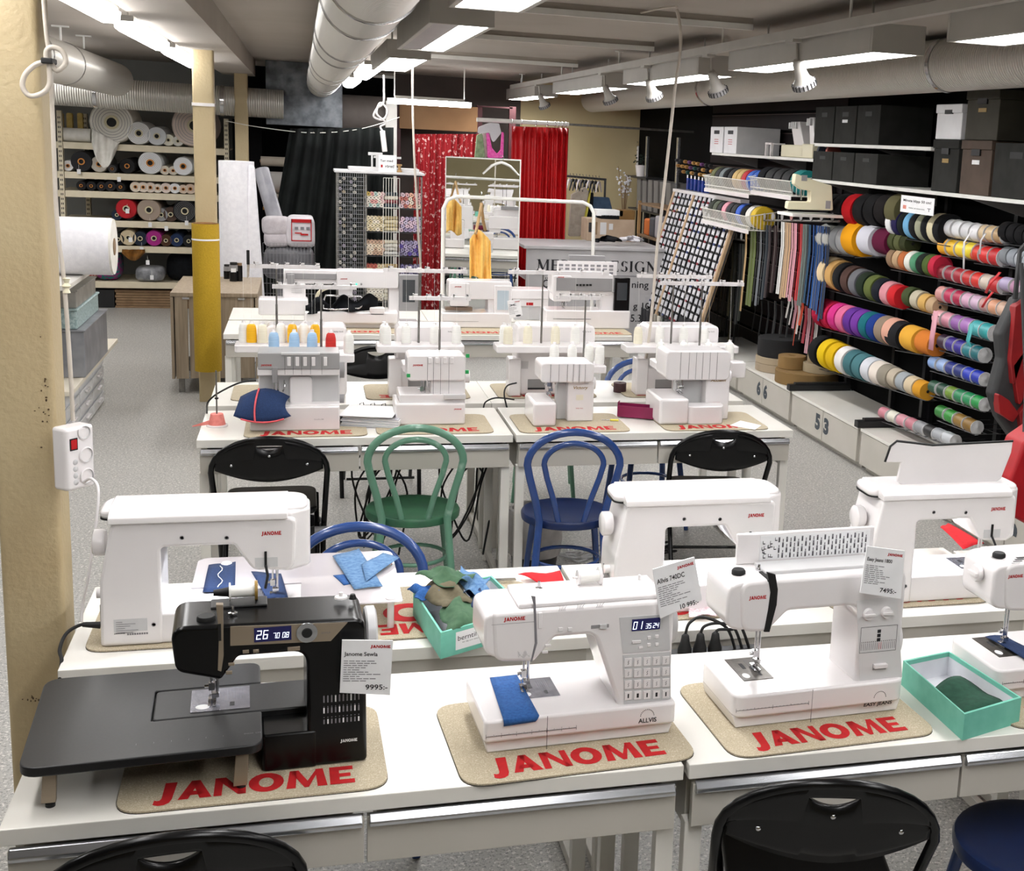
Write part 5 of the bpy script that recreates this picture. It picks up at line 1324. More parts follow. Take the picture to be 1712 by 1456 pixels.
Fs2 = Frame((.56, 5.63, MATZ))
t = thing('overlocker', Fs2.o, 'plain white four thread overlocker behind the green chair', 'overlocker', G)
blk(Fs2, t, 'base', 661, 674, 778, 711, 0, .22, P1_, .008, 0)
blk(Fs2, t, 'bed', 668, 659, 778, 677, .02, .19, P1_, .004)
blk(Fs2, t, 'body', 720, 596, 779, 664, .05, .15, P1_, .006)
blk(Fs2, t, 'head', 681, 594, 779, 637, .03, .15, P1_, .006, rr=.02)
lines(Fs2, t, [(715, 598, 715, 637), (725, 598, 725, 660), (737, 598, 737, 660), (751, 598, 751, 660), (711, 676, 711, 711)], .029, M['ink'])
for u in (716, 728, 741, 753): blk(Fs2, t, 'tension_dial', u, 598, u + 6, 608, .022, .01, P1_, .0015)
w = MB(); p = Fs2(690, 612, y=.0295); janome(w, (p.x, .0295, p.z), (1, 0, 0), (0, 0, 1), M['red'], .045, .008); p = Fs2(759, 685, y=0); janome(w, (p.x, 0, p.z), (1, 0, 0), (0, 0, 1), M['red'], .034, .006); w.build('lettering', parent=t, smooth=0)
needle_unit(t, Fs2(705, 650, y=.06).x, .06, .22, .105, 1.3)
blk(Fs2, t, 'waste_tray', 742, 660, 779, 668, -.0, .03, P2_, .002)
MB().lathe([(0, 0), (.03, 0), (.03, .02), (0, .024)], P1_, c=(Fs2(778, 620, y=.1).x, .12, .2), axis='x', n=24).build('handwheel', parent=t, smooth=40)
for u, v in ((683, 628), (782, 595), (781, 622)): blk(Fs2, t, 'green_marker', u - 3, v - 3, u + 3, v + 3, .028, .01, mat('green plastic', '1e9a50', rough=.4, noise=(9, 1), col2='22a056'), .001)
stand(Fs2, t, 672, 772, .30, .235, 735, (684, 497, 787, 499), 'the stand of the plain white overlocker', [])

Fs3 = Frame((1.155, 5.56, MATZ))
t = thing('overlocker', Fs3.o, 'smaller lit white overlocker lettered Victory, behind the blue chair', 'overlocker', G)
blk(Fs3, t, 'bed', 891, 673, 931, 712, .0, .24, P1_, .012, 0)
blk(Fs3, t, 'column', 948, 636, 994, 702, .1, .14, P1_, .006, 0)
blk(Fs3, t, 'head', 904, 607, 994, 640, .07, .17, P1_, .006, rr=.02)
blk(Fs3, t, 'inner_cover', 930, 640, 955, 700, .15, .06, P2_, .004, 0)
lines(Fs3, t, [(u, 609, u, 640) for u in (921, 935, 949, 959, 969, 979)], .069, M['ink'])
w = MB(); p = Fs3(957, 652, y=.0995); write(w, 'Victory', (p.x, .0995, p.z), (1, 0, 0), (0, 0, 1), M['goldink'], width=.07, height=.018, shear=.25, bold=.02); p = Fs3(963, 684, y=.0995); write(w, 'baby lock', (p.x, .0995, p.z), (1, 0, 0), (0, 0, 1), M['red'], width=.034, height=.007)
w.box(Fs3(963, 669, y=.1).x, Fs3(975, 669, y=.1).x, .0993, .1, Fs3(963, 669, y=.1).z, Fs3(963, 660, y=.1).z, mat('beige sticker', 'e2dcc9', rough=.6, noise=(9, 1), col2='e6e0ce')); w.build('lettering', parent=t, smooth=0)
needle_unit(t, Fs3(917, 650, y=.12).x, .12, .21, .125, 1.3)
def worklight(t, x, y, z, e=2.6):
 L = bpy.data.lights.new('work lamp', 'SPOT'); L.energy = e; L.spot_size = R(140); L.shadow_soft_size = .01; L.color = (.8, .88, 1)
 lo = bpy.data.objects.new('work_light', L); COL.objects.link(lo); lo.parent = t; lo.location = (x, y, z); lo.rotation_euler = (R(-10), 0, 0)
worklight(t, Fs3(930, 645, y=.1).x, .1, .215)
MB().box(Fs3(912, 642, y=.09).x, Fs3(926, 642, y=.09).x, .09, .11, .213, .216, M['led']).build('lamp_lens', parent=t, smooth=0)
MB().lathe([(0, 0), (.03, 0), (.03, .02), (0, .024)], P1_, c=(Fs3(993, 640, y=.1).x, .17, .17), axis='x', n=24).build('handwheel', parent=t, smooth=40)
stand(Fs3, t, 912, 1010, .32, .235, 977, (930, 494, 1008, 500), 'the stand of the smaller lit overlocker', [('w', 927, 0), ('w', 957, .01), ('w', 985, .02), ('w', 1003, -.02)])

Fs4 = Frame((1.79, 5.56, MATZ))
t = thing('overlocker', Fs4.o, 'larger lit white overlocker lettered Acclaim at the right end', 'overlocker', G)
blk(Fs4, t, 'bed', 1102, 667, 1153, 709, .0, .27, P1_, .012, 0)
blk(Fs4, t, 'column', 1178, 614, 1222, 697, .1, .15, P1_, .006, 0)
blk(Fs4, t, 'head', 1112, 587, 1223, 636, .08, .17, P1_, .006, rr=.03)
blk(Fs4, t, 'rear_cover', 1128, 636, 1185, 690, .17, .06, P2_, .004, 0)
tr = [(Fs4(1148, 700, y=.02).x + q[0], q[1]) for q in ((0, 0), (.17, 0), (.19, .05), (.19, .1), (0, .1))]
MB().prism(roundpoly([(a, b, .03) for a, b in tr], 5), .0, .085, P1_, plane='xy').build('waste_tray', parent=t, smooth=40, bevel=.004)
lines(Fs4, t, [(u, 589, u, 634) for u in (1139, 1153, 1165, 1176, 1188, 1200)], .079, M['ink'])
w = MB(); p = Fs4(1188, 638, y=.0995); write(w, 'Acclaim', (p.x, .0995, p.z), (1, 0, 0), (0, 0, 1), M['goldink'], width=.075, height=.017, shear=.25, bold=.02); p = Fs4(1192, 674, y=.0995); write(w, 'baby lock', (p.x, .0995, p.z), (1, 0, 0), (0, 0, 1), M['red'], width=.034, height=.006); w.build('lettering', parent=t, smooth=0)
needle_unit(t, Fs4(1135, 650, y=.12).x, .12, .25, .13, 1.5)
worklight(t, Fs4(1145, 640, y=.1).x, .1, .25, 3.6)
MB().box(Fs4(1117, 638, y=.09).x, Fs4(1136, 638, y=.09).x, .09, .11, .236, .241, M['led']).build('lamp_lens', parent=t, smooth=0)
MB().lathe([(0, 0), (.03, 0), (.03, .02), (0, .024)], P1_, c=(Fs4(1222, 620, y=.1).x, .17, .2), axis='x', n=24).build('handwheel', parent=t, smooth=40)
blk(Fs4, t, 'spool_arm', 1222, 606, 1248, 632, .2, .06, P1_, .006)
stand(Fs4, t, 1092, 1232, .32, .25, 1170, (1104, 470, 1243, 477), 'the stand of the larger lit overlocker', [('w', 1105, 0), ('w', 1143, .0), ('w', 1184, .01), ('w', 1220, .0)])

# overlockers with their backs to us
def rear_ol(x0u, x1u, tray, rod, bar, label, where, cones, bodyx):
 F = Frame((at((x0u + x1u) / 2, 640, y=6.25).x, 6.20, MATZ)); t = thing('overlocker', F.o, label, 'overlocker', 'overlockers with their backs to us')
 blk(F, t, 'body', bodyx[0], 545, bodyx[1], 660, .08, .15, P1_, .01, 0, rr=.03)
 blk(F, t, 'rear_block', bodyx[0] - 12, 600, bodyx[0] + 10, 655, .05, .1, P1_, .006, 0)
 mb = MB()
 for k in range(6):
  p = F(bodyx[0] + 10, 610, y=.079); mb.box(p.x + k * .006, p.x + k * .006 + .002, .0785, .08, p.z - .02, p.z + .02, P3_)
 mb.build('vent', parent=t, smooth=0)['kind'] = 'stuff'
 p = F(bodyx[0] + 20, 650, y=.079); MB().box(p.x, p.x + .09, .0775, .0795, p.z - .004, p.z + .05, P3_).box(p.x, p.x + .09, .077, .0775, p.z - .004, p.z + .006, M['ink']).build('rating_plate', parent=t, smooth=0)
 p = F(bodyx[1] - 22, 556, y=.0795); w = MB(); write(w, 'baby lock', (p.x, .0795, p.z), (1, 0, 0), (0, 0, 1), M['ink'], width=.045, height=.009)
 w.build('lettering', parent=t, smooth=0)
 stand(F, t, tray[0], tray[1], .0, F(600, 574, y=0).z, rod, bar, where, cones)
rear_ol(392, 590, (393, 586), 463, (418, 444, 535, 446), 'rear-facing overlocker with white and yellow cones', 'the tray with the yellow cones', [('w', 408, .02), ('y', 421, 0), ('c', 439, -.01), ('w', 470, .02), ('y', 489, 0), ('w', 508, .02), ('y', 527, 0)], (446, 580))
rear_ol(628, 775, (629, 774), 700, (641, 451, 781, 453), 'rear-facing overlocker behind the plain white one', 'the tray behind the plain white overlocker', [('w', 642, .02), ('w', 646, -.03), ('w', 679, 0), ('w', 726, 0), ('w', 763, 0)], (662, 771))
rear_ol(826, 1007, (827, 1006), 905, (850, 453, 1018, 458), 'rear-facing overlocker behind the smaller lit one', 'the tray behind the smaller lit overlocker', [('w', 842, .02), ('c', 849, -.02), ('c', 882, 0), ('c', 928, 0), ('w', 961, 0)], (862, 996))
rear_ol(1042, 1235, (1042, 1228), 1122, (1065, 460, 1190, 463), 'rear-facing overlocker at the right end of the middle desks', 'the right end tray of the middle desks', [('c', 1066, 0), ('w', 1102, .03), ('w', 1142, .03), ('w', 1176, .02)], (1075, 1203))

# small things on the middle row
t = thing('tape_cone', at(363, 712, z=DZ), 'coral tape on a white cone with a tall rod, left end of the middle row', 'tape cone')
MB().lathe([(0, 0), (.045, 0), (.045, .006), (.04, .008), (0, .008)], P1_, n=24).build('base', parent=t, smooth=40)
MB().lathe([(0, .008), (.036, .008), (.026, .055), (0, .055)], mat('pink tape', 'ee8f86', rough=.7, noise=(60, 2), col2='e5837a'), n=24).prism([(-.035, .01), (-.1, .002), (-.1, .006), (-.03, .03)], -.02, -.018, MATS['pink tape'], plane='xz').build('tape', parent=t, smooth=40)
MB().cyl((0, 0, .05), (0, 0, .245), .0035, M['rod'], n=8).lathe([(0, 0), (.008, 0), (.008, .006), (0, .006)], M['rubber'], c=(0, 0, .12)).build('rod', parent=t, smooth=50)
t = thing('ring_binder', at(625, 708, z=DZ), 'white ring binder with loose plastic pockets lying between two overlockers', 'binder', rz=R(-14))
for k in range(7): MB().box(-.13 + .004 * (k % 3), .12 + .006 * (k % 2), -.10 + .003 * k, .12, .006 + k * .006, .010 + k * .006, M['paper'] if k % 2 else mat('clear pocket', 'c9cbd2', rough=.2, noise=(9, 2), col2='d2d4da')).build('plastic_pocket', parent=t, smooth=0, rot=(0, R(.6 * k), 0))
MB().box(-.135, .14, -.11, .13, 0, .003, P1_).box(-.14, -.135, -.11, .13, 0, .05, P1_).box(-.135, .10, -.105, .13, .052, .055, M['paper']).build('cover', parent=t, smooth=0)
for k in range(4): MB().tube([(-.09 + k * .05, .12, .03), (-.09 + k * .05, .135, .06), (-.075 + k * .05, .14, .065), (-.07 + k * .05, .135, .04)], .0022, M['rubber'], n=6).build('ring', parent=t, smooth=60)
t = thing('purple_tray', at(1064, 697, z=MATZ), 'dark purple plastic tray lying on the mat of the larger lit overlocker', 'tray', rz=R(-24))
mag = mat('dark magenta plastic', '7d1445', rough=.4, noise=(9, 2), col2='87184c')
MB().prism(roundpoly([(-.09, -.025, .02), (.09, -.025, .02), (.09, .03, .03), (-.09, .03, .03)], 5), 0, .004, mag, plane='xy').box(-.088, .088, -.027, -.024, 0, .055, mag).box(-.088, .088, .027, .030, 0, .06, mag).box(-.091, -.088, -.02, .027, 0, .07, mag).box(.088, .091, -.02, .027, 0, .045, mag).build('tray', parent=t, smooth=0, bevel=.001)
t = thing('seam_ripper', at(1020, 702, z=MATZ + .004), 'yellow handled seam tool on the mat of the smaller lit overlocker', 'seam ripper', rz=R(-14))
MB().cyl((0, 0, 0), (.04, 0, 0), .005, mat('yellow plastic', 'e9dc55', rough=.4, noise=(9, 1), col2='f0e35c'), n=10).build('handle', parent=t, smooth=50)
MB().cyl((-.04, 0, 0), (0, 0, 0), .0018, M['chrome'], n=8).build('blade', parent=t, smooth=50)
pp = [at(u, v, z=MATZ + .0015) for u, v in ((1220, 711), (1238, 703), (1273, 711), (1262, 718))]
tag(MB().add(pp + [p - Vector((0, 0, .001)) for p in pp], [(0, 1, 2, 3), (4, 7, 6, 5), (0, 4, 5, 1), (1, 5, 6, 2), (2, 6, 7, 3), (3, 7, 4, 0)], M['paper']).build('paper_slip', smooth=0), 'small printed slip of paper on the mat above the right folding chair', 'paper')
t = thing('webbing_roll', at(1036, 655, z=DZ), 'dark brown roll of tape on the rear desk between the lit overlockers', 'tape roll')
MB().lathe([(.008, 0), (.034, 0), (.034, .05), (.008, .05), (.008, 0)], mat('dark brown tape', '3b2224', rough=.7, noise=(60, 2), col2='45292b'), n=24, caps=False).build('roll', parent=t, smooth=40)
for i, pts in enumerate([[(312, 1), (405, 632), (345, 662), (344, 690)]]): pass
cord('black_cable', [at(428, 636, y=5.75), at(400, 640, y=5.75), at(365, 657, y=5.72), at(348, 672, y=5.74), at(346, 686, y=5.9), at(346, 700, y=6.06)], .004, M['rubber'], 'black cord running from the grey overlocker across the coral cone')
cord('black_cable', [at(864, 640, y=6.1), at(848, 645, y=6.1), at(843, 660, y=6.06), at(850, 690, y=6.06)], .004, M['rubber'], 'black cord dropping behind the smaller lit overlocker')
cord('black_cable', [at(860, 668, y=6.06), at(830, 665, y=6.07), at(812, 672, y=6.06), at(808, 684, y=6.06)], .004, M['rubber'], 'black cord arching over the desk seam behind the middle row')
# ================================================================== rear row: computer machines
FE = Frame((.33, 8.6, MATZ)); LG = M['plastic2']
t = thing('embroidery_machine', FE.o, 'large white embroidery machine with black cloth in its hoop, left of the rear row', 'embroidery machine')
blk(FE, t, 'arm', 563, 454, 667, 481, 0, .16, P1_, .006, rr=.02)
blk(FE, t, 'rear_housing', 474, 452, 566, 474, .05, .1, P1_, .006)
blk(FE, t, 'display_strip', 478, 458, 563, 466, .04, .01, P3_, .002)
blk(FE, t, 'tower', 473, 474, 511, 514, .03, .15, P1_, .01)
lines(FE, t, [(487, v, 505, v) for v in (483, 486, 489)], .029, P3_, .002, 'vent')
blk(FE, t, 'head', 566, 478, 590, 497, .02, .1, P1_, .006)
blk(FE, t, 'column', 650, 478, 668, 524, .02, .14, P1_, .005, 0)
blk(FE, t, 'screen_housing', 667, 460, 701, 520, -.01, .05, P3_, .004)
blk(FE, t, 'touch_screen', 673, 468, 694, 505, -.012, .002, M['screen'], 0)
blk(FE, t, 'embroidery_arm', 432, 500, 515, 527, -.05, .14, P1_, .012)
blk(FE, t, 'bed', 509, 522, 666, 541, -.10, .25, P1_, .012)
blk(FE, t, 'bed_foot', 530, 540, 700, 566, -.06, .2, P1_, .004, 0)
blk(FE, t, 'hoop_carriage', 618, 514, 643, 528, -.1, .06, P1_, .008)
blk(FE, t, 'bobbin_rack', 400 + 80, 459, 492, 474, .0, .03, P3_, .002)
for u in (596, 604):
 p = FE(u, 475, y=0); MB().lathe([(0, -.004), (.006, -.004), (.007, 0)], mat('green led', '39d98a', rough=.3, emit=2) if u < 600 else P3_, c=(p.x, 0, p.z), axis='y', n=12).build('button', parent=t, smooth=40)
nb = FE(580, 500, y=.03); MB().cyl((nb.x, .03, nb.z), (nb.x, .03, nb.z - .1), .006, M['chrome'], n=10).build('needle_bar', parent=t)
w = MB(); p = FE(569, 467, y=0); janome(w, (p.x, 0, p.z), (1, 0, 0), (0, 0, 1), M['red'], .045, .007); w.build('lettering', parent=t, smooth=0)
hp = [at(u, v, y=8.5) for u, v in ((541, 506), (545, 500), (605, 502), (612, 510), (600, 518), (560, 520), (541, 518))]
t = thing('embroidery_hoop', hp[5], 'grey embroidery hoop on the bed of the embroidery machine', 'hoop')
MB().tube([p - hp[5] + Vector((0, .12 * (1 if i in (1, 2) else 0), .01)) for i, p in enumerate(hp)], .006, M['chrome'], closed=True, n=8).build('hoop_ring', parent=t, smooth=60)
black_cloth = mat('black cloth', '0e0f12', rough=.95, spec=.2, noise=(30, 3), col2='15171b')
def drape(name, u0, u1, v0, v1, y, m, label, cat, seed=1, depth=.08, fn=None, n=16):
 """soft folded cloth between photo columns u0..u1 and rows v0..v1 at distance y"""
 random.seed(seed); ph = [random.uniform(0, 6) for _ in range(5)]
 def g(a, b):
  top, bot = (v0, v1) if fn is None else fn(a)
  p = at(u0 + (u1 - u0) * a, top + (bot - top) * b, y=y)
  return (p.x, y + depth * (.5 * math.sin(ph[0] + a * 11 + b * 2) + .3 * math.sin(ph[1] + a * 23) + .2 * math.sin(ph[2] + b * 7 + a * 5)), p.z)
 return tag(MB().grid(g, n * 2, n, m).build(name, smooth=80, solid=.004), label, cat)
drape('black_cloth', 511, 632, 0, 0, 8.52, black_cloth, 'black cloth bunched in the hoop of the embroidery machine', 'fabric', 3, .05, lambda a: (512 - 14 * math.sin(a * 9) ** 2 - 10 * a, 524 - 6 * a))
ring = [at(558 + 28 * math.cos(a), 497 - 17 * math.sin(a), y=8.66) for a in [k * PI / 16 for k in range(17)]]
tag(MB().tube(ring, .012, M['ivory'], n=8).build('cream_handle', smooth=60), 'cream curved handle arching behind the black cloth on the embroidery machine', 'handle')['category'] = 'hoop'

def computer_machine(Fc, arm, col, bedq, scr, label, dark):
 t = thing('sewing_machine', Fc.o, label, 'sewing machine')
 blk(Fc, t, 'arm', *arm, 0, .16, P1_, .006, rr=.02)
 blk(Fc, t, 'column', *col, .01, .15, P1_, .006, 0)
 blk(Fc, t, 'bed', *bedq, -.03, .22, P1_, .008, 0)
 hx = arm[0] + (arm[2] - arm[0]) * .33
 blk(Fc, t, 'head', arm[0] + 2, arm[1] + 2, hx, arm[3] + 12, -.006, .14, P1_, .006, rr=.015)
 blk(Fc, t, 'screen_housing', *scr, -.015, .03, M['blackp'] if dark else P1_, .004)
 blk(Fc, t, 'touch_screen', scr[0] + 5, scr[1] + 8, scr[2] - 5, scr[3] - (24 if dark else 12), -.017, .002, M['screen'] if dark else M['screen2'], 0)
 p = Fc((arm[0] + hx) / 2, arm[3] + 10, y=.07); needle_unit(t, p.x, .05, p.z, Fc(0 + arm[0], bedq[1], y=.05).z + .004, 1.3)
 w = MB(); p = Fc(arm[0] + 10, arm[1] + (5 if dark else 9), y=0); janome(w, (p.x, -.0065, p.z), (1, 0, 0), (0, 0, 1), M['red'], .045, .008)
 w.build('lettering', parent=t, smooth=0)
 return t
F6_ = Frame((1.14, 8.6, MATZ))
t = computer_machine(F6_, (750, 471, 856, 500), (815, 498, 856, 538), (739, 524, 856, 548), (826, 478, 856, 530), 'white computer sewing machine with a pale touch screen and a price tag', False)
lines(F6_, t, [(741, 537, 800, 537), (779, 473, 779, 500)], -.031, M['ink'])
blk(F6_, t, 'thread_cutter_tray', 745, 514, 790, 519, -.0, .06, mat('brown tray', '6b5848', rough=.5, noise=(9, 1), col2='6f5c4c'), .002)
F7_ = Frame((1.93, 8.6, MATZ))
t = computer_machine(F7_, (922, 459, 1026, 492), (1003, 488, 1028, 530), (912, 520, 1054, 550), (1026, 465, 1054, 526), 'white computer machine with a tall black screen, right end of the rear row', True)
blk(F7_, t, 'panel', 930, 466, 1024, 486, -.010, .003, P3_, 0)
for k in range(5): blk(F7_, t, 'key', 963 + k * 5.6, 475, 967 + k * 5.6, 478, -.014, .003, M['rubber'], 0)
lines(F7_, t, [(925, 533, 988, 533)], -.031, M['ink'], .003)
blk(F7_, t, 'stitch_chart', 931, 438, 1032, 459, .1, .008, P1_, .002)
c = MB(); p, q = F7_(934, 457, y=.0995), F7_(1029, 441, y=.0995)
for k in range(9):
 for j in range(3):
  x = p.x + (q.x - p.x) * k / 9; z = p.z + (q.z - p.z) * j / 3; c.box(x, x + .03, .0985, .0995, z, z + .016, P3_ if (k + j) % 2 else M['greyink'])
c.build('chart_print', parent=t, smooth=0)
blk(F7_, t, 'chart_holder', 951, 428, 1012, 436, .12, .03, P3_, .002)
card([(848, 503), (869, 500), (874, 527), (852, 533)], 8.5, 'x', '.', 'small tilted price tag by the pale touch screen machine', 8)
# machine in a grey tray between them
t = thing('boxed_machine', (1.55, 9.0, DZ), 'white case with a grey tray below, between the two rear computer machines', 'case')
Fb = Frame((1.55, 9.0, DZ))
blk(Fb, t, 'lid', 855, 485, 918, 500, 0, .2, P1_, .006); blk(Fb, t, 'case', 857, 500, 917, 512, .01, .18, P1_, .004)
blk(Fb, t, 'tray', 860, 512, 915, 537, .02, .16, LG, .004, 0)
w = MB(); p = Fb(880, 508, y=.009); w.box(p.x, p.x + .05, .008, .0095, p.z - .01, p.z + .01, M['red']); w.build('label', parent=t, smooth=0)

# ================================================================== garment rails, hangers, mirror, curtains
a, b, c_, d = at(740, 470, y=9.6), at(741, 350, y=9.6), at(993, 352, y=9.6), at(994, 440, y=9.6)
top = at(860, 332, y=9.6).z; r_ = .09
pts = [(a.x, 9.6, .03), (b.x, 9.6, top - r_), (b.x + .03, 9.6, top - .03), (b.x + r_, 9.6, top), (c_.x - r_, 9.6, top - .01), (c_.x - .03, 9.6, top - .035), (c_.x, 9.6, top - r_), (d.x, 9.6, .03)]
t = thing('garment_rail', ((a.x + d.x) / 2, 9.6, 0), 'white tubular garment rail with rounded corners behind the rear row', 'garment rail')
MB().tube([(p[0] - t.location.x, 0, p[2]) for p in pts], .014, M['white'], n=12).build('frame', parent=t, smooth=60)
for x in (pts[0][0], pts[-1][0]): MB().box(x - t.location.x - .02, x - t.location.x + .02, -.25, .25, 0, .03, M['white']).build('foot', parent=t, bevel=.004)
def hanger(x, y, z, w_, m, label, name='clothes_hanger', rz=0, drop=.10):
 t = thing(name, (x, y, z), label, 'hanger', rz=rz)
 MB().tube([(0, 0, .0), (.018, 0, .01), (.02, 0, .03), (0, 0, .045), (-.018, 0, .035)], .0025, M['chrome'], n=6).cyl((0, 0, 0), (0, 0, -.035), .0025, M['chrome'], n=6).build('hook', parent=t, smooth=60)
 MB().tube([(-w_, 0, -.03 - drop), (-w_ * .5, 0, -.05), (-.03, 0, -.028), (0, 0, -.02), (.03, 0, -.028), (w_ * .5, 0, -.05), (w_, 0, -.03 - drop)], [.006, .011, .013, .012, .013, .011, .006], m, n=8).build('shoulder_bar', parent=t, smooth=60)
 return t
q = at(838, 268, y=11.75); hanger(q.x, 11.73, q.z, .165, M['white'], 'white wooden hanger on the top edge of the mirror')
q = at(805, 332, y=9.6)
t = thing('wooden_hanger', (q.x, 9.6, top + .015), 'light wood hanger seen end-on holding the yellow cloth on the white rail', 'hanger')
MB().tube([(0, 0, 0), (0, .018, .01), (0, .0, .03), (0, -.018, .01)], .0025, M['chrome'], n=6).cyl((0, 0, 0), (0, 0, -.06), .0025, M['chrome'], n=6).build('hook', parent=t, smooth=60)
MB().tube([(0, -.02, -.06), (-.04, -.12, -.20), (-.065, -.2, -.27)], .012, M['birch'], n=8).tube([(0, .02, -.06), (.03, .1, -.2), (.06, .2, -.27)], .012, M['birch'], n=8).build('shoulder_bar', parent=t, smooth=60)
yel = mat('yellow cloth', 'f3c670', rough=.9, noise=(40, 3), col2='eabb60')
drape('yellow_cloth', 784, 821, 0, 0, 9.5, yel, 'yellow cloth hanging from the wooden hanger', 'fabric', 5, .06, lambda a: (384 + 40 * abs(a - .45) ** 1.2, 468 - 6 * math.sin(a * 6)))
# mirror with wooden frame
a, b = at(745, 261, y=11.8), at(863, 560, y=11.8)
t = thing('mirror', (a.x, 11.8, 0), 'tall free standing mirror in front of the floral curtain', 'mirror', rz=R(-4))
wM = b.x - a.x; hM = a.z
MB().box(0, wM, .002, .02, .04, hM, M['white']).build('frame', parent=t, smooth=0)
MB().quad((.008, 0, .05), (wM - .012, 0, .05), (wM - .012, 0, hM - .012), (.008, 0, hM - .012), M['mirror']).build('glass', parent=t, smooth=0)
MB().tube([(.05, .02, .1), (.05, .3, 0)], .01, M['white'], n=6).tube([(wM - .05, .02, .1), (wM - .05, .3, 0)], .01, M['white'], n=6).build('stay', parent=t)
# curtains
def curtain(name, u0, u1, v0, v1, y, m, label, folds, amp, lean=0, tv=0, gather=None):
 a, b = at(u0, v0, y=y), at(u1, v0 + tv, y=y); zb = max(.02, at(u0, v1, y=y).z)
 def g(s_, q):
  s2 = s_ if gather is None else gather(s_)
  x = a.x + (b.x - a.x) * s2 + lean * q * (1 - s2); z = (a.z + (b.z - a.z) * s2) * (1 - q) + zb * q
  return (x, y + amp * math.sin(s_ * folds * 2 * PI) * (.6 + .4 * q) + amp * .4 * math.sin(s_ * folds * 4.7 + q * 2), z)
 return tag(MB().grid(g, folds * 10, 10, m).build(name, smooth=80, solid=.003), label, 'curtain')
redsat = mat('red satin', 'b3060e', rough=.5, noise=(3, 2), col2='a5050c')
curtain('red_curtain', 856, 950, 211, 560, 13.2, redsat, 'plain red satin curtain on the white rail, gathered at its right side', 9, .035, 0, 3, lambda s_: s_ ** .72)
flor = mat('red floral cloth', '98101b', rough=.8, noise=(26, 3, .60, .615), col2='d9b3ae')
curtain('floral_curtain', 693, 800, 224, 600, 14.2, flor, 'red curtain with small white flowers behind the mirror', 12, .03)
blk_c = mat('black curtain cloth', '080a0a', spec=.2, rough=.85, noise=(4, 3), col2='151918')
curtain('black_curtain', 485, 658, 215, 640, 13.7, blk_c, 'black curtain hanging from a slack line below the steel box', 10, .035, -.35, -2)
cord('curtain_line', [at(378, 202, y=13.7), at(430, 212, y=13.7), at(520, 222, y=13.7), at(600, 216, y=13.7), at(668, 196, y=13.7)], .004, M['wwire'], 'thin white line sagging across the top of the black curtain', 'line')
a, b, c_ = at(797, 200, y=13.2), at(951, 208, y=13.2), at(1053, 215, y=13.25)
t = thing('curtain_rail', (a.x, 13.2, a.z), 'white rail with rings carrying the red curtain and running on to the cream wall', 'curtain rail')
MB().cyl((0, 0, 0), b - a, .022, M['white'], n=12).build('thick_pole', parent=t, smooth=50)
MB().cyl(b - a, (4.04 - a.x, .05, c_.z - a.z), .012, M['rod'], n=10).build('thin_pole', parent=t, smooth=50)
for u in (856, 872, 896, 915, 928, 934, 940, 946):
 p = at(u, 205, y=13.2); MB().tube([(p.x - a.x, .0 + .028 * math.cos(k * PI / 6), (p.x - a.x) / (b.x - a.x) * (b.z - a.z) + .028 * math.sin(k * PI / 6) - .006) for k in range(12)], .003, M['chrome'], n=5, closed=True).build('ring', parent=t, smooth=60)
# garments hung at the left of the rail
pk = mat('pink lace top', 'd8409c', rough=.8, noise=(50, 3), col2='e267b0')
def garment(name, c, y, m, label, depth=.05, cat='garment'):
 P_ = [at(u, v, y=y) for u, v in c]; mb = MB()
 mb.prism(roundpoly([(p.x, p.z, .02) for p in P_], 3), y - depth / 2, y + depth / 2, m, plane='xz')
 return tag(mb.build(name, smooth=40, bevel=.012, seg=3), label, cat)
garment('pink_garment', [(813, 222), (817, 222), (822, 247), (831, 258), (837, 250), (839, 220), (842, 222), (841, 264), (815, 264)], 13.1, pk, 'bright pink sleeveless top hanging left of the red curtain')
garment('green_garment', [(797, 226), (806, 222), (811, 262), (793, 268)], 13.12, mat('sage cloth', '8fa07c', rough=.9, noise=(30, 3), col2='6f8262'), 'sage green garment hanging left of the pink top')
garment('white_garment', [(806, 220), (813, 222), (815, 262), (809, 264)], 13.14, mat('pale cloth', 'cfc6bd', rough=.9, noise=(30, 3), col2='b9afa6'), 'pale garment squeezed between the sage garment and the pink top')
garment('clear_hanger_bundle', [(800, 212), (818, 205), (834, 206), (838, 222), (824, 240), (818, 222), (798, 224)], 13.06, M['bag'], 'bundle of clear plastic hangers and a tag above the pink top', .04, 'hangers')
# clothes rack with garments right of the red curtain
a, b = at(950, 294, y=13.4), at(1006, 300, y=13.4)
t = thing('clothes_rack', (a.x, 13.4, 0), 'low rack with black and chrome hangers right of the red curtain', 'clothes rack')
MB().cyl((-.05, 0, a.z), (b.x - a.x + .05, 0, b.z), .012, M['dwire'], n=8).cyl((-.04, 0, 0), (-.04, 0, a.z), .012, M['dwire'], n=8).cyl((b.x - a.x + .04, 0, 0), (b.x - a.x + .04, 0, b.z), .012, M['dwire'], n=8).build('frame', parent=t, smooth=50)
for k in range(10):
 p = at(952 + k * 5.4, 298 + k * .5, y=13.4)
 hanger(p.x, 13.38, p.z + .01, .12, M['rubber'] if k % 3 else M['clear'], 'hanger on the low rack beside the red curtain', rz=R(62)).__setitem__('group', 'hangers on the low rack')
garment('pale_coat', [(955, 325), (978, 312), (984, 320), (970, 395), (950, 395)], 13.3, mat('greige cloth', 'a99f92', rough=.9, noise=(20, 3), col2='988e82'), 'long greige garment on the low rack')
garment('yellow_garment', [(977, 318), (988, 313), (985, 340), (974, 395), (966, 395)], 13.34, mat('lemon cloth', 'e0d35a', rough=.9, noise=(20, 3), col2='d2c44d'), 'thin strip of lemon yellow cloth on the low rack')
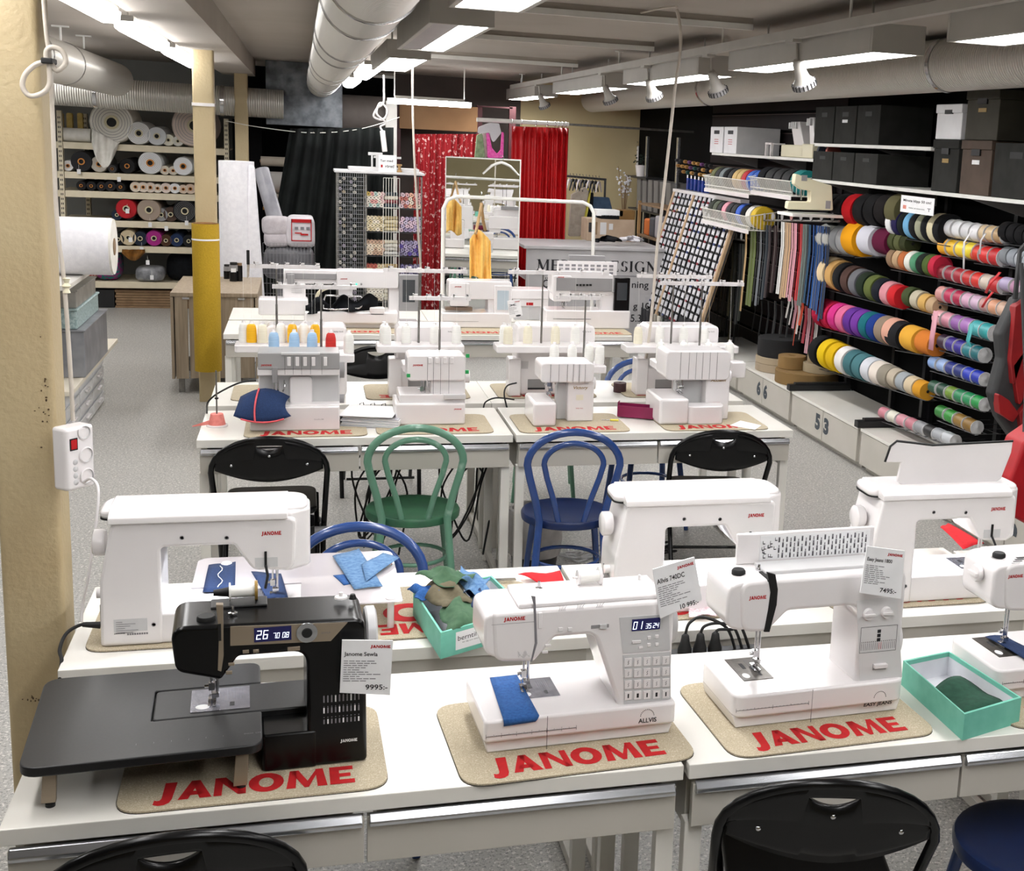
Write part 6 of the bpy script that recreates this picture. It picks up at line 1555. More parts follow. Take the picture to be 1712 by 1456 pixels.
garment('black_garment', [(984, 325), (992, 320), (988, 395), (974, 395)], 13.36, black_cloth, 'black garment hanging on the low rack')
garment('denim_skirt', [(980, 328), (1018, 330), (1025, 358), (1000, 362), (990, 395), (977, 395)], 13.38, mat('faded denim', '3c5068', rough=.9, noise=(20, 3), col2='32465d'), 'faded blue denim skirt at the right end of the low rack')

# ================================================================== counter with the shop sign
yC = 12.0; a, b = at(881, 410, y=yC), at(1112, 398, y=yC); bk = at(855, 395, z=a.z)
t = thing('counter', (a.x, yC, 0), 'light grey sales counter lettered MERRY DESIGN on its front', 'counter')
L_ = b.x - a.x; hC = a.z; dC = .85; greyl = mat('light grey laminate', 'a7a5a6', rough=.45, noise=(4, 2), col2='b0aeaf')
MB().box(-.03, L_, -.02, dC, hC - .03, hC, greyl).build('top', parent=t, smooth=0, bevel=.003)
MB().box(0, L_, 0, .02, 0, hC - .03, greyl).build('front_panel', parent=t, smooth=0)
MB().box(L_ - .02, L_, .02, dC, 0, hC - .03, greyl).box(0, .02, dC - .02, dC, 0, hC - .03, greyl).box(0, .02, .02, .04, 0, hC - .03, greyl).build('side_frame', parent=t, smooth=0)
for z in (.15, .42, .70): MB().box(.02, .6, .04, dC - .03, z, z + .02, greyl).build('shelf', parent=t, smooth=0)
MB().box(.4, .42, .03, dC - .02, 0, hC - .03, mat('deep red cloth lining', '7c1118', rough=.9, noise=(20, 2), col2='741016')).build('lining', parent=t, smooth=0)
w = MB(); yf = -.002
def sgn(u, v): q = at(u, v, y=yC); return (q.x - a.x, yf, q.z)
p, q = sgn(897, 441), sgn(1100, 441)
ux = Vector(sgn(1100, 432)) - Vector(sgn(897, 441)); ux = Vector((ux.x, 0, 0)).normalized()
serif(w, 'MERRY DESIGN', (p[0], yf, hC - .235), ux, (0, 0, 1), M['ink'], .105, q[0] - p[0])
w.box(p[0] - .02, L_ - .05, -.003, 0, hC - .28, hC - .272, M['greyink'])
for s_, u0, v0, wd, hh in (('Ö', 907, 481, .075, .1), ('ning', 1056, 485, .17, .085), ('oc', 994, 516, .1, .06), ('g 10', 1058, 520, .17, .085), ('5.30', 1054, 538, .16, .075)):
 q = sgn(u0, v0); write(w, s_, q, (1, 0, 0), (0, 0, 1), M['ink'], width=wd, height=hh, bold=.01)
w.build('sign_lettering', parent=t, smooth=0)
def box_on(name, u0, v0, u1, v1, y, d, m, label, cat, zb=None, T=None):
 p, q = at(u0, v1, y=y), at(u1, v0, y=y)
 return tag(MB().box(p.x, q.x, y, y + d, p.z if zb is None else zb, q.z, m).build(name, smooth=0, bevel=.003), label, cat)
bx_ = box_on('carton', 981, 368, 1062, 396, 12.75, .3, mat('pale brown carton', 'b09a84', rough=.8, noise=(9, 2), col2='a58f79'), 'pale brown carton with printed panels on the counter', 'carton', hC)
c = MB();
for (u0, v0, u1, v1, m_) in ((984, 372, 990, 388, M['ink']), (1003, 372, 1014, 392, P2_), (1018, 374, 1025, 384, P2_), (991, 371, 999, 392, M['card'])):
 p, q = at(u0, v1, y=12.748), at(u1, v0, y=12.748); c.box(p.x, q.x, 12.746, 12.749, p.z, q.z, m_)
c.build('carton_print', parent=bx_, smooth=0)
for i, (u0, v0, u1, v1, m_, l, n_, z_) in enumerate([(998, 352, 1042, 360, M['paper'], 'loose white papers on top of the carton', 'paper_stack', 0), (1035, 352, 1062, 368, mat('ochre parcel', '7a5a2c', rough=.8, noise=(9, 2), col2='6d4f26'), 'ochre parcel on the carton beside the papers', 'parcel', 0), (1005, 360, 1036, 368, black_cloth, 'dark folded cloth under the white papers', 'folded_cloth', 0)]):
 z0 = at(1000, 368 if i else 361, y=12.76).z
 box_on(n_, u0, v0, u1, v1, 12.78, .2, m_, l, {'paper_stack': 'paper', 'parcel': 'parcel', 'folded_cloth': 'fabric'}[n_], z0 + (.0 if i else .0))
drape('black_clothes', 990, 1040, 0, 0, 12.25, black_cloth, 'black clothes lying in a heap on the counter', 'fabric', 7, .1, lambda a: (404 - 10 * math.sin(a * PI) ** .5, 404))
drape('white_lace', 1036, 1075, 0, 0, 12.3, mat('white lace', 'cfcdd0', rough=.9, noise=(60, 2), col2='b7b4ba'), 'white lace and papers at the right of the counter', 'fabric', 8, .08, lambda a: (402 - 8 * math.sin(a * PI) ** .5, 403))
t = thing('vase_of_branches', at(1043, 350, y=14.6), 'thin branches with pale blossoms standing before the cream wall', 'branches')
random.seed(9); vb = MB(); fb = MB()
for k in range(7):
 p1_ = Vector((random.uniform(-.12, .12), random.uniform(-.05, .05), random.uniform(.25, .5))); vb.tube([(0, 0, -.2), p1_ * .5, p1_], .004, M['card'], n=4)
 for j in range(9): fb.lathe([(0, -.014), (.014, 0), (0, .014)], M['felttop'], c=p1_ * random.uniform(.5, 1) + Vector((random.uniform(-.03, .03), 0, random.uniform(-.03, .03))), n=6)
MB().lathe([(0, -t.location.z), (.09, -t.location.z), (.1, -.5), (.05, -.2), (0, -.2)], P1_, n=16).build('vase', parent=t, smooth=50)
vb.build('branches', parent=t, smooth=0); tag(fb.build('blossoms', parent=t, smooth=0), kind='stuff')

# ================================================================== thread cabinet of wire shelves
yT = 11.2; a, b = at(563, 284, y=yT), at(706, 291, y=yT); top_z = a.z
xm = at(611, 300, y=yT).x
t = thing('thread_cabinet', (a.x, yT, 0), 'wire shelving full of thread tubes in front of the black curtain', 'thread shelving')
W_ = b.x - a.x
MB().box(-.02, W_ + .02, -.02, .4, top_z - .02, top_z, M['plastic2']).box(.1, W_ - .02, .06, .3, top_z, top_z + .03, M['plastic2']).build('top_board', parent=t, smooth=0, bevel=.003)
shv = [at(640, v, y=yT).z for v in (347, 387, 427, 467)]
for z in shv + [top_z - .02, shv[-1] - .19, shv[-1] - .38]:
 MB().box(xm - a.x, W_, .0, .36, z - .012, z - .006, M['dwire']).build('wire_shelf', parent=t, smooth=0)
g = MB()
for k in range(14):
 x = (xm - a.x) * k / 13.0; g.box(x - .0015, x + .0015, -.003, .0, .2, top_z - .02, M['wire'])
for k in range(44):
 z = .2 + (top_z - .22) * k / 43; g.box(0, xm - a.x, -.004, -.001, z - .0015, z + .0015, M['wire'])
tag(g.build('wire_mesh', parent=t, smooth=0), kind='stuff')
g = MB(); ma, mb_ = at(641, 300, y=yT).x - a.x, at(668, 300, y=yT).x - a.x
for k in range(7):
 x = ma + (mb_ - ma) * k / 6; g.box(x - .002, x + .002, -.008, -.004, .3, top_z - .05, M['wwire'])
for z in (.3, top_z - .05, *shv): g.box(ma, mb_, -.008, -.004, z - .002, z + .002, M['wwire'])
tag(g.build('wire_gate', parent=t, smooth=0), kind='stuff')
for x in (.0, xm - a.x, W_ - .01): MB().box(x, x + .012, .0, .012, 0, top_z - .02, M['rod']).box(x, x + .012, .35, .362, 0, top_z - .02, M['rod']).build('upright', parent=t, smooth=0)
pal = {}
def cm(h):
 return mat('thread ' + h, h, rough=.65, noise=(150, 1), col2=h)
random.seed(21); proto_sp = {}
def disc(x, y, z, h, r=.021, L=.06, axis='y', label=None, grp=None, name='thread_tube'):
 k = (h, axis, name)
 if k not in proto_sp:
  mb = MB().lathe([(.3, 0), (1, 0), (1, 1), (.3, 1)], cm(h), n=10, axis=axis, caps=False).lathe([(0, .03), (.3, .03)], M['rubber'], n=10, axis=axis, caps=False)
  o = mb.build(name, smooth=40); proto_sp[k] = o
  tag(o, label, 'thread')
 else: o = dup(proto_sp[k], label=label)
 o.location = (x, y, z); o.scale = (r, L, r) if axis == 'y' else (L, r, r)
 if grp: o['group'] = grp
P1c = [['c9a6a6', 'cfc7bb', 'b9a04f', '9fb8b0', 'c98f8a', 'd8cfc4'], ['d8cdb0', 'cfc3a2', 'e0d8c6', 'bfae86'], ['c9a78f', 'd9c7ae', 'b99b84', 'e0d3c0'], ['cfc2a0', 'b05a4c', 'd9cfae', 'c9b891'], ['d9d2c2', 'c9bfa8', 'e2ddd0']]
P2c = [['c9a0a0', 'd6a58c', 'cfb7c0', 'b56a60', 'd9cdbb'], ['b3a6c2', '9d8fb0', 'c2b8cc', 'd3b9c8'], ['5b4a9a', '8c86a6', '77708c', 'a59ab8'], ['6e6790', '8a84a0', '5a5470', '9a94ac'], ['66626e', '86828e', '55515c']]
P3c = [['2a3a48', '7b3038', 'ddd6c6', '22303a'], ['cbbd92', 'bdae80', 'd9cda8', 'b3a274'], ['cfcfcc', 'bbb8b0', 'd8d5cc', 'e0d8c4'], ['a5542c', 'c9bf9d', 'd9d2b8', 'c2a56c'], ['d5cfba', 'c7bfa4', 'e0dac8', 'b8ae90']]
lv = shv + [shv[-1] - .19]
gt = 'thread tubes on the wire shelves'
for s_, z0 in enumerate(lv):
 for j in range(4):
  for i in range(5):
   disc(xm + .015 + .037 * i * .82 + (j % 2) * .012, yT + .02, z0 + .016 + j * .032, random.choice(P1c[s_]), .0175, .1, 'y', 'thread tube end in the left bay of the wire shelves', gt)
  for i in range(5):
   disc(a.x + mb_ + .02 + .037 * i + (j % 2) * .012, yT + .02, z0 + .016 + j * .032, random.choice(P2c[s_]), .0175, .1, 'y', 'thread tube end in the right bay of the wire shelves', gt)
  disc(a.x + ma + .01, yT + .05, z0 + .016 + j * .033, P3c[s_][j], .016, mb_ - ma - .02, 'x', 'thread tube lying sideways behind the white wire gate', gt)
for k in range(46):
 z = .35 + (top_z - .42) * k / 45
 for i in range(2): disc(a.x + .03 + .09 * i + .03 * (k % 2), yT + .03, z, random.choice(['5d6068', '8c8c90', 'b7a98c', '3d424c', 'a49ab0', 'c9c5bc']), .013, .08, 'y', 'small spool behind the wire mesh at the left of the shelving', 'small spools behind the mesh')
q = at(628, 254, y=yT + .1)
t = thing('display_stand', (q.x, yT + .15, top_z + .03), 'small grey T shaped stand on top of the thread shelving', 'stand')
MB().box(-.06, .06, -.02, .02, q.z - top_z - .06, q.z - top_z - .035, P2_).box(-.035, -.02, -.015, .015, 0, q.z - top_z - .06, P2_).box(.005, .03, -.015, .015, 0, q.z - top_z - .06, P2_).build('stand', parent=t, smooth=0, bevel=.002)
A_, B_ = at(633, 283, y=yT), at(663, 260, y=yT)
t = thing('paper_sign', (A_.x, yT, top_z), 'white paper sign reading Tag med röret on the thread shelving', 'sign')
w = MB().box(0, B_.x - A_.x, 0, .004, 0, B_.z - top_z, M['paper'])
write(w, 'Tag med', (.012, 0, (B_.z - top_z) * .55), (1, 0, 0), (0, 0, 1), M['ink'], width=(B_.x - A_.x) * .72, height=.026, bold=.02)
write(w, 'röret!', (.055, 0, (B_.z - top_z) * .25), (1, 0, 0), (0, 0, 1), M['ink'], width=(B_.x - A_.x) * .5, height=.026, bold=.02)
w.box(.018, .034, -.001, 0, (B_.z - top_z) * .26, (B_.z - top_z) * .42, M['red'])
w.build('sheet', parent=t, smooth=0); MB().box(-.04, B_.x - A_.x + .04, .004, .016, (B_.z - top_z) * .8, (B_.z - top_z) * .92, P2_).box(.04, .06, .004, .016, 0, (B_.z - top_z) * .8, P2_).build('holder', parent=t, smooth=0)
q = at(668, 284, y=yT + .02)
t = thing('wooden_spool', (q.x, yT + .04, top_z), 'small wooden spool beside the paper sign', 'wooden spool')
MB().lathe([(0, 0), (.022, 0), (.022, .012), (.012, .018), (.012, .05), (.022, .056), (.022, .068), (0, .068)], M['birch'], n=16).build('spool', parent=t, smooth=40)
# low rack arm left of the cabinet, and wadding bags in a wire basket
bgm = M['bag']; white_w = mat('white fibre filling', 'd5cfd2', rough=.9, noise=(20, 3), col2='c6bfc3', bump=(20, .6))
def lump(name, u0, v0, u1, v1, y, d, m, label, cat, seed=1, pw=.5):
 random.seed(seed); ph = [random.uniform(0, 6) for _ in range(4)]
 p, q = at(u0, v1, y=y), at(u1, v0, y=y); cx, cz, rx, rz_ = (p.x + q.x) / 2, (p.z + q.z) / 2, (q.x - p.x) / 2, (q.z - p.z) / 2
 def g(a, b):
  th, phh = 2 * PI * a, PI * (b - .5)
  c1, s1 = math.cos(phh), math.sin(phh)
  sg = lambda v: math.copysign(abs(v) ** pw, v)
  k = 1 + .05 * math.sin(ph[0] + th * 3 + b * 5) + .04 * math.sin(ph[1] + th * 5)
  return (cx + rx * sg(c1) * sg(math.cos(th)) * k, y + d / 2 + d / 2 * sg(c1) * sg(math.sin(th)) * k, cz + rz_ * sg(s1))
 return tag(MB().grid(g, 28, 14, m, closed_u=True).build(name, smooth=80), label, cat)
yB = 11.9
lump('wadding_bag', 438, 364, 486, 395, yB, .3, white_w, 'bag of white filling on top of the pile, left of the printed one', 'bag', 1)
lump('wadding_bag', 440, 390, 484, 414, yB, .3, white_w, 'bag of white filling lying below in the pile beside the wire basket', 'bag', 2)
bg = lump('wadding_bag', 480, 362, 526, 414, yB - .02, .28, mat('white plastic sack', 'e3dfe3', rough=.35, noise=(9, 2), col2='d6d1d6', bump=(14, .4)), 'white sack with a red framed print, right of the pile', 'bag', 3, .35)
p, q = at(487, 403, y=yB - .03), at(521, 367, y=yB - .03); w = MB()
for (x0_, x1_, z0_, z1_) in ((p.x, q.x, p.z, p.z + .01), (p.x, q.x, q.z - .03, q.z), (p.x, p.x + .008, p.z, q.z), (q.x - .008, q.x, p.z, q.z), (p.x + .03, p.x + .09, (p.z + q.z) / 2 - .03, (p.z + q.z) / 2 - .02), (p.x + .08, q.x - .03, (p.z + q.z) / 2 - .045, (p.z + q.z) / 2 - .03)): w.box(x0_, x1_, yB - .034, yB - .03, z0_, z1_, M['red'])
for i in range(3): w.box(p.x + .03 + i * .05, p.x + .06 + i * .05, yB - .033, yB - .03, (p.z + q.z) / 2 + .005, (p.z + q.z) / 2 + .03, M['greyink'])
w.build('print', parent=bg, smooth=0)
a, b = at(440, 445, y=yB - .04), at(526, 408, y=yB - .04)
t = thing('wire_basket', (a.x, yB - .04, 0), 'grey wire basket stand holding the filling bags', 'wire basket')
g = MB(); Wb = b.x - a.x
for k in range(16): x = Wb * k / 15; g.box(x - .0015, x + .0015, 0, .003, .3, b.z, M['wire'])
for k in range(9): z = .3 + (b.z - .3) * k / 8; g.box(0, Wb, 0, .003, z - .0015, z + .0015, M['wire'])
tag(g.build('mesh_front', parent=t, smooth=0), kind='stuff')
MB().box(0, Wb, 0, .4, .295, .3, M['wire']).box(0, .012, 0, .012, 0, .3, M['wire']).box(Wb - .012, Wb, 0, .012, 0, .3, M['wire']).box(0, .012, .39, .4, 0, .3, M['wire']).box(Wb - .012, Wb, .39, .4, 0, .3, M['wire']).build('stand', parent=t, smooth=0)
lump('grey_bag', 442, 415, 524, 468, yB, .3, mat('grey plastic sack', '77777c', rough=.4, noise=(6, 3), col2='5a5a60', bump=(10, .5)), 'grey plastic sacks inside the wire basket', 'bag', 5, .4)
# rolls of paper in the recess
def roll_x(name, u0, u1, v0, v1, y, m, label, cat='roll', core=True):
 p, q = at(u0, (v0 + v1) / 2, y=y), at(u1, (v0 + v1) / 2, y=y); r = (at(u0, v0, y=y).z - at(u0, v1, y=y).z) / 2
 t = thing(name, (p.x, y, p.z), label, cat)
 MB().cyl((0, 0, 0), (q.x - p.x, 0, 0), r, m, n=28).build('paper', parent=t, smooth=40)
 MB().cyl((-.01, 0, 0), (q.x - p.x + .01, 0, 0), r * .3, M['card'], n=14).build('core', parent=t, smooth=40)
kraft = mat('cream paper roll', 'a79d90', rough=.6, noise=(5, 2), col2='9a9083')
roll_x('paper_roll', 436, 490, 261, 277, 14.6, kraft, 'upper paper roll in the dark recess behind the black curtain')
roll_x('paper_roll', 436, 505, 286, 322, 14.6, mat('grey white paper roll', 'bab6b2', rough=.5, noise=(5, 2), col2='aeaaa6'), 'thick middle paper roll in the dark recess')
roll_x('paper_roll', 440, 512, 322, 341, 14.58, kraft, 'lower paper roll in the dark recess')
slab_y = at(440, 345, y=14.5)
tag(MB().box(slab_y.x, at(515, 345, y=14.5).x, 14.4, 14.8, slab_y.z - .03, slab_y.z, mat('orange wood', 'b07a2c', rough=.5, noise=(9, 2), col2='a57126')).box(slab_y.x + .02, slab_y.x + .06, 14.6, 14.64, 0, slab_y.z - .03, M['dwire']).build('roll_shelf', smooth=0), 'orange wooden shelf under the paper rolls', 'shelf')
a, b = at(437, 284, y=12.4), at(462, 372, y=12.2)
t = thing('leaning_roll', (b.x, 12.2, 0), 'roll wrapped in clear plastic leaning beside the white board roll', 'roll')
MB().cyl((0, 0, b.z), (a.x - b.x, .2, a.z), .07, mat('wrapped grey roll', '9d9da3', rough=.3, noise=(6, 3), col2='86868d', bump=(16, .6)), n=20).cyl((0, 0, b.z), (.12, .22, .03), .07, MATS['wrapped grey roll'], n=20).build('wrapped_roll', parent=t, smooth=40)
# ================================================================== fabric shelves at the back left
yF = 14.9; cream_s = mat('cream steel shelf', 'd6cbb0', rough=.45, noise=(9, 2), col2='ddd2b8')
sx0, sx1 = at(94, 300, y=yF).x, at(384, 300, y=yF).x
t = thing('fabric_shelving', (sx0, yF, 0), 'cream steel shelving full of fabric rolls at the back left', 'shelving')
tops = [at(200, v, y=yF).z for v in (241, 290, 321, 369, 411, 471)]
for z in tops: MB().box(0, sx1 - sx0, 0, .03, z - .07, z, cream_s).box(0, sx1 - sx0, .03, .8, z - .02, z - .004, cream_s).build('shelf_board', parent=t, smooth=0, bevel=.003)
def upright(x, h, y):
 mb = MB().box(x - .05, x, y, y + .004, 0, h, cream_s).box(x - .004, x, y, y + .06, 0, h, cream_s)
 for k in range(int(h / .05)):
  for dx in (-.036, -.02): mb.box(x + dx - .004, x + dx + .004, y - .002, y, k * .05 + .012, k * .05 + .034, M['rubber'])
 mb.build('upright', parent=t, smooth=0)
hU = at(384, 199, y=yF).z
upright(sx1 - sx0 + .0, hU, -.005); upright(.08, hU, -.005); upright(.22, hU - .02, .74)
grp = 'fabric rolls on the cream shelving'
def froll(u, v, r, h, label, core='e8e0c8', L=.72, h2=None, ring=True, row=None):
 """fabric roll lying front to back, its end seen at pixel (u, v)"""
 p = at(u, v, y=yF + .02); rr = r / (F_PX / 15.3)
 if row is not None: p.z = tops[row] + rr + .001
 t = thing('fabric_roll', (p.x, yF + (.03 if r > 12 else .05), p.z), label, 'fabric roll', grp)
 m = mat('fabric ' + h, h, rough=.9, noise=(14, 3), col2=h2 or h)
 MB().lathe([(.32, .0), (.93, -.01), (1, .015), (1, L / rr if 0 else L), (.3, L)], m, axis='y', n=24, caps=False, T=Matrix.Diagonal((rr, 1, rr, 1))).build('cloth', parent=t, smooth=50)
 MB().lathe([(.22, -.02), (.33, -.02), (.33, .3), (.22, .3)], mat('core ' + core, core, rough=.7, noise=(60, 3), col2=core), axis='y', n=14, caps=False, T=Matrix.Diagonal((rr, 1, rr, 1))).lathe([(0, .01), (.23, .01)], M['rubber'], axis='y', n=12, caps=False, T=Matrix.Diagonal((rr, 1, rr, 1))).build('core', parent=t, smooth=50)
 if ring and r > 15:
  mb = MB()
  for k in (.45, .58, .7, .82): mb.lathe([(k, -.0125), (k + .02, -.0128)], M['plastic3'], axis='y', n=24, caps=False, T=Matrix.Diagonal((rr, 1, rr, 1)))
  mb.build('layer_lines', parent=t, smooth=0)
 return t
W0 = 'e6e4e0'
data = [
 [(187, 215, 31, 'e9e6dd', 'largest white wadding roll on the top shelf, its end hanging down'), (232, 223, 17, 'eeeeee', 'white roll next right of the largest on the top shelf'), (262, 228, 14, 'cfd2d6', 'grey white roll, third on the top shelf'), (281, 234, 9, 'e8e6d8', 'small roll with a loose flap on the top shelf'), (297, 235, 8, 'dcdcd6', 'smallest roll on the top shelf, beside the pinkish one'), (325, 214, 32, 'd9c9bf', 'big pinkish roll on the top shelf, behind the pillar')],
 [(113, 281, 8, 'dedede', 'small white roll at the left end of the second shelf'), (136, 274, 15, '232326', 'black roll, left on the second shelf'), (165, 276, 12, 'b9b3a8', 'grey roll under the hanging wadding on the second shelf'), (187, 283, 6, '55565a', 'tiny grey roll on the second shelf'), (212, 280, 11, '1a1a1c', 'black flattened roll in the middle of the second shelf'), (251, 273, 17, 'e6e8ea', 'thick white roll with printed core on the second shelf'), (275, 283, 7, 'd9d3c4', 'left of two thin pale rolls on the second shelf'), (289, 283, 7, 'd6d0c2', 'right of two thin pale rolls on the second shelf'), (306, 277, 14, 'dfe1e4', 'white roll right of the two thin ones on the second shelf')],
 [(135, 313, 7, '1b1b1e', 'third shelf, black roll at the left'), (152, 314, 7, '1b1b1e', 'third shelf, second black roll from the left'), (169, 314, 7, '1c1c20', 'third shelf, third black roll from the left'), (184, 313, 8, '202024', 'third shelf, black roll with a white end'), (201, 314, 7, '1b1b1e', 'third shelf, black roll beside the white ones'), (226, 315, 8, 'd9cfc0', 'third shelf, first of the pale rolls'), (239, 315, 8, 'dcd2c6', 'third shelf, second of the pale rolls'), (251, 315, 8, 'd4c9be', 'third shelf, third of the pale rolls'), (263, 315, 7, 'd9d4c9', 'third shelf, fourth of the pale rolls'), (277, 315, 8, 'dccfc6', 'third shelf, fifth of the pale rolls'), (292, 314, 8, 'dfe3e6', 'third shelf, pale roll with a white core'), (306, 315, 7, 'd6c6b4', 'third shelf, pale roll before the last'), (318, 315, 8, 'd2bfae', 'third shelf, last pale roll before the pillar')],
 [(195, 363, 8, '1d2a3e', 'navy roll at the left of the fourth shelf'), (211, 349, 15, 'b01a24', 'bright red roll on the fourth shelf'), (216, 364, 8, '141416', 'black roll below the red one on the fourth shelf'), (249, 356, 17, 'a89584', 'big tan roll on the fourth shelf'), (269, 354, 10, '8f8f92', 'grey striped roll beside the tan one'), (285, 362, 11, '4d3b33', 'brown roll on the fourth shelf'), (309, 358, 17, '1a1c22', 'big black blue roll at the right of the fourth shelf')],
 [(197, 402, 9, '16161a', 'black roll, left on the fifth shelf'), (214, 402, 12, 'cbbb9c', 'cream roll on the fifth shelf'), (234, 403, 11, '1a2436', 'dark navy roll on the fifth shelf'), (257, 401, 12, 'a1257f', 'magenta roll on the fifth shelf'), (277, 403, 9, '4a2f1c', 'brown roll on the fifth shelf'), (295, 403, 10, '1c2f55', 'blue roll on the fifth shelf'), (315, 402, 9, '15161a', 'black roll, right on the fifth shelf')]]
for row, L_ in enumerate(data):
 for (u, v, r, h, l) in L_:
  froll(u, v, r, h, l, core='c9843c' if row in (1, 2) and r < 18 else 'cfc6a6', row=None if l.startswith('bright red') else row)
pw = mat('white wadding cloth', 'e4e1da', rough=.95, noise=(20, 3), col2='d8d5cd')
drape('hanging_wadding', 153, 200, 0, 0, yF - .06, pw, 'loose white wadding end hanging in a point over the second shelf', 'fabric', 4, .04, lambda a: (214 + 26 * a, 236 + 45 * math.sin(PI * min(1, a * 1.05)) ** .8))
p, q = at(95, 230, y=yF), at(150, 230, y=yF)
t = thing('fabric_roll', (p.x, yF + .1, tops[0] + .075), 'white roll lying crosswise at the left end of the top shelf', 'fabric roll')
MB().cyl((0, 0, 0), (q.x - p.x, 0, 0), .072, pw, n=20).cyl((-.005, 0, 0), (.01, 0, 0), .03, M['rubber'], n=12).build('cloth', parent=t, smooth=50)
for i, (u, v) in enumerate(((132, 286), (199, 299), (251, 375), (278, 381), (213, 352), (312, 372), (247, 438), (254, 463), (218, 400), (237, 416))):
 p = at(u, v, y=yF - .03)
 tag(MB().box(p.x - .018, p.x + .018, yF - .035, yF - .032, p.z - .03, p.z + .02, M['paper']).box(p.x - .001, p.x + .001, yF - .034, yF - .032, p.z + .02, p.z + .07, M['spool']).build('price_tag', smooth=0), 'small white tag hanging from a fabric roll', 'tag', 'tags on the fabric rolls')
prn = mat('teal and magenta print', '1f6f74', rough=.9, noise=(22, 3, .48, .53), col2='8c2f78')
lump('printed_fabric', 155, 421, 200, 471, yF + .02, .5, prn, 'bulging teal and magenta printed fabric on the lowest shelf', 'fabric', 8, .7)
lump('red_fabric', 122, 450, 160, 470, yF - .0, .4, mat('red patterned fabric', 'a03a34', rough=.9, noise=(30, 3, .5, .55), col2='d4a396'), 'red patterned fabric on the lowest shelf', 'fabric', 9, .8)
drape('ochre_fabric', 204, 242, 0, 0, yF - .04, mat('ochre fabric', '8a5a1c', rough=.9, noise=(14, 3), col2='5f3f16'), 'ochre fabric end hanging under the fifth shelf', 'fabric', 3, .03, lambda a: (417, 422 + 14 * math.sin(a * PI)))
lump('silver_bag', 225, 446, 274, 472, yF - .02, .3, mat('silver grey bag', '9fa0a4', rough=.3, noise=(14, 3), col2='6f7176', bump=(20, .5)), 'rounded grey bag in clear plastic on the lowest shelf', 'bag', 10, .6)
lump('black_fabric', 278, 424, 335, 471, yF + .1, .5, black_cloth, 'pile of black fabric at the right of the lowest shelf', 'fabric', 11, .6)
p, q = at(115, 511, y=yF + .1), at(192, 484, y=yF + .1)
tag(MB().box(p.x, q.x, yF + .05, yF + .7, 0, q.z, M['blackm']).build('black_box', smooth=0, bevel=.005), 'black storage box on the floor under the fabric shelving', 'box')
p, q = at(194, 511, y=yF + .1), at(330, 485, y=yF + .1)
bb = MB(); hh = q.z / 7
for k in range(7): bb.box(p.x + .01 * (k % 2), q.x - .01 * (k % 3), yF + .05, yF + .6, k * hh, (k + .85) * hh, M['card'])
tag(bb.build('flattened_cartons', smooth=0), 'stack of flattened brown cartons on the floor under the fabric shelving', 'cartons', kind='stuff')
for i, u in enumerate((97, 113, 131)):
 a, b = at(u, 232, y=yF + .3), at(u + (8 if i < 2 else 7), 189, y=yF + .3)
 tag(MB().prism(rrect(a.x, b.x, a.z, b.z, .02), yF + .28, yF + .36, mat('yellowed wood', 'cdb368', rough=.6, noise=(14, 4), col2='b99c50'), plane='xz').build('wooden_bracket', smooth=40), ['leftmost', 'middle', 'rightmost'][i] + ' of the three yellowed wooden uprights above the fabric shelving', 'bracket')

# ================================================================== left work table, drawer stack and board roll
pf_ = at(148, 705, z=0); yL = pf_.y; xL = pf_.x
t = thing('drawer_stack', (xL - .5, yL - .5, 0), 'white drawer stack with grey fronts at the left edge behind the near pillar', 'drawers')
ztab = at(120, 625, y=yL - .2).z
MB().box(0, .5, -.4, 1.2, 0, ztab, mat('pale plastic drawer', 'b9bcc0', rough=.4, noise=(5, 2), col2='c3c6ca')).build('body', parent=t, smooth=0, bevel=.01)
for k in range(4):
 for j in range(3):
  z0 = ztab * k / 4 + .01
  d = MB().box(.5, .512, -.39 + j * .53, .12 + j * .53, z0, z0 + ztab / 4 - .02, M['plastic2']).build('drawer', parent=t, smooth=0, bevel=.006)
  MB().box(.512, .53, -.2 + j * .53, -.08 + j * .53, z0 + ztab / 8, z0 + ztab / 8 + .015, P1_).build('handle', parent=d, smooth=0, bevel=.003)
MB().box(-.05, .56, -.45, 1.6, ztab, ztab + .03, mat('cream shelf', 'd8d0bf', rough=.4, noise=(5, 2), col2='ddd6c6')).build('shelf', parent=t, smooth=0, bevel=.003)
def crate(u0, v0, u1, v1, y, d, m, label, name='crate', zb=None):
 p, q = at(u0, v1, y=y), at(u1, v0, y=y); z0 = p.z if zb is None else zb
 return tag(MB().box(p.x, q.x, y, y + d, z0, q.z, m).box(p.x - .01, q.x + .01, y - .01, y + d + .01, q.z, q.z + .012, m).build(name, smooth=0, bevel=.006), label, 'crate')
yS = yL - .5; zs = ztab + .031
o_ = crate(90, 555, 140, 630, yS, 1.0, mat('smoky plastic crate', '8c8d92', rough=.3, noise=(6, 3), col2='6a6b71'), 'smoky grey plastic crate on the drawer stack', zb=zs)
z1 = at(110, 555, y=yS).z + .014
o2 = crate(92, 520, 128, 546, yS + .02, .9, mat('pale turquoise crate', 'a9bcbc', rough=.5, noise=(60, 2, .5, .52), col2='8ea3a4'), 'pale turquoise perforated basket above the smoky crate', 'basket', zb=z1)
z2 = at(110, 520, y=yS + .02).z + .014
crate(92, 488, 127, 512, yS + .05, .8, mat('clear grey crate', 'a6a39d', rough=.3, noise=(8, 3), col2='85827c'), 'upper clear crate with scissors packed inside, below the white table', zb=z2)
zt_ = at(130, 462, y=yS - .1).z
t = thing('work_table', (xL - .8, yS - .6, 0), 'white work table top under the big board roll at the left', 'table')
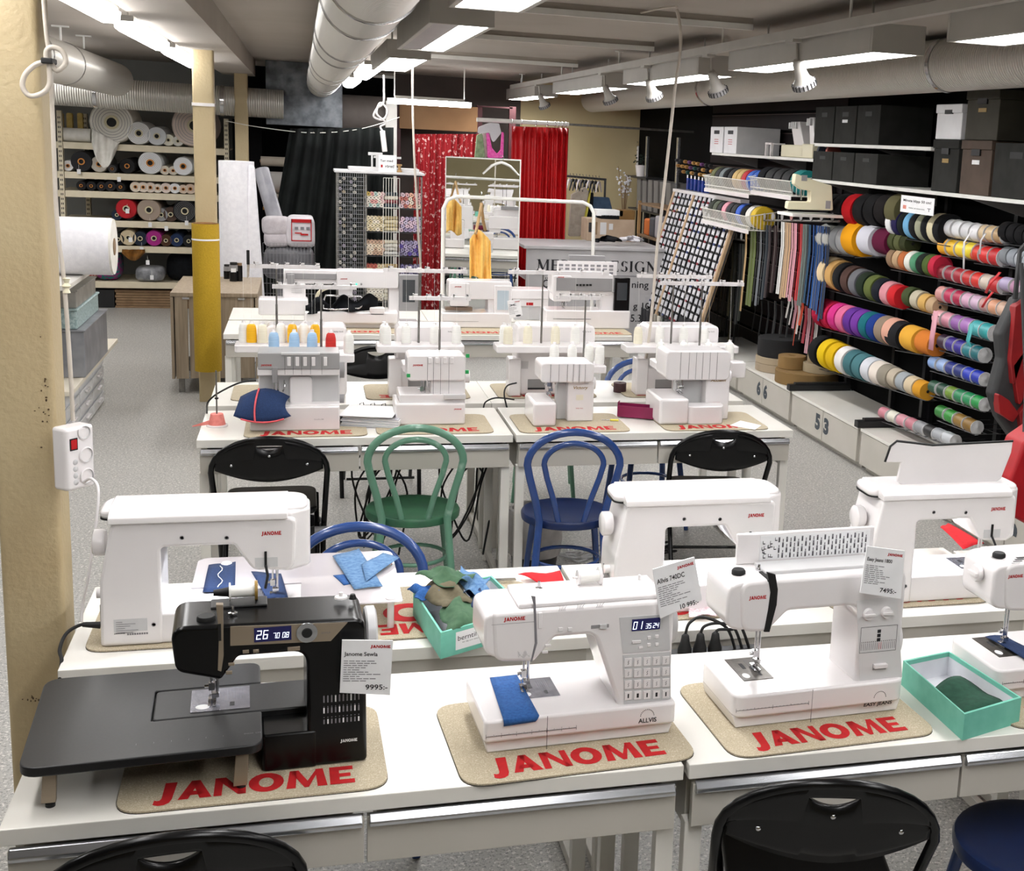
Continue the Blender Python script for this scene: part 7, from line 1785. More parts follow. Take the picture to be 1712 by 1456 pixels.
MB().box(-.2, at(140, 460, y=yS).x - xL + .8, 0, 1.6, zt_ - .03, zt_, M['lam']).build('tabletop', parent=t, smooth=0, bevel=.003)
for x in (-.15, .15):
 for y in (.05, 1.5): MB().box(x, x + .04, y, y + .04, 0, zt_ - .03, M['lam']).build('leg', parent=t, smooth=0)
r_ = (at(140, 352, y=yS).z - at(140, 448, y=yS).z) / 2; rx_ = at(187, 400, y=yS).x
t = thing('board_roll', (rx_, yS, zt_ + r_ + .001), 'very thick white wadding roll lying on the left table, next to the near pillar', 'wadding roll')
MB().cyl((-1.1, 0, 0), (0, 0, 0), r_, M['felttop'], n=40).build('wadding', parent=t, smooth=50)
MB().cyl((0, 0, 0), (.012, 0, 0), r_ * .97, pw, n=30).cyl((.012, 0, 0), (.016, 0, 0), r_ * .3, M['card'], n=20).build('roll_end', parent=t, smooth=40)

# ================================================================== oak flap table with jars, upright rolls, yellow roll on the pillar
yW = 10.14; a, b = at(284, 489, y=yW), at(431, 489, y=yW); yb = at(302, 466, z=a.z).y
t = thing('flap_table', (a.x, yW, 0), 'grey washed oak folding table with its flaps down behind the yellow wrapped pillar', 'table')
w_ = b.x - a.x; hz = a.z; dz_ = yb - yW + .2
MB().box(0, w_, 0, dz_, hz - .03, hz, M['wood']).build('top', parent=t, smooth=0, bevel=.003)
MB().box(0, .02, 0, dz_, .12, hz - .035, M['wood']).build('flap', parent=t, smooth=0); MB().box(w_ - .02, w_, 0, dz_, .12, hz - .035, M['wood']).build('flap', parent=t, smooth=0)
MB().box(.03, .12, .005, .03, .12, hz - .03, M['wood']).box(.13, w_ - .03, .02, .04, .12, hz - .03, M['wood']).box(.13, w_ - .03, dz_ - .04, dz_ - .02, .12, hz - .03, M['wood']).build('frame_panel', parent=t, smooth=0, bevel=.002)
for x in (.06, w_ - .1):
 for y in (.1, dz_ - .1): MB().box(x - .02, x + .02, y - .02, y + .02, 0, .12, M['rod']).build('leg', parent=t, smooth=0)
for x in (.11, w_ - .12): MB().box(x - .025, x + .025, -.003, 0, hz - .05, hz - .035, M['chrome']).build('hinge', parent=t, smooth=0)
for i, (u, v, h_, r_, m_) in enumerate(((380, 466, .12, .028, 'black jar at the left on the oak table'), (391, 470, .155, .034, 'taller grey and black jar in front on the oak table'), (401, 470, .15, .022, 'slim black tube jar with a brown cap on the oak table'))):
 p = at(u, v, z=hz); t = thing('jar', (p.x, p.y, hz), m_, 'jar')
 MB().lathe([(0, 0), (r_, 0), (r_, h_ * .55), (0, h_ * .55)], M['blackp'], n=18).lathe([(0, h_ * .55), (r_, h_ * .55), (r_, h_ * .85), (r_ * .8, h_ * .86), (0, h_ * .86)], M['plastic3'] if i < 2 else M['blackp'], n=18).build('body', parent=t, smooth=40)
 MB().lathe([(0, h_ * .86), (r_ * .85, h_ * .86), (r_ * .85, h_), (0, h_)], M['card'] if i == 2 else M['rubber'], n=18).build('lid', parent=t, smooth=40)
 if i == 1: MB().box(-.02, .02, -r_ - .002, -r_ + .01, h_ * .5, h_ * .7, M['paper']).build('label', parent=t, smooth=0)
q = at(415, 466, z=hz); t = thing('folding_scissors', (q.x, q.y, hz), 'dark handled trimming knife standing on the oak table', 'knife')
MB().prism([(-.01, 0), (.008, .02), (.014, .12), (-.008, .12)], -.004, .004, M['chrome'], plane='xz').build('blade', parent=t, smooth=0); MB().box(-.011, .014, -.008, .008, .12, .24, M['rubber']).build('grip', parent=t, bevel=.004)
a, b = at(365, 268, y=11.6), at(430, 470, y=11.6); rad = (at(425, 275, y=11.6).x - a.x) / 2
t = thing('upright_board_roll', (a.x + rad, 11.6, 0), 'tall white roll of stiff interfacing standing upright behind the oak table', 'wadding roll')
MB().cyl((0, 0, 0), (0, 0, a.z), rad * 1.1, M['felttop'], r1=rad, n=36).build('roll', parent=t, smooth=50)
MB().prism([(rad * .3, 0), (rad * 1.75, 0), (rad * 1.05, a.z - .03), (rad * .7, a.z - .02)], -rad * .9, -rad * .5, M['felttop'], plane='xz').build('loose_edge', parent=t, smooth=30, bevel=.02)
mus = mat('mustard wadding', 'a88716', rough=.85, noise=(120, 3), col2='b5931c', bump=(90, .3))
px_, zt0, zt1 = (p2['kind'] and (-.748 + -.603) / 2), at(345, 617, y=9.78).z, at(345, 373, y=9.78).z
rw = (at(369, 450, y=9.78).x - at(323, 450, y=9.78).x) / 2; cx_ = at(346, 450, y=9.8).x
t = thing('mustard_roll', (cx_, 9.735, zt0), 'mustard yellow felt roll strapped to the front of the second pillar', 'felt roll')
MB().cyl((0, 0, 0), (0, 0, zt1 - zt0), rw, mus, n=32).cyl((0, 0, zt1 - zt0), (0, 0, zt1 - zt0 + .004), rw * .9, MATS['ochre fabric'], n=24).build('felt', parent=t, smooth=50)
sl = MB()
zz = at(345, 402, y=9.63).z - zt0; sl.lathe([(rw + .002, zz - .006), (rw + .004, zz), (rw + .002, zz + .006)], M['plastic'], n=32, caps=False).build('strap', parent=t, smooth=60)
zz = at(340, 175, y=9.84).z
tag(MB().prism(rrect(-.754, -.597, 9.844, 9.996, .01), zz - .01, zz + .012, M['plastic'], plane='xy').build('cable_strap', smooth=0), 'white strap around the second pillar above the mustard roll', 'strap')

# ================================================================== near pillar: cable, coil and power strip
yP = 3.56; cb_m = mat('grey white cable', 'cfc6ba', rough=.4, noise=(9, 2), col2='c6bdb1')
pts = [at(u, v, y=yP + .0) for u, v in ((72, -30), (73, 0), (78, 60), (84, 110), (90, 250), (93, 330), (98, 400), (105, 450), (111, 520), (119, 640), (122, 703))]
cord('hanging_cable', pts, .0055, cb_m, 'grey white cable running down the corner of the near pillar to the power strip', 'cable')
cl_ = [at(u, v, y=yP - .02) for u, v in ((80, 103), (60, 108), (42, 125), (38, 145), (50, 160), (70, 156), (83, 140), (83, 105), (95, 118), (110, 105), (104, 86), (88, 79), (78, 85), (78, 103))]
cord('coiled_cable', cl_, .0065, cb_m, 'double loop of cable tied to the corner of the near pillar near the ceiling', 'cable')
p = at(82, 103, y=yP - .01); tag(MB().box(p.x - .014, p.x + .012, yP - .04, yP + .03, p.z - .006, p.z + .008, M['rubber']).build('tie', smooth=0, bevel=.003), 'black tie holding the looped cable at the near pillar', 'tie')
p = at(111, 478, y=yP); tag(MB().lathe([(0, -.02), (.01, -.018), (.006, -.006), (.012, 0), (.006, .008), (.01, .02), (0, .022)], M['ivory'], n=8).build('string_knot', loc=p, smooth=50), 'yellowish string knot on the hanging cable', 'string')
a, b = at(95, 815, y=yP), at(147, 703, y=yP); hP = b.z - a.z
t = thing('power_strip', ((a.x + b.x) / 2 + .003, yP, a.z), 'white power strip with a red switch hanging at the corner of the near pillar', 'power strip', rz=R(-42))
MB().prism(rrect(-.028, .028, -.045, .045, .014), 0, hP - .012, P1_, plane='xy').build('housing', parent=t, smooth=40, bevel=.008, seg=3)
MB().box(.0275, .0305, -.03, -.012, hP * .62, hP * .76, M['red']).box(.0275, .0295, -.033, -.009, hP * .6, hP * .78, M['rubber']).build('switch', parent=t, smooth=0, bevel=.001)
for z, y_, r_ in ((.84, .012, .017), (.5, .015, .019), (.18, .015, .019)):
 MB().lathe([(r_, .031), (r_ * .85, .024), (.0, .022)], P2_, c=(0, y_, hP * z), axis='x', n=20, caps=False).lathe([(r_, .029), (r_ + .003, .031), (r_, .0325)], P1_, c=(0, y_, hP * z), axis='x', n=20, caps=False).build('socket', parent=t, smooth=50)
for k in range(4): MB().lathe([(0, .0295), (.006, .0295), (.008, .028)], P2_, c=(0, -.018, hP * (.12 + .1 * k)), axis='x', n=12, caps=False).build('small_socket', parent=t, smooth=50)
cord('white_cable', [at(u, v, y=y) for u, v, y in ((140, 806, 3.53), (152, 800, 3.5), (163, 812, 3.47), (164, 840, 3.45), (158, 890, 3.43), (148, 960, 3.4), (138, 1010, 3.38), (136, 1040, 3.36))], .004, P1_, 'white cable from the power strip down behind the left rear machine', 'cable')

# ================================================================== cables hanging over the middle of the room
yH = 7.0
t0 = at(1131, 15, y=7.4)
cord('hanging_cable', [(at(870, 0, z=2.71)), at(960, 26, z=2.705), at(1050, 24, z=2.705), at(1110, 13, z=2.70), Vector((at(1131, 15, z=2.68).x, at(1131, 15, z=2.68).y, 2.69))], .005, cb_m, 'thin cable running flat under the ceiling to the long hanging cable', 'cable')
q0 = at(1131, 15, z=2.69)
cord('hanging_cable', [q0] + [at(u, v, y=q0.y + (6.3 - q0.y) * k / 9) for k, (u, v) in enumerate(((1137, 45), (1137, 90), (1128, 150), (1123, 200), (1112, 300), (1104, 370), (1098, 420), (1090, 520), (1080, 600), (1066, 680)))], .008, cb_m, 'long white cable falling from the ceiling to the larger lit overlocker', 'cable')
q1 = at(690, 95, y=8.2)
cord('hanging_cable', [Vector((q1.x, 8.2, CEIL)), q1] + [at(u, v, y=8.2 + .05 * k) for k, (u, v) in enumerate(((690, 180), (693, 270), (697, 340), (700, 400), (704, 455)))], .007, cb_m, 'white cable falling from the flat boxed lamp in front of the floral curtain', 'cable')
q2 = at(642, 125, y=10.4)
cord('hanging_cable', [q2, at(642, 150, y=10.4), at(641, 172, y=10.4), at(630, 182, y=10.38), at(625, 195, y=10.4), at(640, 200, y=10.42), at(648, 185, y=10.4), at(636, 172, y=10.38), at(630, 190, y=10.36), at(645, 205, y=10.4), at(636, 212, y=10.4), at(642, 222, y=10.4)], .008, P1_, 'white cable knotted in loops above the thread shelving', 'cable')
a, b = at(639, 218, y=10.4), at(648, 254, y=10.4)
t = thing('hanging_socket', ((a.x + b.x) / 2, 10.4, b.z), 'slim white socket strip dangling from the knotted cable', 'power strip')
MB().prism(rrect(-.02, .02, -.02, .02, .008), 0, a.z - b.z, P1_, plane='xy', T=Matrix.Rotation(R(-7), 4, 'Y')).build('housing', parent=t, smooth=40, bevel=.004)
# waste bins and cable heap beneath the middle row
t = thing('waste_bin', (-.05, 5.75, 0), 'dark grey waste bin under the desk behind the left folding chair', 'bin')
MB().lathe([(0, 0), (.1, 0), (.13, .30), (.12, .30), (.095, .01), (0, .01)], mat('dark grey plastic', '2c2d2f', rough=.5, noise=(9, 2), col2='333436'), n=24).build('bin', parent=t, smooth=40)
t = thing('waste_bin', (1.05, 5.7, 0), 'dark bin with a pale bag pulled over its rim beside the blue chair', 'bin')
MB().lathe([(0, 0), (.1, 0), (.12, .22), (0, .22)], MATS['dark grey plastic'], n=24).build('bin', parent=t, smooth=40)
MB().lathe([(.122, .12), (.13, .2), (.126, .34), (.11, .34), (.1, .2)], mat('pale bin bag', 'bdb9b6', rough=.4, noise=(14, 3), col2='a5a19e', bump=(20, .6)), n=24, caps=False).build('bag', parent=t, smooth=60)
random.seed(4)
for i, (cx, cy, m_, l) in enumerate([(1.35, 5.95, M['plastic2'], 'pale cable coil on the floor under the blue chair'), (.75, 5.9, M['rubber'], 'black cable tangle hanging under the desk by the green chair'), (1.7, 5.95, M['rubber'], 'black cable tangle on the floor under the right folding chair'), (.35, 5.95, M['rubber'], 'black cable tangle hanging from the desk by the left folding chair')]):
 P_ = []
 for k in range(26):
  a = k * .9; rr = .06 + .05 * math.sin(k * 1.7)
  P_.append((cx + rr * math.cos(a) * 1.4 + .04 * math.sin(k), cy + rr * math.sin(a), (.012 + .02 * abs(math.sin(k * 2.1))) if i in (0, 2) else .05 + .55 * abs(math.sin(k * .55))))
 cord('cable_tangle', P_, .005, m_, l, 'cable', n=6)
# ================================================================== right wall: shelves, boxes, baskets
XF = 3.6
def wallshelf(u0, v0, u1, v1, label, x=XF, deep=4.03, m=None, lip=True):
 a, b = at(u0, v0, x=x), at(u1, v1, x=x); z = (a.z + b.z) / 2; y0, y1 = min(a.y, b.y), max(a.y, b.y)
 t = thing('wall_shelf', (x, y0, z), label, 'shelf')
 MB().box(0, deep - x, 0, y1 - y0, -.022, 0, m or M['white']).build('board', parent=t, smooth=0, bevel=.002)
 n = max(2, int((y1 - y0) / .9) + 1)
 for k in range(n):
  y = .03 + (y1 - y0 - .09) * k / (n - 1); MB().prism([(deep - x, -.022), (.06, -.022), (deep - x, -.12)], y, y + .02, M['plastic3'], plane='xz').build('bracket', parent=t, smooth=0)
 return z, y0, y1
zA, *_ = wallshelf(1190, 257, 1362, 263, 'white wall shelf with two white magazine files and old overlockers')
zB, yB0, yB1 = wallshelf(1362, 234, 1556, 252, 'upper wall shelf carrying the top three black boxes')
zC, *_ = wallshelf(1358, 302, 1790, 338, 'long wall shelf under the lower black boxes')
def wbox(y0, y1, z0, h, m, label, lid=False, tagm=None, x=XF, deep=.38, name='storage_box', hole=True, g=None):
 """box on a wall shelf, its front facing the aisle (-x)"""
 t = thing(name, (x, y0, z0 + .001), label, 'storage box', g); w = y1 - y0
 MB().box(0, deep, .004, w - .004, 0, h - (.0 if not lid else .05), m).build('body', parent=t, smooth=0, bevel=.004)
 if lid: MB().box(-.008, deep + .008, -.0, w, h - .05, h, m).build('lid', parent=t, smooth=0, bevel=.004)
 if hole: MB().box(-.0012 if not lid else -.0095, .001, w * .36, w * .64, h * .72, h * .84, M['rubber']).build('hand_hole', parent=t, smooth=0)
 if tagm: MB().box(-.003, -.001, w * .38, w * .62, h * .56, h * .64, tagm).build('label_holder', parent=t, smooth=0)
 return t
bk = mat('charcoal card', '2a2a28', rough=.8, noise=(9, 2), col2='30302e', spec=.12); tp = mat('taupe card', '4a3d34', rough=.7, noise=(9, 2), col2='52443a', spec=.25); wt = mat('white card box', 'd9d8da', rough=.5, noise=(9, 2), col2='e0dfe1'); kh = mat('dark khaki card', '38352c', rough=.7, noise=(9, 2), col2='3e3b32', spec=.25)
def yat(u, v=200): return at(u, v, x=XF).y
us = [1361, 1394, 1431, 1471]
for k in range(3): wbox(yat(us[k + 1], 210), yat(us[k], 210) - .01, zB, at(1400, 178, x=XF).z - zB, bk, ['left', 'middle', 'right'][k] + ' black box on the upper wall shelf', tagm=M['paper'] if k == 1 else None, g='black boxes on the upper wall shelf')
us = [1357, 1391, 1427, 1467]
for k in range(3): wbox(yat(us[k + 1], 280), yat(us[k], 280) - .01, zC, .20, bk, ['left', 'middle', 'right'][k] + ' black box on the lower wall shelf', g='black boxes on the lower wall shelf')
MBr = [('7a1f26', 1372), ('b05a50', 1395), ('222a3a', 1380)]
for i, (h, u) in enumerate(MBr):
 p = at(u, 246, x=XF + .12); o = MB().lathe([(.02, 0), (.055, 0), (.055, .03), (.02, .03)], cm(h), axis='y', n=20).build('tape_reel', smooth=40, loc=(p.x, p.y, zC + .20 + .0)); tag(o, ['dark red', 'faded red', 'dark blue'][i] + ' reel sticking out of a lower black box', 'reel')
y1_, y0_ = yat(1557, 300), yat(1600, 300)
wbox(y0_, y1_, zC, .30, bk, 'black box with a yellow label under the white box', True, M['goldink']); hW = at(1557, 190, x=XF).z - zC - .302
wbox(y0_, y1_ - .0, zC + .302, max(.2, hW), wt, 'white box with lid on top of the black one', True)
y2_ = yat(1655, 300)
wbox(y2_, y0_ - .03, zC, .30, tp, 'taupe box with lid and label, right of the black one', True, M['paper'])
wbox(yat(1667, 230), yat(1612, 230), zC + .302, .27, kh, 'dark khaki box with lid on top of the taupe box', True, M['goldink'])
wbox(yat(1735, 300), y2_ - .02, zC, .29, bk, 'black box at the right end of the wall shelf')
for k, (u0, u1) in enumerate(((1187, 1209), (1210, 1232))):
 t = wbox(yat(u1, 230), yat(u0, 230) - .01, zA, at(1187, 212, x=XF).z - zA, wt, ['left', 'right'][k] + ' white magazine file on the white wall shelf', name='magazine_file', hole=False, deep=.4)
 w = yat(u0, 230) - yat(u1, 230) - .01; h = at(1187, 212, x=XF).z - zA
 MB().box(-.002, 0, w * .3, w * .7, h * .72, h * .86, M['ink']).build('window', parent=t, smooth=0)
 w_m = MB()
 for j in range(3): w_m.box(-.002, 0, w * .35, w * .65, h * (.5 - .08 * j), h * (.52 - .08 * j), M['red'])
 w_m.build('printed_text', parent=t, smooth=0)
def old_serger(u0, v0, u1, v1, z, label, x=XF + .05):
 a, b = at(u0, v1, x=x), at(u1, v0, x=x); w = a.y - b.y; h = b.z - z
 t = thing('old_overlocker', (x, b.y, z + .001), label, 'overlocker')
 MB().box(0, .22, 0, w, 0, h * .35, M['ivory']).build('base', parent=t, smooth=0, bevel=.008)
 MB().prism([(w * .05, h * .3), (w * .5, h * .3), (w * .75, h), (w * .35, h)], .02, .18, P1_, plane='yz').build('body', parent=t, smooth=30, bevel=.008)
 d = MB()
 for k in range(4): d.box(-.0, .02, w * (.38 + .09 * k), w * (.43 + .09 * k), h * .8, h * .97, P2_)
 d.build('dials', parent=t, smooth=0)['kind'] = 'stuff'
old_serger(1305, 203, 1345, 258, zA, 'old white overlocker leaning on the white wall shelf')
old_serger(1340, 196, 1362, 250, zA, 'small old overlocker at the end of the white wall shelf')
a = at(1280, 256, x=XF + .05)
t = thing('spool_holder', (XF + .05, a.y, zA + .001), 'small white stand on legs left of the old overlockers', 'stand')
MB().box(0, .12, -.12, .02, .09, .105, P1_).build('plate', parent=t, smooth=0); MB().box(.0, .02, -.12, -.10, 0, .09, P1_).build('leg', parent=t, smooth=0); MB().box(.0, .02, 0, .02, 0, .09, P1_).build('leg', parent=t, smooth=0)
# old sewing machine under the boxes
yM = 8.3; a = at(1352, 357, y=yM); sc_ = .30
MB_s = MB().box(a.x - .16, 4.03, yM - .1, yM + .2, a.z - .02, a.z, M['white'])
tag(MB_s.build('narrow_shelf', smooth=0, bevel=.002), 'narrow shelf arm under the cream sewing machine', 'shelf')
Fm = Frame((a.x, yM, a.z + .001), R(-12))
t = thing('sewing_machine', Fm.o, 'old cream sewing machine on a narrow shelf above the blue zippers', 'sewing machine', rz=Fm.rz)
pts = [Fm(u, v, y=0) for u, v in ((1393, 352), (1391, 310), (1370, 304), (1330, 290), (1328, 308), (1340, 317), (1355, 319), (1355, 338), (1318, 337), (1316, 350))]
MB().prism(roundpoly([(p.x, max(0, p.z), .012) for p in pts], 4), 0, .13, M['ivory'], plane='xz').build('body', parent=t, smooth=40, bevel=.006)
p = Fm(1345, 294, y=0); MB().box(p.x - .02, p.x + .02, -.003, 0, p.z - .035, p.z + .005, P3_).build('window', parent=t, smooth=0)
p = Fm(1340, 320, y=.06); MB().cyl((p.x, .06, p.z + .01), (p.x, .06, p.z - .06), .006, M['chrome'], n=8).build('needle_bar', parent=t, smooth=50)
p = Fm(1385, 343, y=0); MB().box(p.x - .02, p.x + .015, -.003, 0, p.z - .025, p.z + .03, P3_).build('vent', parent=t, smooth=0)

# ---- reels on wire shelves: rows of (u, v, r_px, colour, thickness_px)
XR = 3.72
gR = 'ribbon reels on the wall wires'
CN = {}
def cname(h):
 r, g, b = (int(h[i:i + 2], 16) for i in (0, 2, 4)); mx, mn = max(r, g, b), min(r, g, b)
 if mx < 60: return 'black'
 if mx - mn < 26: return 'white' if mx > 205 else ('grey' if mx < 185 else 'silver')
 if r == mx: return ('pink' if b > g + 8 and r > 150 else ('wine red' if b > g + 5 else ('yellow' if g > .72 * r and b < .5 * r else ('cream' if g > .72 * r and r > 170 else ('orange' if g > .4 * r else ('brown' if r < 120 else 'red'))))))
 if g == mx: return 'green' if b < .92 * g else 'teal'
 return 'purple' if r > g + 15 else 'blue'
rp = {}
def reel(u, v, r, h, w, row, k, n, side=True, x=XR):
 p = at(u, v, x=x); sc = F_PX / math.hypot(p.x * .288 + p.y * .957, 0) ; rr = r / sc;
 key = (h, side)
 if key not in rp:
  m = mat('ribbon ' + h, h, rough=.45 if not side else .85, noise=(60, 2), col2=h, spec=.15 if side else .5)
  t = thing('ribbon_reel', p, 'x', 'ribbon reel', gR)
  MB().lathe([(.18, -.5), (.97, -.5), (1, -.42), (1, .42), (.97, .5), (.18, .5)], m, axis='y', n=26).build('ribbon', parent=t, smooth=40)
  if side: MB().lathe([(0, -.51), (.16, -.52), (.18, -.5)], M['rubber'], axis='y', n=12, caps=False).build('hub', parent=t, smooth=40)
  else: MB().lathe([(.0, -.56), (.25, -.56), (.3, -.54), (1.06, -.54), (1.06, -.5), (.2, -.5)], M['plastic2'], axis='y', n=22, caps=False).build('flange', parent=t, smooth=40)
  rp[key] = t; o = t
 else: o = dup(rp[key])
 o.location = p; o.scale = (rr, w, rr)
 o['label'] = '%s %s reel, %s from left in the %s' % ({1: 'large', 0: 'small'}[r > 20], cname(h), (ORD + ['ninth', 'tenth', 'eleventh', 'twelfth', 'thirteenth', 'fourteenth', 'fifteenth', 'sixteenth', 'seventeenth', 'eighteenth'])[k], row)
def row(name, u0, v0, u1, v1, r0, r1, cols, side=True, x=XR, w=None, wire=True):
 n = len(cols); A_, B_ = at(u0, v0, x=x), at(u1, v1, x=x)
 ww = w or abs(A_.y - B_.y) / max(1, n - 1) * .86
 for k, h in enumerate(cols):
  if h is None: continue
  q = k / max(1, n - 1); f = (1 / A_.y + (0))
  y = A_.y + (B_.y - A_.y) * q; z = A_.z + (B_.z - A_.z) * q
  # photo pixel for that point is found by interpolating in space
  u, v = u0 + (u1 - u0) * q, v0 + (v1 - v0) * q
  reel(u, v, r0 + (r1 - r0) * q, h, ww, name, k, n, side, x)
 if wire:
  p, q = at(u0 - 6, v0 + r0 + 1, x=x - .03), at(u1 + 8, v1 + r1 + 1, x=x - .03); t = thing('wire_shelf', (x - .03, p.y, p.z - .004), 'black wire shelf under the ' + name, 'wire shelf')
  d = q - p; g = MB();
  for dx in (-.02, .06, .14): g.cyl((dx, 0, 0), (dx, d.y, d.z), .003, M['dwire'], n=6)
  m_ = max(2, int(abs(d.y) / .12))
  for k in range(m_ + 1): g.cyl((-.02, d.y * k / m_, d.z * k / m_), (4.03 - x + .03, d.y * k / m_, d.z * k / m_), .0022, M['dwire'], n=5)
  g.build('wires', parent=t, smooth=50)['kind'] = 'stuff'
row('top left row of reels', 1402, 352, 1510, 352, 27, 27, ['101012', '121214', 'a80f18', '101012', '0f0f11', '141011', '5c583c'])
row('second left row of reels', 1389, 398, 1424, 402, 24, 25, ['a8a8a4', 'b6b6b2', '8f9194', 'a0a1a3'])
row('yellow to wine row', 1440, 400, 1487, 404, 29, 22, ['e09a12', 'c9c9d2', '5a1434'])
row('olive row', 1502, 404, 1522, 407, 17, 16, ['44492c', '565a38', '33371f'], wire=False)
row('third left row of reels', 1394, 456, 1506, 496, 27, 20, ['d9c29a', 'c49a5e', '17181b', '4f3a34', '6a6b70', '1f2b1e', '5a6434', '161a24', 'cc8a92', 'c2232a'])
row('fourth left row of reels', 1383, 524, 1500, 556, 24, 24, ['a01436', 'b0173f', 'c42f7c', 'd0668f', '5a2b86', '6b3492', '15646e', '17357e', '8a7a6a', 'd3a08c'])
row('patterned row', 1508, 560, 1556, 574, 24, 20, ['1d1d20', 'd9a23a', 'c8752e'])
row('bottom left row of reels', 1380, 588, 1490, 630, 27, 20, ['141416', 'd6b414', 'cfa90f', 'd9d6d2', '3f6a70', '47747a', 'c9ccd2', 'd9cfc4', '8c8578'])
row('lower cord row', 1502, 633, 1545, 652, 17, 16, ['b5aa98', '9aa0a4', 'c7b79a', 'c98f2a'])
row('upper middle row of reels', 1503, 372, 1586, 384, 22, 26, ['e3e3e4', '24204a', '131a1c', '6fa8cf', '17181a', '9a9c86', '15161a', 'd3c9a8', '18181a'])
row('white satin row', 1595, 382, 1640, 390, 15, 15, ['d9d9dc', 'e3e3e6', 'cfcfd2', 'dedde0'], False)
row('beige satin row', 1650, 390, 1678, 394, 14, 14, ['c9b390', 'bfa680', 'a88a62'], False)
row('upper right black row', 1688, 388, 1730, 396, 17, 17, ['101012', '141416', '111113', '151517'])
row('second middle row of reels', 1500, 432, 1572, 446, 17, 19, ['8a7058', 'b89a78', 'b5683c', 'd9d9d0', '4f8a68', '1e2420', '4c5f2e', 'b92a42'])
row('yellow satin reels', 1585, 412, 1630, 420, 14, 14, ['e8a81c', 'e3b31e', 'ecc926', 'e9d22c'], False)
row('short red satin row', 1640, 424, 1672, 430, 14, 15, ['d2321a', 'cf1f20', 'b8141e'], False)
row('grey row at the right edge', 1688, 428, 1728, 438, 15, 16, ['7f8388', '8f949a', 'a3a8ad', '9aa0a6'])
row('dark red satin reels', 1580, 455, 1672, 477, 12, 14, ['7d1324', '8e1630', '9a1a2a', 'b21c1c', 'c9241c', 'c4b6a8', 'b81a22'], False)
row('lilac row at the right edge', 1688, 476, 1725, 486, 12, 12, ['b2a4c6', 'b583a2', 'c79ab0'], False)
row('flower print reels', 1527, 497, 1566, 512, 17, 15, ['3f4a2c', 'b8b09a', 'c7a05c', 'b59a7a'])
row('pink satin reels', 1580, 492, 1684, 518, 13, 13, ['c98f8a', 'b01f4c', 'a81a44', 'c79bb4', 'c2a5bd', 'b98a86', 'd69a78', 'cfae98'], False)
row('pink to turquoise satin row', 1575, 532, 1656, 555, 13, 14, ['dba3a8', 'd592a4', '8d5aa0', '9a66aa', '3fa3a6', '2f999c'], False)
row('purple and teal satin reels', 1582, 572, 1640, 592, 12, 13, ['3c2540', '3a2a8a', '31268a', '12707a', '10666f'], False)
row('blue satin reels', 1566, 607, 1640, 632, 11, 12, ['7f9fd0', '8fa9d4', '22307c', '1c2a70', '1b34b0', '162ea2'], False)
row('green satin reels', 1566, 648, 1640, 674, 11, 12, ['1c4a36', '17402e', '6a8a2c', '1f7a4c', '1f8450', '178a40'], False)
row('green and gold satin reels', 1578, 690, 1626, 712, 11, 12, ['2a7a30', '2f8a34', '8a6a2c', '7f5f26'], False)
row('striped cord row over the cabinet', 1482, 692, 1590, 734, 10, 11, ['c27a86', 'd8d5c6', 'cc8f9b', 'b87480', '8b8c90', '1c1c1e', '9da0a6', 'b5b8bd'], False)
p = at(1543, 342, x=XR - .14); q = at(1510, 328, x=XR - .14); z0 = at(1512, 354, x=XR - .14).z; L_ = at(1512, 326, x=XR - .14); R__ = at(1568, 326, x=XR - .14)
t = thing('paper_sign', (XR - .16, R__.y, z0), 'white paper sign reading Minsta klipp 50 cm! hanging before the reels', 'sign')
w = MB().box(0, .004, 0, L_.y - R__.y, 0, L_.z - z0, M['paper']); Ws, Hs = L_.y - R__.y, L_.z - z0
write(w, 'Minsta klipp 50 cm!', (0, Ws * .92, Hs * .60), (0, -1, 0), (0, 0, 1), M['ink'], width=Ws * .84, height=Hs * .2, bold=.02)
write(w, 'Gäller på metervara', (0, Ws * .74, Hs * .24), (0, -1, 0), (0, 0, 1), M['ink'], width=Ws * .48, height=Hs * .10, bold=.01)
w.box(-.001, 0, Ws * .82, Ws * .92, Hs * .2, Hs * .42, mat('salmon print', 'd98a78', rough=.7, noise=(30, 1), col2='cf7f6e')).box(-.001, 0, Ws * .08, Ws * .18, Hs * .36, Hs * .4, M['greyink']).box(-.001, 0, Ws * .12, Ws * .14, Hs * .2, Hs * .38, M['greyink'])
w.build('sheet', parent=t, smooth=0)
# loose ribbon ends
for i, (pts, h, wd) in enumerate([(((1625, 385), (1612, 405), (1611, 450)), 'e2e2e4', .010), (((1648, 390), (1640, 402), (1638, 425)), 'cfcfd2', .008), (((1672, 455), (1655, 475), (1648, 490)), 'c4161e', .014), (((1660, 488), (1650, 500), (1642, 514)), 'c4161e', .012), (((1565, 520), (1558, 565), (1556, 585)), 'd093a0', .03), (((1625, 542), (1618, 570), (1622, 580)), '3fa3a6', .022)]):
 P_ = [at(u, v, x=XR - .10) for u, v in pts]; mb = MB(); vs = []
 for p in P_: vs += [(p.x, p.y - wd, p.z), (p.x, p.y + wd, p.z)]
 mb.add(vs, [(0, 1, 3, 2), (2, 3, 5, 4)], mat('ribbon end ' + h, h, rough=.5, noise=(60, 2), col2=h))
 tag(mb.build('ribbon_end', smooth=60, solid=.0015), ['long white', 'short white', 'upper red', 'lower red', 'wide pink', 'turquoise'][i] + ' ribbon end hanging loose from the reels', 'ribbon')
for u in (1380, 1505, 1572, 1690):
 y = at(u, 450, x=4.0).y
 tag(MB().box(4.0, 4.03, y - .02, y + .02, .3, 2.2, M['blackm']).build('wall_upright', smooth=0), 'black slotted upright behind the reels', 'upright', 'uprights behind the reels')

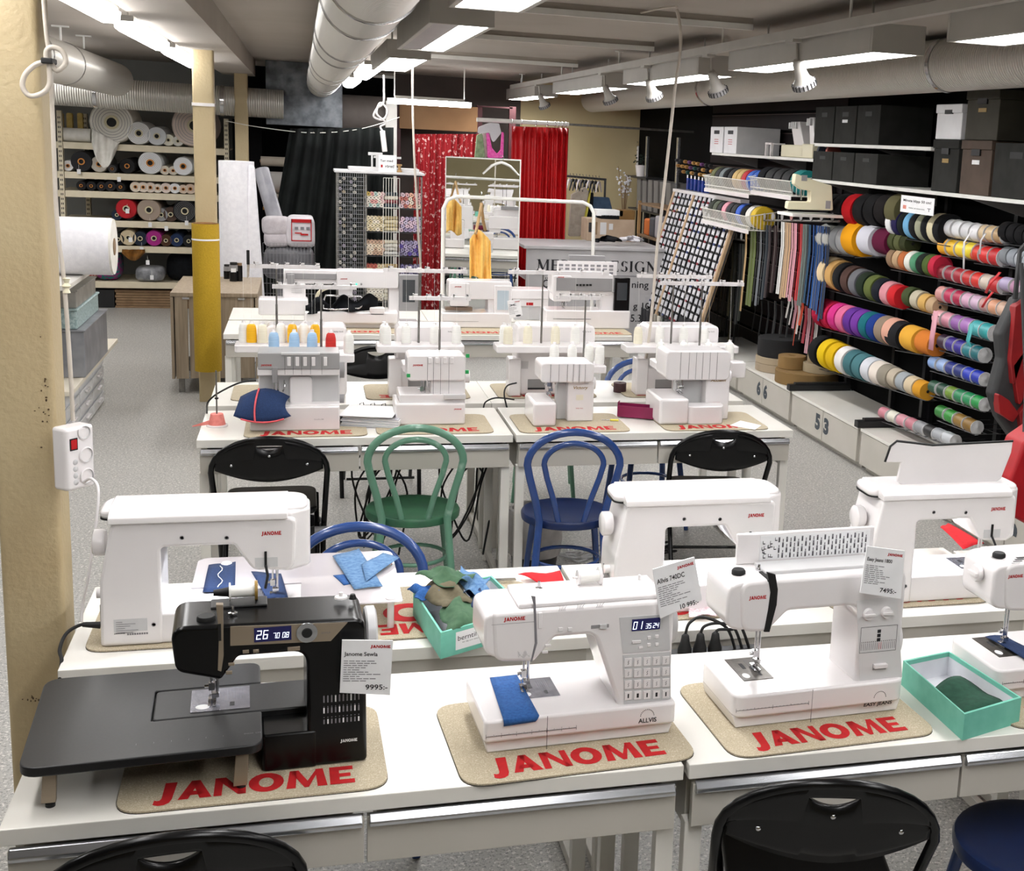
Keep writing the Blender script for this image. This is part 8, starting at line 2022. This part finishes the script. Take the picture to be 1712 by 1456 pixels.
# ---- zippers
gz = 'zippers hanging on the wall'
zp = {}
def zipper(u, v0, v1, h, x, w=.016, lean=0):
 a, b = at(u, v0, x=x), at(u, v1, x=x); L = a.z - b.z
 if h not in zp:
  m = mat('zip ' + h, h, rough=.85, noise=(60, 2), col2=h); o = MB().add([(0, -1, 0), (0, 1, 0), (.01, -1, -.33), (.01, 1, -.33), (0, -1, -.66), (0, 1, -.66), (-.01, -1, -1), (-.01, 1, -1)], [(0, 1, 3, 2), (2, 3, 5, 4), (4, 5, 7, 6)], m).add([(-.004, -.12, 0), (-.004, .12, 0), (.006, -.12, -.33), (.006, .12, -.33), (-.004, -.12, -.66), (-.004, .12, -.66), (-.014, -.12, -1), (-.014, .12, -1)], [(0, 1, 3, 2), (2, 3, 5, 4), (4, 5, 7, 6)], M['rod']).build('zipper', smooth=60); zp[h] = o; tag(o, None, 'zipper')
 else: o = dup(zp[h])
 o.location = a; o.scale = (1, w, L); o.rotation_euler = (lean, 0, R(random.uniform(-25, 25))); o['group'] = gz
 o['label'] = cname(h) + ' zipper hanging on the hooks of the right wall'
random.seed(31)
def zrow(u0, v0, u1, v1, l0, l1, cols, x, w=.016, lean=0):
 n = len(cols)
 for k, h in enumerate(cols):
  q = k / max(1, n - 1); u, v = u0 + (u1 - u0) * q, v0 + (v1 - v0) * q
  zipper(u, v + 3, v + l0 + (l1 - l0) * q + random.uniform(-6, 6), h, x, w, lean)
B0 = ['e0dfdc', '17181b', '1b1c20', '141518', 'd9d9d6', 'b59a70', '9c7c4e', '8a6a40', '4a3320', '3c2818', '6a5432', '2c2218', '33281a', '5a5238', '26261e', '1d2422', '191b1e', '20261e']
zrow(1166, 392, 1243, 405, 90, 140, B0, 3.62, .024)
zrow(1172, 470, 1240, 480, 70, 95, ['2a2018', '4a3820', '1c1c1c', '5a4a2a', '201c18', '3a3226', '16181a', '5c5230', '1a1a1a', '2a261c'], 3.75, .016)
zrow(1248, 372, 1302, 374, 150, 120, ['c2a273', 'c8aa7a', '5f6a38', '687340', '1a1c1e', '6c7076', '5d6268', '1c2a34', '2a1c20', '3a2226', '2a1518', '261418'], 3.60, .02)
zrow(1309, 368, 1346, 372, 128, 140, ['dddcd8', 'b89a78', 'c2a07c', 'd9a0a8', 'dc9aa6', 'c21c26', 'b81a24', '5f6a66'], 3.60, .024)
zrow(1348, 372, 1385, 376, 130, 165, ['6a726e', '30506a', '1f4a86', '22508e', '1e4680', '245494', '1c3f74', '2a5a98', '1d4278', '1a2c48'], 3.62, .03)
zrow(1318, 490, 1365, 520, 40, 90, ['d9d6d0', 'd0ccc8', 'c98f9a', 'cfc8c4', 'd9c9c6', 'a02a3a', 'd0a0aa', '8a1c30', 'c9c2c0'], 3.78, .018)
zipper(1333, 500, 580, 'e2491c', 3.64, .03); zipper(1341, 498, 545, 'e2491c', 3.70, .03)
zrow(1262, 500, 1330, 500, 60, 90, ['141518', '1a1c1e', '111214', '202226', '17181a', '121416', '1e2022'], 3.8, .02)
for (u0, v0, u1, v1, l) in ((1160, 388, 1246, 402, 'lower grey hook rail for the brown zippers'), (1246, 368, 1403, 370, 'upper grey hook rail for the coloured zippers')):
 a, b = at(u0, v0, x=3.6), at(u1, v1, x=3.6); t = thing('hook_rail', a, l, 'hook rail'); d = b - a
 MB().cyl((0, 0, 0), d, .008, M['rod'], n=8).cyl((.1, 0, .01), (.1, d.y, d.z + .01), .006, M['dwire'], n=6).build('bar', parent=t, smooth=50)
 for k in range(10):
  p = d * ((k + .5) / 10); MB().cyl((p.x - .01, p.y, p.z), (4.03 - 3.6, p.y, p.z + .02), .004, M['dwire'], n=6).lathe([(0, 0), (.028, 0), (.028, .003), (0, .003)], P3_ if (k * 7) % 5 else mat('red grey disc', '9a6a66', rough=.6, noise=(9, 1), col2='93645f'), c=(-.012, p.y, p.z + .03), axis='x', n=16).build('hook', parent=t, smooth=40)

# ---- white wire baskets
def basket(u0, v0, u1, v1, x, cols, label, reel_label, h_px=26):
 a, b = at(u0, v0, x=x), at(u1, v1, x=x); z0 = (a.z + b.z) / 2 - .05; y0, y1 = b.y, a.y; L = y1 - y0; D = .32
 t = thing('wire_basket', (x, y0, z0), label, 'wire basket'); g = MB()
 for k in range(int(L / .022)):
  y = k * .022; g.cyl((0, y, 0), (-.03, y, .11), .0022, M['wwire'], n=5, caps=False)
 for k in range(int(D / .03)):
  xx = k * .03
  for yy in (0, L): g.cyl((xx, yy, 0), (xx, yy, .11 + .06 * xx / D), .0022, M['wwire'], n=5, caps=False)
 for z, xo in ((0, 0), (.03, -.008), (.11, -.03)): g.cyl((xo, 0, z), (xo, L, z), .004, M['wwire'], n=6)
 for yy in (0, L): g.cyl((0, yy, 0), (D, yy, 0), .004, M['wwire'], n=6).cyl((-.03, yy, .11), (D, yy, .17), .004, M['wwire'], n=6)
 for k in range(8): g.cyl((k * .045, 0, 0), (k * .045, L, 0), .002, M['wwire'], n=4, caps=False)
 g.build('wire_body', parent=t, smooth=50)['kind'] = 'stuff'
 MB().box(-.012, -.008, 0, L, -.03, .0, P1_).build('label_rail', parent=t, smooth=0)
 for k, h in enumerate(cols):
  q = (k + .5) / len(cols); y = y1 - L * q
  key = (h, 'b')
  if key not in rp:
   o = thing('elastic_reel', (0, 0, 0), 'x', 'elastic reel'); m = mat('ribbon ' + h, h, rough=.75, noise=(60, 2), col2=h)
   MB().lathe([(.3, -.5), (.97, -.5), (1, -.4), (1, .4), (.97, .5), (.3, .5)], m, axis='y', n=22).build('elastic', parent=o, smooth=40); rp[key] = o
  else: o = dup(rp[key])
  o.location = (x + .13, y, z0 + .1); o.scale = (.095, L / len(cols) * .8, .095); o['label'] = '%s reel, %s from left in the %s' % (cname(h), (ORD + ['ninth', 'tenth'])[k], reel_label); o['group'] = 'elastic reels in the baskets'
basket(1180, 302, 1254, 318, 3.48, ['5a5e3a', '1a1c1e', '6a7274', '17181a', '181a1c', 'c2a468', 'c4a66c', 'b3202c', '3560b8', '3460ba'], 'upper left white wire basket full of elastic reels', 'upper left basket')
basket(1256, 318, 1326, 306, 3.5, ['15161a', '18191c', '141518', '16171a', '128080'], 'upper right white wire basket, mostly black reels', 'upper right basket')
basket(1176, 357, 1254, 376, 3.48, ['1d2418', '4a5040', '16171a', 'd2909e', '1a1a22', '181a1e', '2f5cc0', '17181a', 'd5d3cc', 'c9a81e'], 'lower white wire basket hung under the upper left one', 'lower basket')

# ---- thread packs and blue packs left of the baskets
random.seed(17)
for j in range(3):
 for k in range(9):
  p = at(1133 + k * 7 + j * 2, 268 + j * 9 + k * 1.2, x=3.75); h = random.choice(['1c1c1e', '2a2a2c', '17181a', '3c2418', '1d3030'])
  o = disc(p.x, p.y, p.z, random.choice(['b98a48', 'a87a3c', '1b1b1d', '2a2a2e', '1d4a44', '6a3a70']), .018, .05, 'y', 'small cotton spool in a rack above the button display', 'cotton spools above the button display', 'cotton_spool')
for k in range(6):
 p = at(1149 + k * 6.2, 306 + k * 1.2, x=3.7)
 tag(MB().box(p.x, p.x + .03, p.y - .028, p.y + .028, p.z - .06, p.z + .05, mat('blue blister pack', '27449a', rough=.25, noise=(14, 2), col2='1d3580')).box(p.x - .001, p.x, p.y - .02, p.y + .02, p.z + .05, p.z + .08, M['paper']).build('blue_pack', smooth=0, bevel=.003), 'blue blister pack hanging left of the baskets', 'blister pack', 'blue packs')
for i, (u, v0, v1) in enumerate(((1083, 228, 300), (1135, 230, 330))):
 a, b = at(u, v0, x=3.85), at(u, v1, x=3.85)
 tag(MB().box(a.x - .015, a.x + .015, a.y - .03, a.y + .03, 0, a.z, M['alu']).build('metal_post', smooth=0, bevel=.003), ['left metal post rising behind the white flower pot', 'right metal post beside the cotton spools'][i], 'post')

# ---- sloping button display
tl, tr = at(1132, 322, x=3.62), at(1244, 338, x=3.62); zb_ = .12
yb0, yb1 = tr.y, tl.y; zt_ = (tl.z + tr.z) / 2
t = thing('button_display', (3.62, yb0, 0), 'sloping display wall of small button and accessory cards with wooden rails', 'display')
def SP(a, b): return Vector((.0 - .42 * b, (yb1 - yb0) * (1 - a), zt_ - (zt_ - zb_) * b))
for a in (0, .33, .98):
 p, q = SP(a, 0), SP(a, 1)
 MB().add([p + Vector((-.03, -.025, .02)), p + Vector((-.03, .025, .02)), p + Vector((.02, .025, .02)), p + Vector((.02, -.025, .02)), q + Vector((-.03, -.025, 0)), q + Vector((-.03, .025, 0)), q + Vector((.02, .025, 0)), q + Vector((.02, -.025, 0))], [(0, 1, 2, 3), (4, 7, 6, 5), (0, 4, 5, 1), (1, 5, 6, 2), (2, 6, 7, 3), (3, 7, 4, 0)], mat('pale beech', 'b89d7c', rough=.5, noise=(14, 4), col2='a98e6d')).build('wooden_rail', parent=t, smooth=0, bevel=.003)
p, q, r_, s_ = SP(0, 0), SP(1, 0), SP(1, 1), SP(0, 1)
MB().add([p, q, r_, s_], [(0, 1, 2, 3)], mat('dark display board', '1d1e20', rough=.7, noise=(9, 1), col2='222326')).build('back_board', parent=t, smooth=0, solid=.01)
MB().box(-.04, .04, -.02, yb1 - yb0 + .02, zt_, zt_ + .03, P1_).build('top_ledge', parent=t, smooth=0)
proto_c = None; random.seed(8)
mm = [cm('c2c2c6'), cm('b2b3b8')]; cards = []
for k, h in enumerate(['1b1b1e', '7c1a28', '2b3a6a', '3a3a3c']):
 o = MB().box(-.006, 0, -.023, .023, -.018, .034, mm[k % 2]).box(-.012, -.006, -.015, .015, -.034, -.014, cm(h)).build('button_card', smooth=0); tag(o, 'small white card with dark items on the sloping display', 'button card', 'cards on the sloping display'); cards.append(o)
first = [True] * 4; n_ = 0
for j in range(17):
 for i in range(15):
  a = (i + .5) / 15; b = (j + .4) / 22
  if abs(a - .33) < .03 or (n_ >= 250): continue
  k = random.choice((0, 0, 0, 1, 2, 3)); p = SP(a, b) + Vector((3.62 - .02, yb0 + random.uniform(-.01, .01), 0))
  o = cards[k] if first[k] else dup(cards[k]); first[k] = False; n_ += 1
  o.location = p; o.rotation_euler = (0, R(14), 0); o.scale = (1, 1.6, 1)
for i in range(16):
 a = (i + .5) / 16; p = SP(a, .86) + Vector((3.60, yb0, 0)); h = random.choice(['17181a', '8a1a28', '9a9488', '1f2a22', 'c9c4b8', '2a2a2e'])
 o = MB().box(-.01, .01, -.03, .03, 0, .3, cm(h)).build('hanging_band', smooth=0, loc=p + Vector((-.02, 0, -.16)), bevel=.004); tag(o, 'bundle of cord hanging at the foot of the sloping display', 'cord bundle', 'cord bundles under the display')

# ---- far right: grey files, pot plant, notice, textile shelf
y0f, y1f = at(1125, 320, x=3.8).y, at(1066, 300, x=3.8).y; zf = at(1095, 355, x=3.8).z
t = thing('file_shelf', (3.75, y0f - .1, zf), 'dark shelf with grey magazine files beside the cream wall', 'shelf')
MB().box(0, .28, 0, y1f - y0f + .3, -.02, 0, M['dwire']).build('board', parent=t, smooth=0); MB().box(.2, .24, .05, .09, -zf, 0, M['dwire']).box(.2, .24, y1f - y0f, y1f - y0f + .04, -zf, 0, M['dwire']).build('leg', parent=t, smooth=0)
hf = at(1095, 302, x=3.8).z - zf
for k in range(6):
 y = y0f + (y1f - y0f) * k / 6
 o = MB().add([(0, 0, 0), (0, .17, 0), (.22, .17, 0), (.22, 0, 0), (0, .04, hf), (0, .21, hf), (.22, .21, hf), (.22, .04, hf)], [(0, 3, 2, 1), (4, 5, 6, 7), (0, 1, 5, 4), (1, 2, 6, 5), (2, 3, 7, 6), (3, 0, 4, 7)], mat('grey file', '6c6a66', rough=.6, noise=(9, 2), col2='747270')).build('magazine_file', smooth=0, bevel=.003, loc=(3.78, y, zf + .001)); tag(o, 'grey magazine file leaning on the dark shelf beside the cream wall', 'magazine file', 'grey magazine files')
p = at(1072, 292, x=3.85); zp0 = zf + hf + .02
tag(MB().box(3.75, 4.02, p.y - .6, p.y + .35, zp0 - .02, zp0, M['dwire']).box(3.98, 4.02, p.y, p.y + .04, 0, zp0 - .02, M['dwire']).build('upper_shelf', smooth=0), 'thin dark shelf above the grey files holding the flower pot', 'shelf')
t = thing('potted_plant', (3.85, p.y, zp0 + .0), 'small plant in a white pot above the grey files', 'potted plant')
MB().lathe([(0, 0), (.055, 0), (.075, .13), (.068, .13), (.05, .02), (0, .02)], P1_, n=20).build('pot', parent=t, smooth=40)
random.seed(6); lf = MB()
for k in range(40):
 a = random.uniform(0, 6.3); r0 = random.uniform(.02, .11); z = .12 + random.uniform(0, .12); lf.add([(r0 * math.cos(a), r0 * math.sin(a), z), (r0 * math.cos(a) + .03, r0 * math.sin(a), z + .01), (r0 * math.cos(a) + .01, r0 * math.sin(a) + .03, z + .02)], [(0, 1, 2)], mat('dark leaf', '16221a', rough=.6, noise=(9, 2), col2='1e2d22'))
tag(lf.build('leaves', parent=t, smooth=0), kind='stuff')
p, q = at(1056, 286, x=4.02), at(1067, 244, x=4.02); w = MB().box(4.024, 4.03, q.y, p.y, p.z, q.z, M['paper'])
for k in range(7): w.box(4.0225, 4.024, q.y + .04, p.y - .04, p.z + .06 + k * .05, p.z + .07 + k * .05, M['greyink'])
tag(w.build('notice', smooth=0), 'narrow printed notice on the dark wall beside the cream wall', 'notice')
ys, ye = at(1130, 400, x=3.55).y, at(1065, 380, x=3.55).y; z1_ = at(1090, 398, x=3.55).z
t = thing('textile_rack', (3.55, ys, 0), 'dark low rack with folded pale textiles behind the counter', 'rack')
for z in (z1_, z1_ + .34): MB().box(0, .4, 0, ye - ys, z - .02, z, M['card']).build('board', parent=t, smooth=0)
for y in (0, ye - ys - .03): MB().box(.0, .03, y, y + .03, 0, z1_ + .36, M['birch']).box(.36, .39, y, y + .03, 0, z1_ + .36, M['birch']).build('post', parent=t, smooth=0)
for k, h in enumerate(['9a9a9e', '6a7080', 'b5b0aa', 'a8a4a8', '4a4a50', 'c96a2a']):
 y = ys + .06 + (ye - ys - .2) * k / 6; tag(MB().box(3.58, 3.9, y, y + (ye - ys) / 8, z1_ + .001, z1_ + .24 - .03 * (k % 3), cm(h)).build('folded_textile', smooth=0, bevel=.02), ['first', 'second', 'third', 'fourth', 'fifth', 'orange sixth'][k] + ' folded textile from the right on the low rack', 'fabric')

# ---- webbing rolls on cabinet 66
for i, (u, v, r, h, m_, z0, l) in enumerate([(1297, 620, .21, .065, '9a8a74', 0, 'lower grey beige roll of webbing on cabinet 66'), (1297, 612, .21, .055, 'a09078', .066, 'second grey beige roll in the stack on cabinet 66'), (1300, 600, .20, .15, '0f0f11', .122, 'black roll topping the beige stack on cabinet 66'), (1350, 636, .25, .10, '7d6238', 0, 'wide brown roll of webbing on cabinet 66'), (1333, 612, .11, .10, '86693d', .101, 'small brown roll lying on the wide brown one'), (1372, 620, .15, .07, '9a8b70', .101, 'grey beige roll lying on the right of the wide brown one'), (1368, 605, .12, .08, '8f7d62', .172, 'topmost patterned beige roll on cabinet 66')]):
 p = at(u, v, z=.285 + z0); p.x = max(3.53 + r + .0, min(p.x, 4.02 - r));
 if i in (0, 1, 2): p = Vector((3.76, 9.55, 0))
 if i >= 3: p = Vector((3.775 - (0 if i == 3 else (.1 if i == 4 else -.09)), 9.02 + (.08 if i == 4 else (-.08 if i >= 5 else 0)), 0))
 m = mat('webbing ' + m_, m_, rough=.85, noise=(40, 3), col2=m_)
 mb = MB().lathe([(.03, 0), (r, 0), (r, h), (.03, h), (.03, 0)], m, n=36, caps=False)
 tag(mb.build('webbing_roll', smooth=40, bevel=.004, loc=(p.x, p.y, .2865 + z0)), l, 'webbing roll')

# ---- red backpack at the right edge
yQ = 4.9
redn = mat('red nylon', '9c1a1c', rough=.6, noise=(9, 3), col2='86161a'); gry = mat('charcoal nylon', '2c2d2e', rough=.7, noise=(9, 3), col2='353637')
def padded(parent, name, c, y, d, m, bev=.03):
 P_ = [at(u, v, y=y) - parent.location for u, v in c]
 return MB().prism(roundpoly([(p.x, p.z, .03) for p in P_], 4), 0, d, m, plane='xz').build(name, parent=parent, smooth=50, bevel=bev, seg=4)
o0 = at(1700, 700, y=yQ)
t = thing('backpack', (o0.x, yQ, o0.z), 'large red and charcoal backpack hanging at the right edge of the photo', 'backpack')
padded(t, 'body', [(1700, 500), (1760, 470), (1790, 720), (1740, 760), (1700, 740), (1672, 700), (1660, 660), (1676, 600), (1672, 560)], yQ, .08, gry, .02)
for c in ([(1694, 512), (1712, 498), (1722, 560), (1706, 600), (1690, 650), (1686, 600)], [(1664, 655), (1684, 668), (1700, 690), (1690, 705), (1668, 690)], [(1690, 610), (1712, 580), (1720, 640), (1700, 680)], [(1700, 690), (1716, 670), (1725, 720), (1706, 730)]):
 P_ = [at(u, v, y=yQ - .01) - t.location for u, v in c]
 MB().prism(roundpoly([(p.x, p.z, .01) for p in P_], 3), -.03, .02, redn, plane='xz').build('red_panel', parent=t, smooth=50, bevel=.01, seg=3)
MB().tube([at(1697, 500, y=yQ) - t.location, at(1705, 420, y=yQ) - t.location, Vector((.3, .1, 1.1))], .012, gry, n=6).build('strap', parent=t, smooth=50)
o0 = at(1700, 810, y=4.5)
t = thing('red_bag', (o0.x, 4.5, o0.z), 'bright red bag hanging under the backpack at the right edge', 'bag')
padded(t, 'bag', [(1712, 740), (1770, 700), (1780, 880), (1722, 880), (1682, 858), (1690, 800)], 4.5, .15, mat('bright red nylon', 'b00f1c', rough=.5, noise=(6, 2), col2='9c0d18'))
MB().tube([at(1712, 745, y=4.55) - t.location, at(1716, 640, y=4.7) - t.location, Vector((.1, .3, .9))], .01, gry, n=6).build('strap', parent=t, smooth=50)
p = at(1706, 770, y=5.1); tag(MB().prism([(-.06, -.12), (.05, -.1), (.08, .12), (-.02, .14)], -.02, .02, MATS['pink lace top'], plane='xz').build('pink_cloth', loc=p, smooth=30, bevel=.01), 'pink cloth peeping out between the backpack and the red bag', 'fabric')
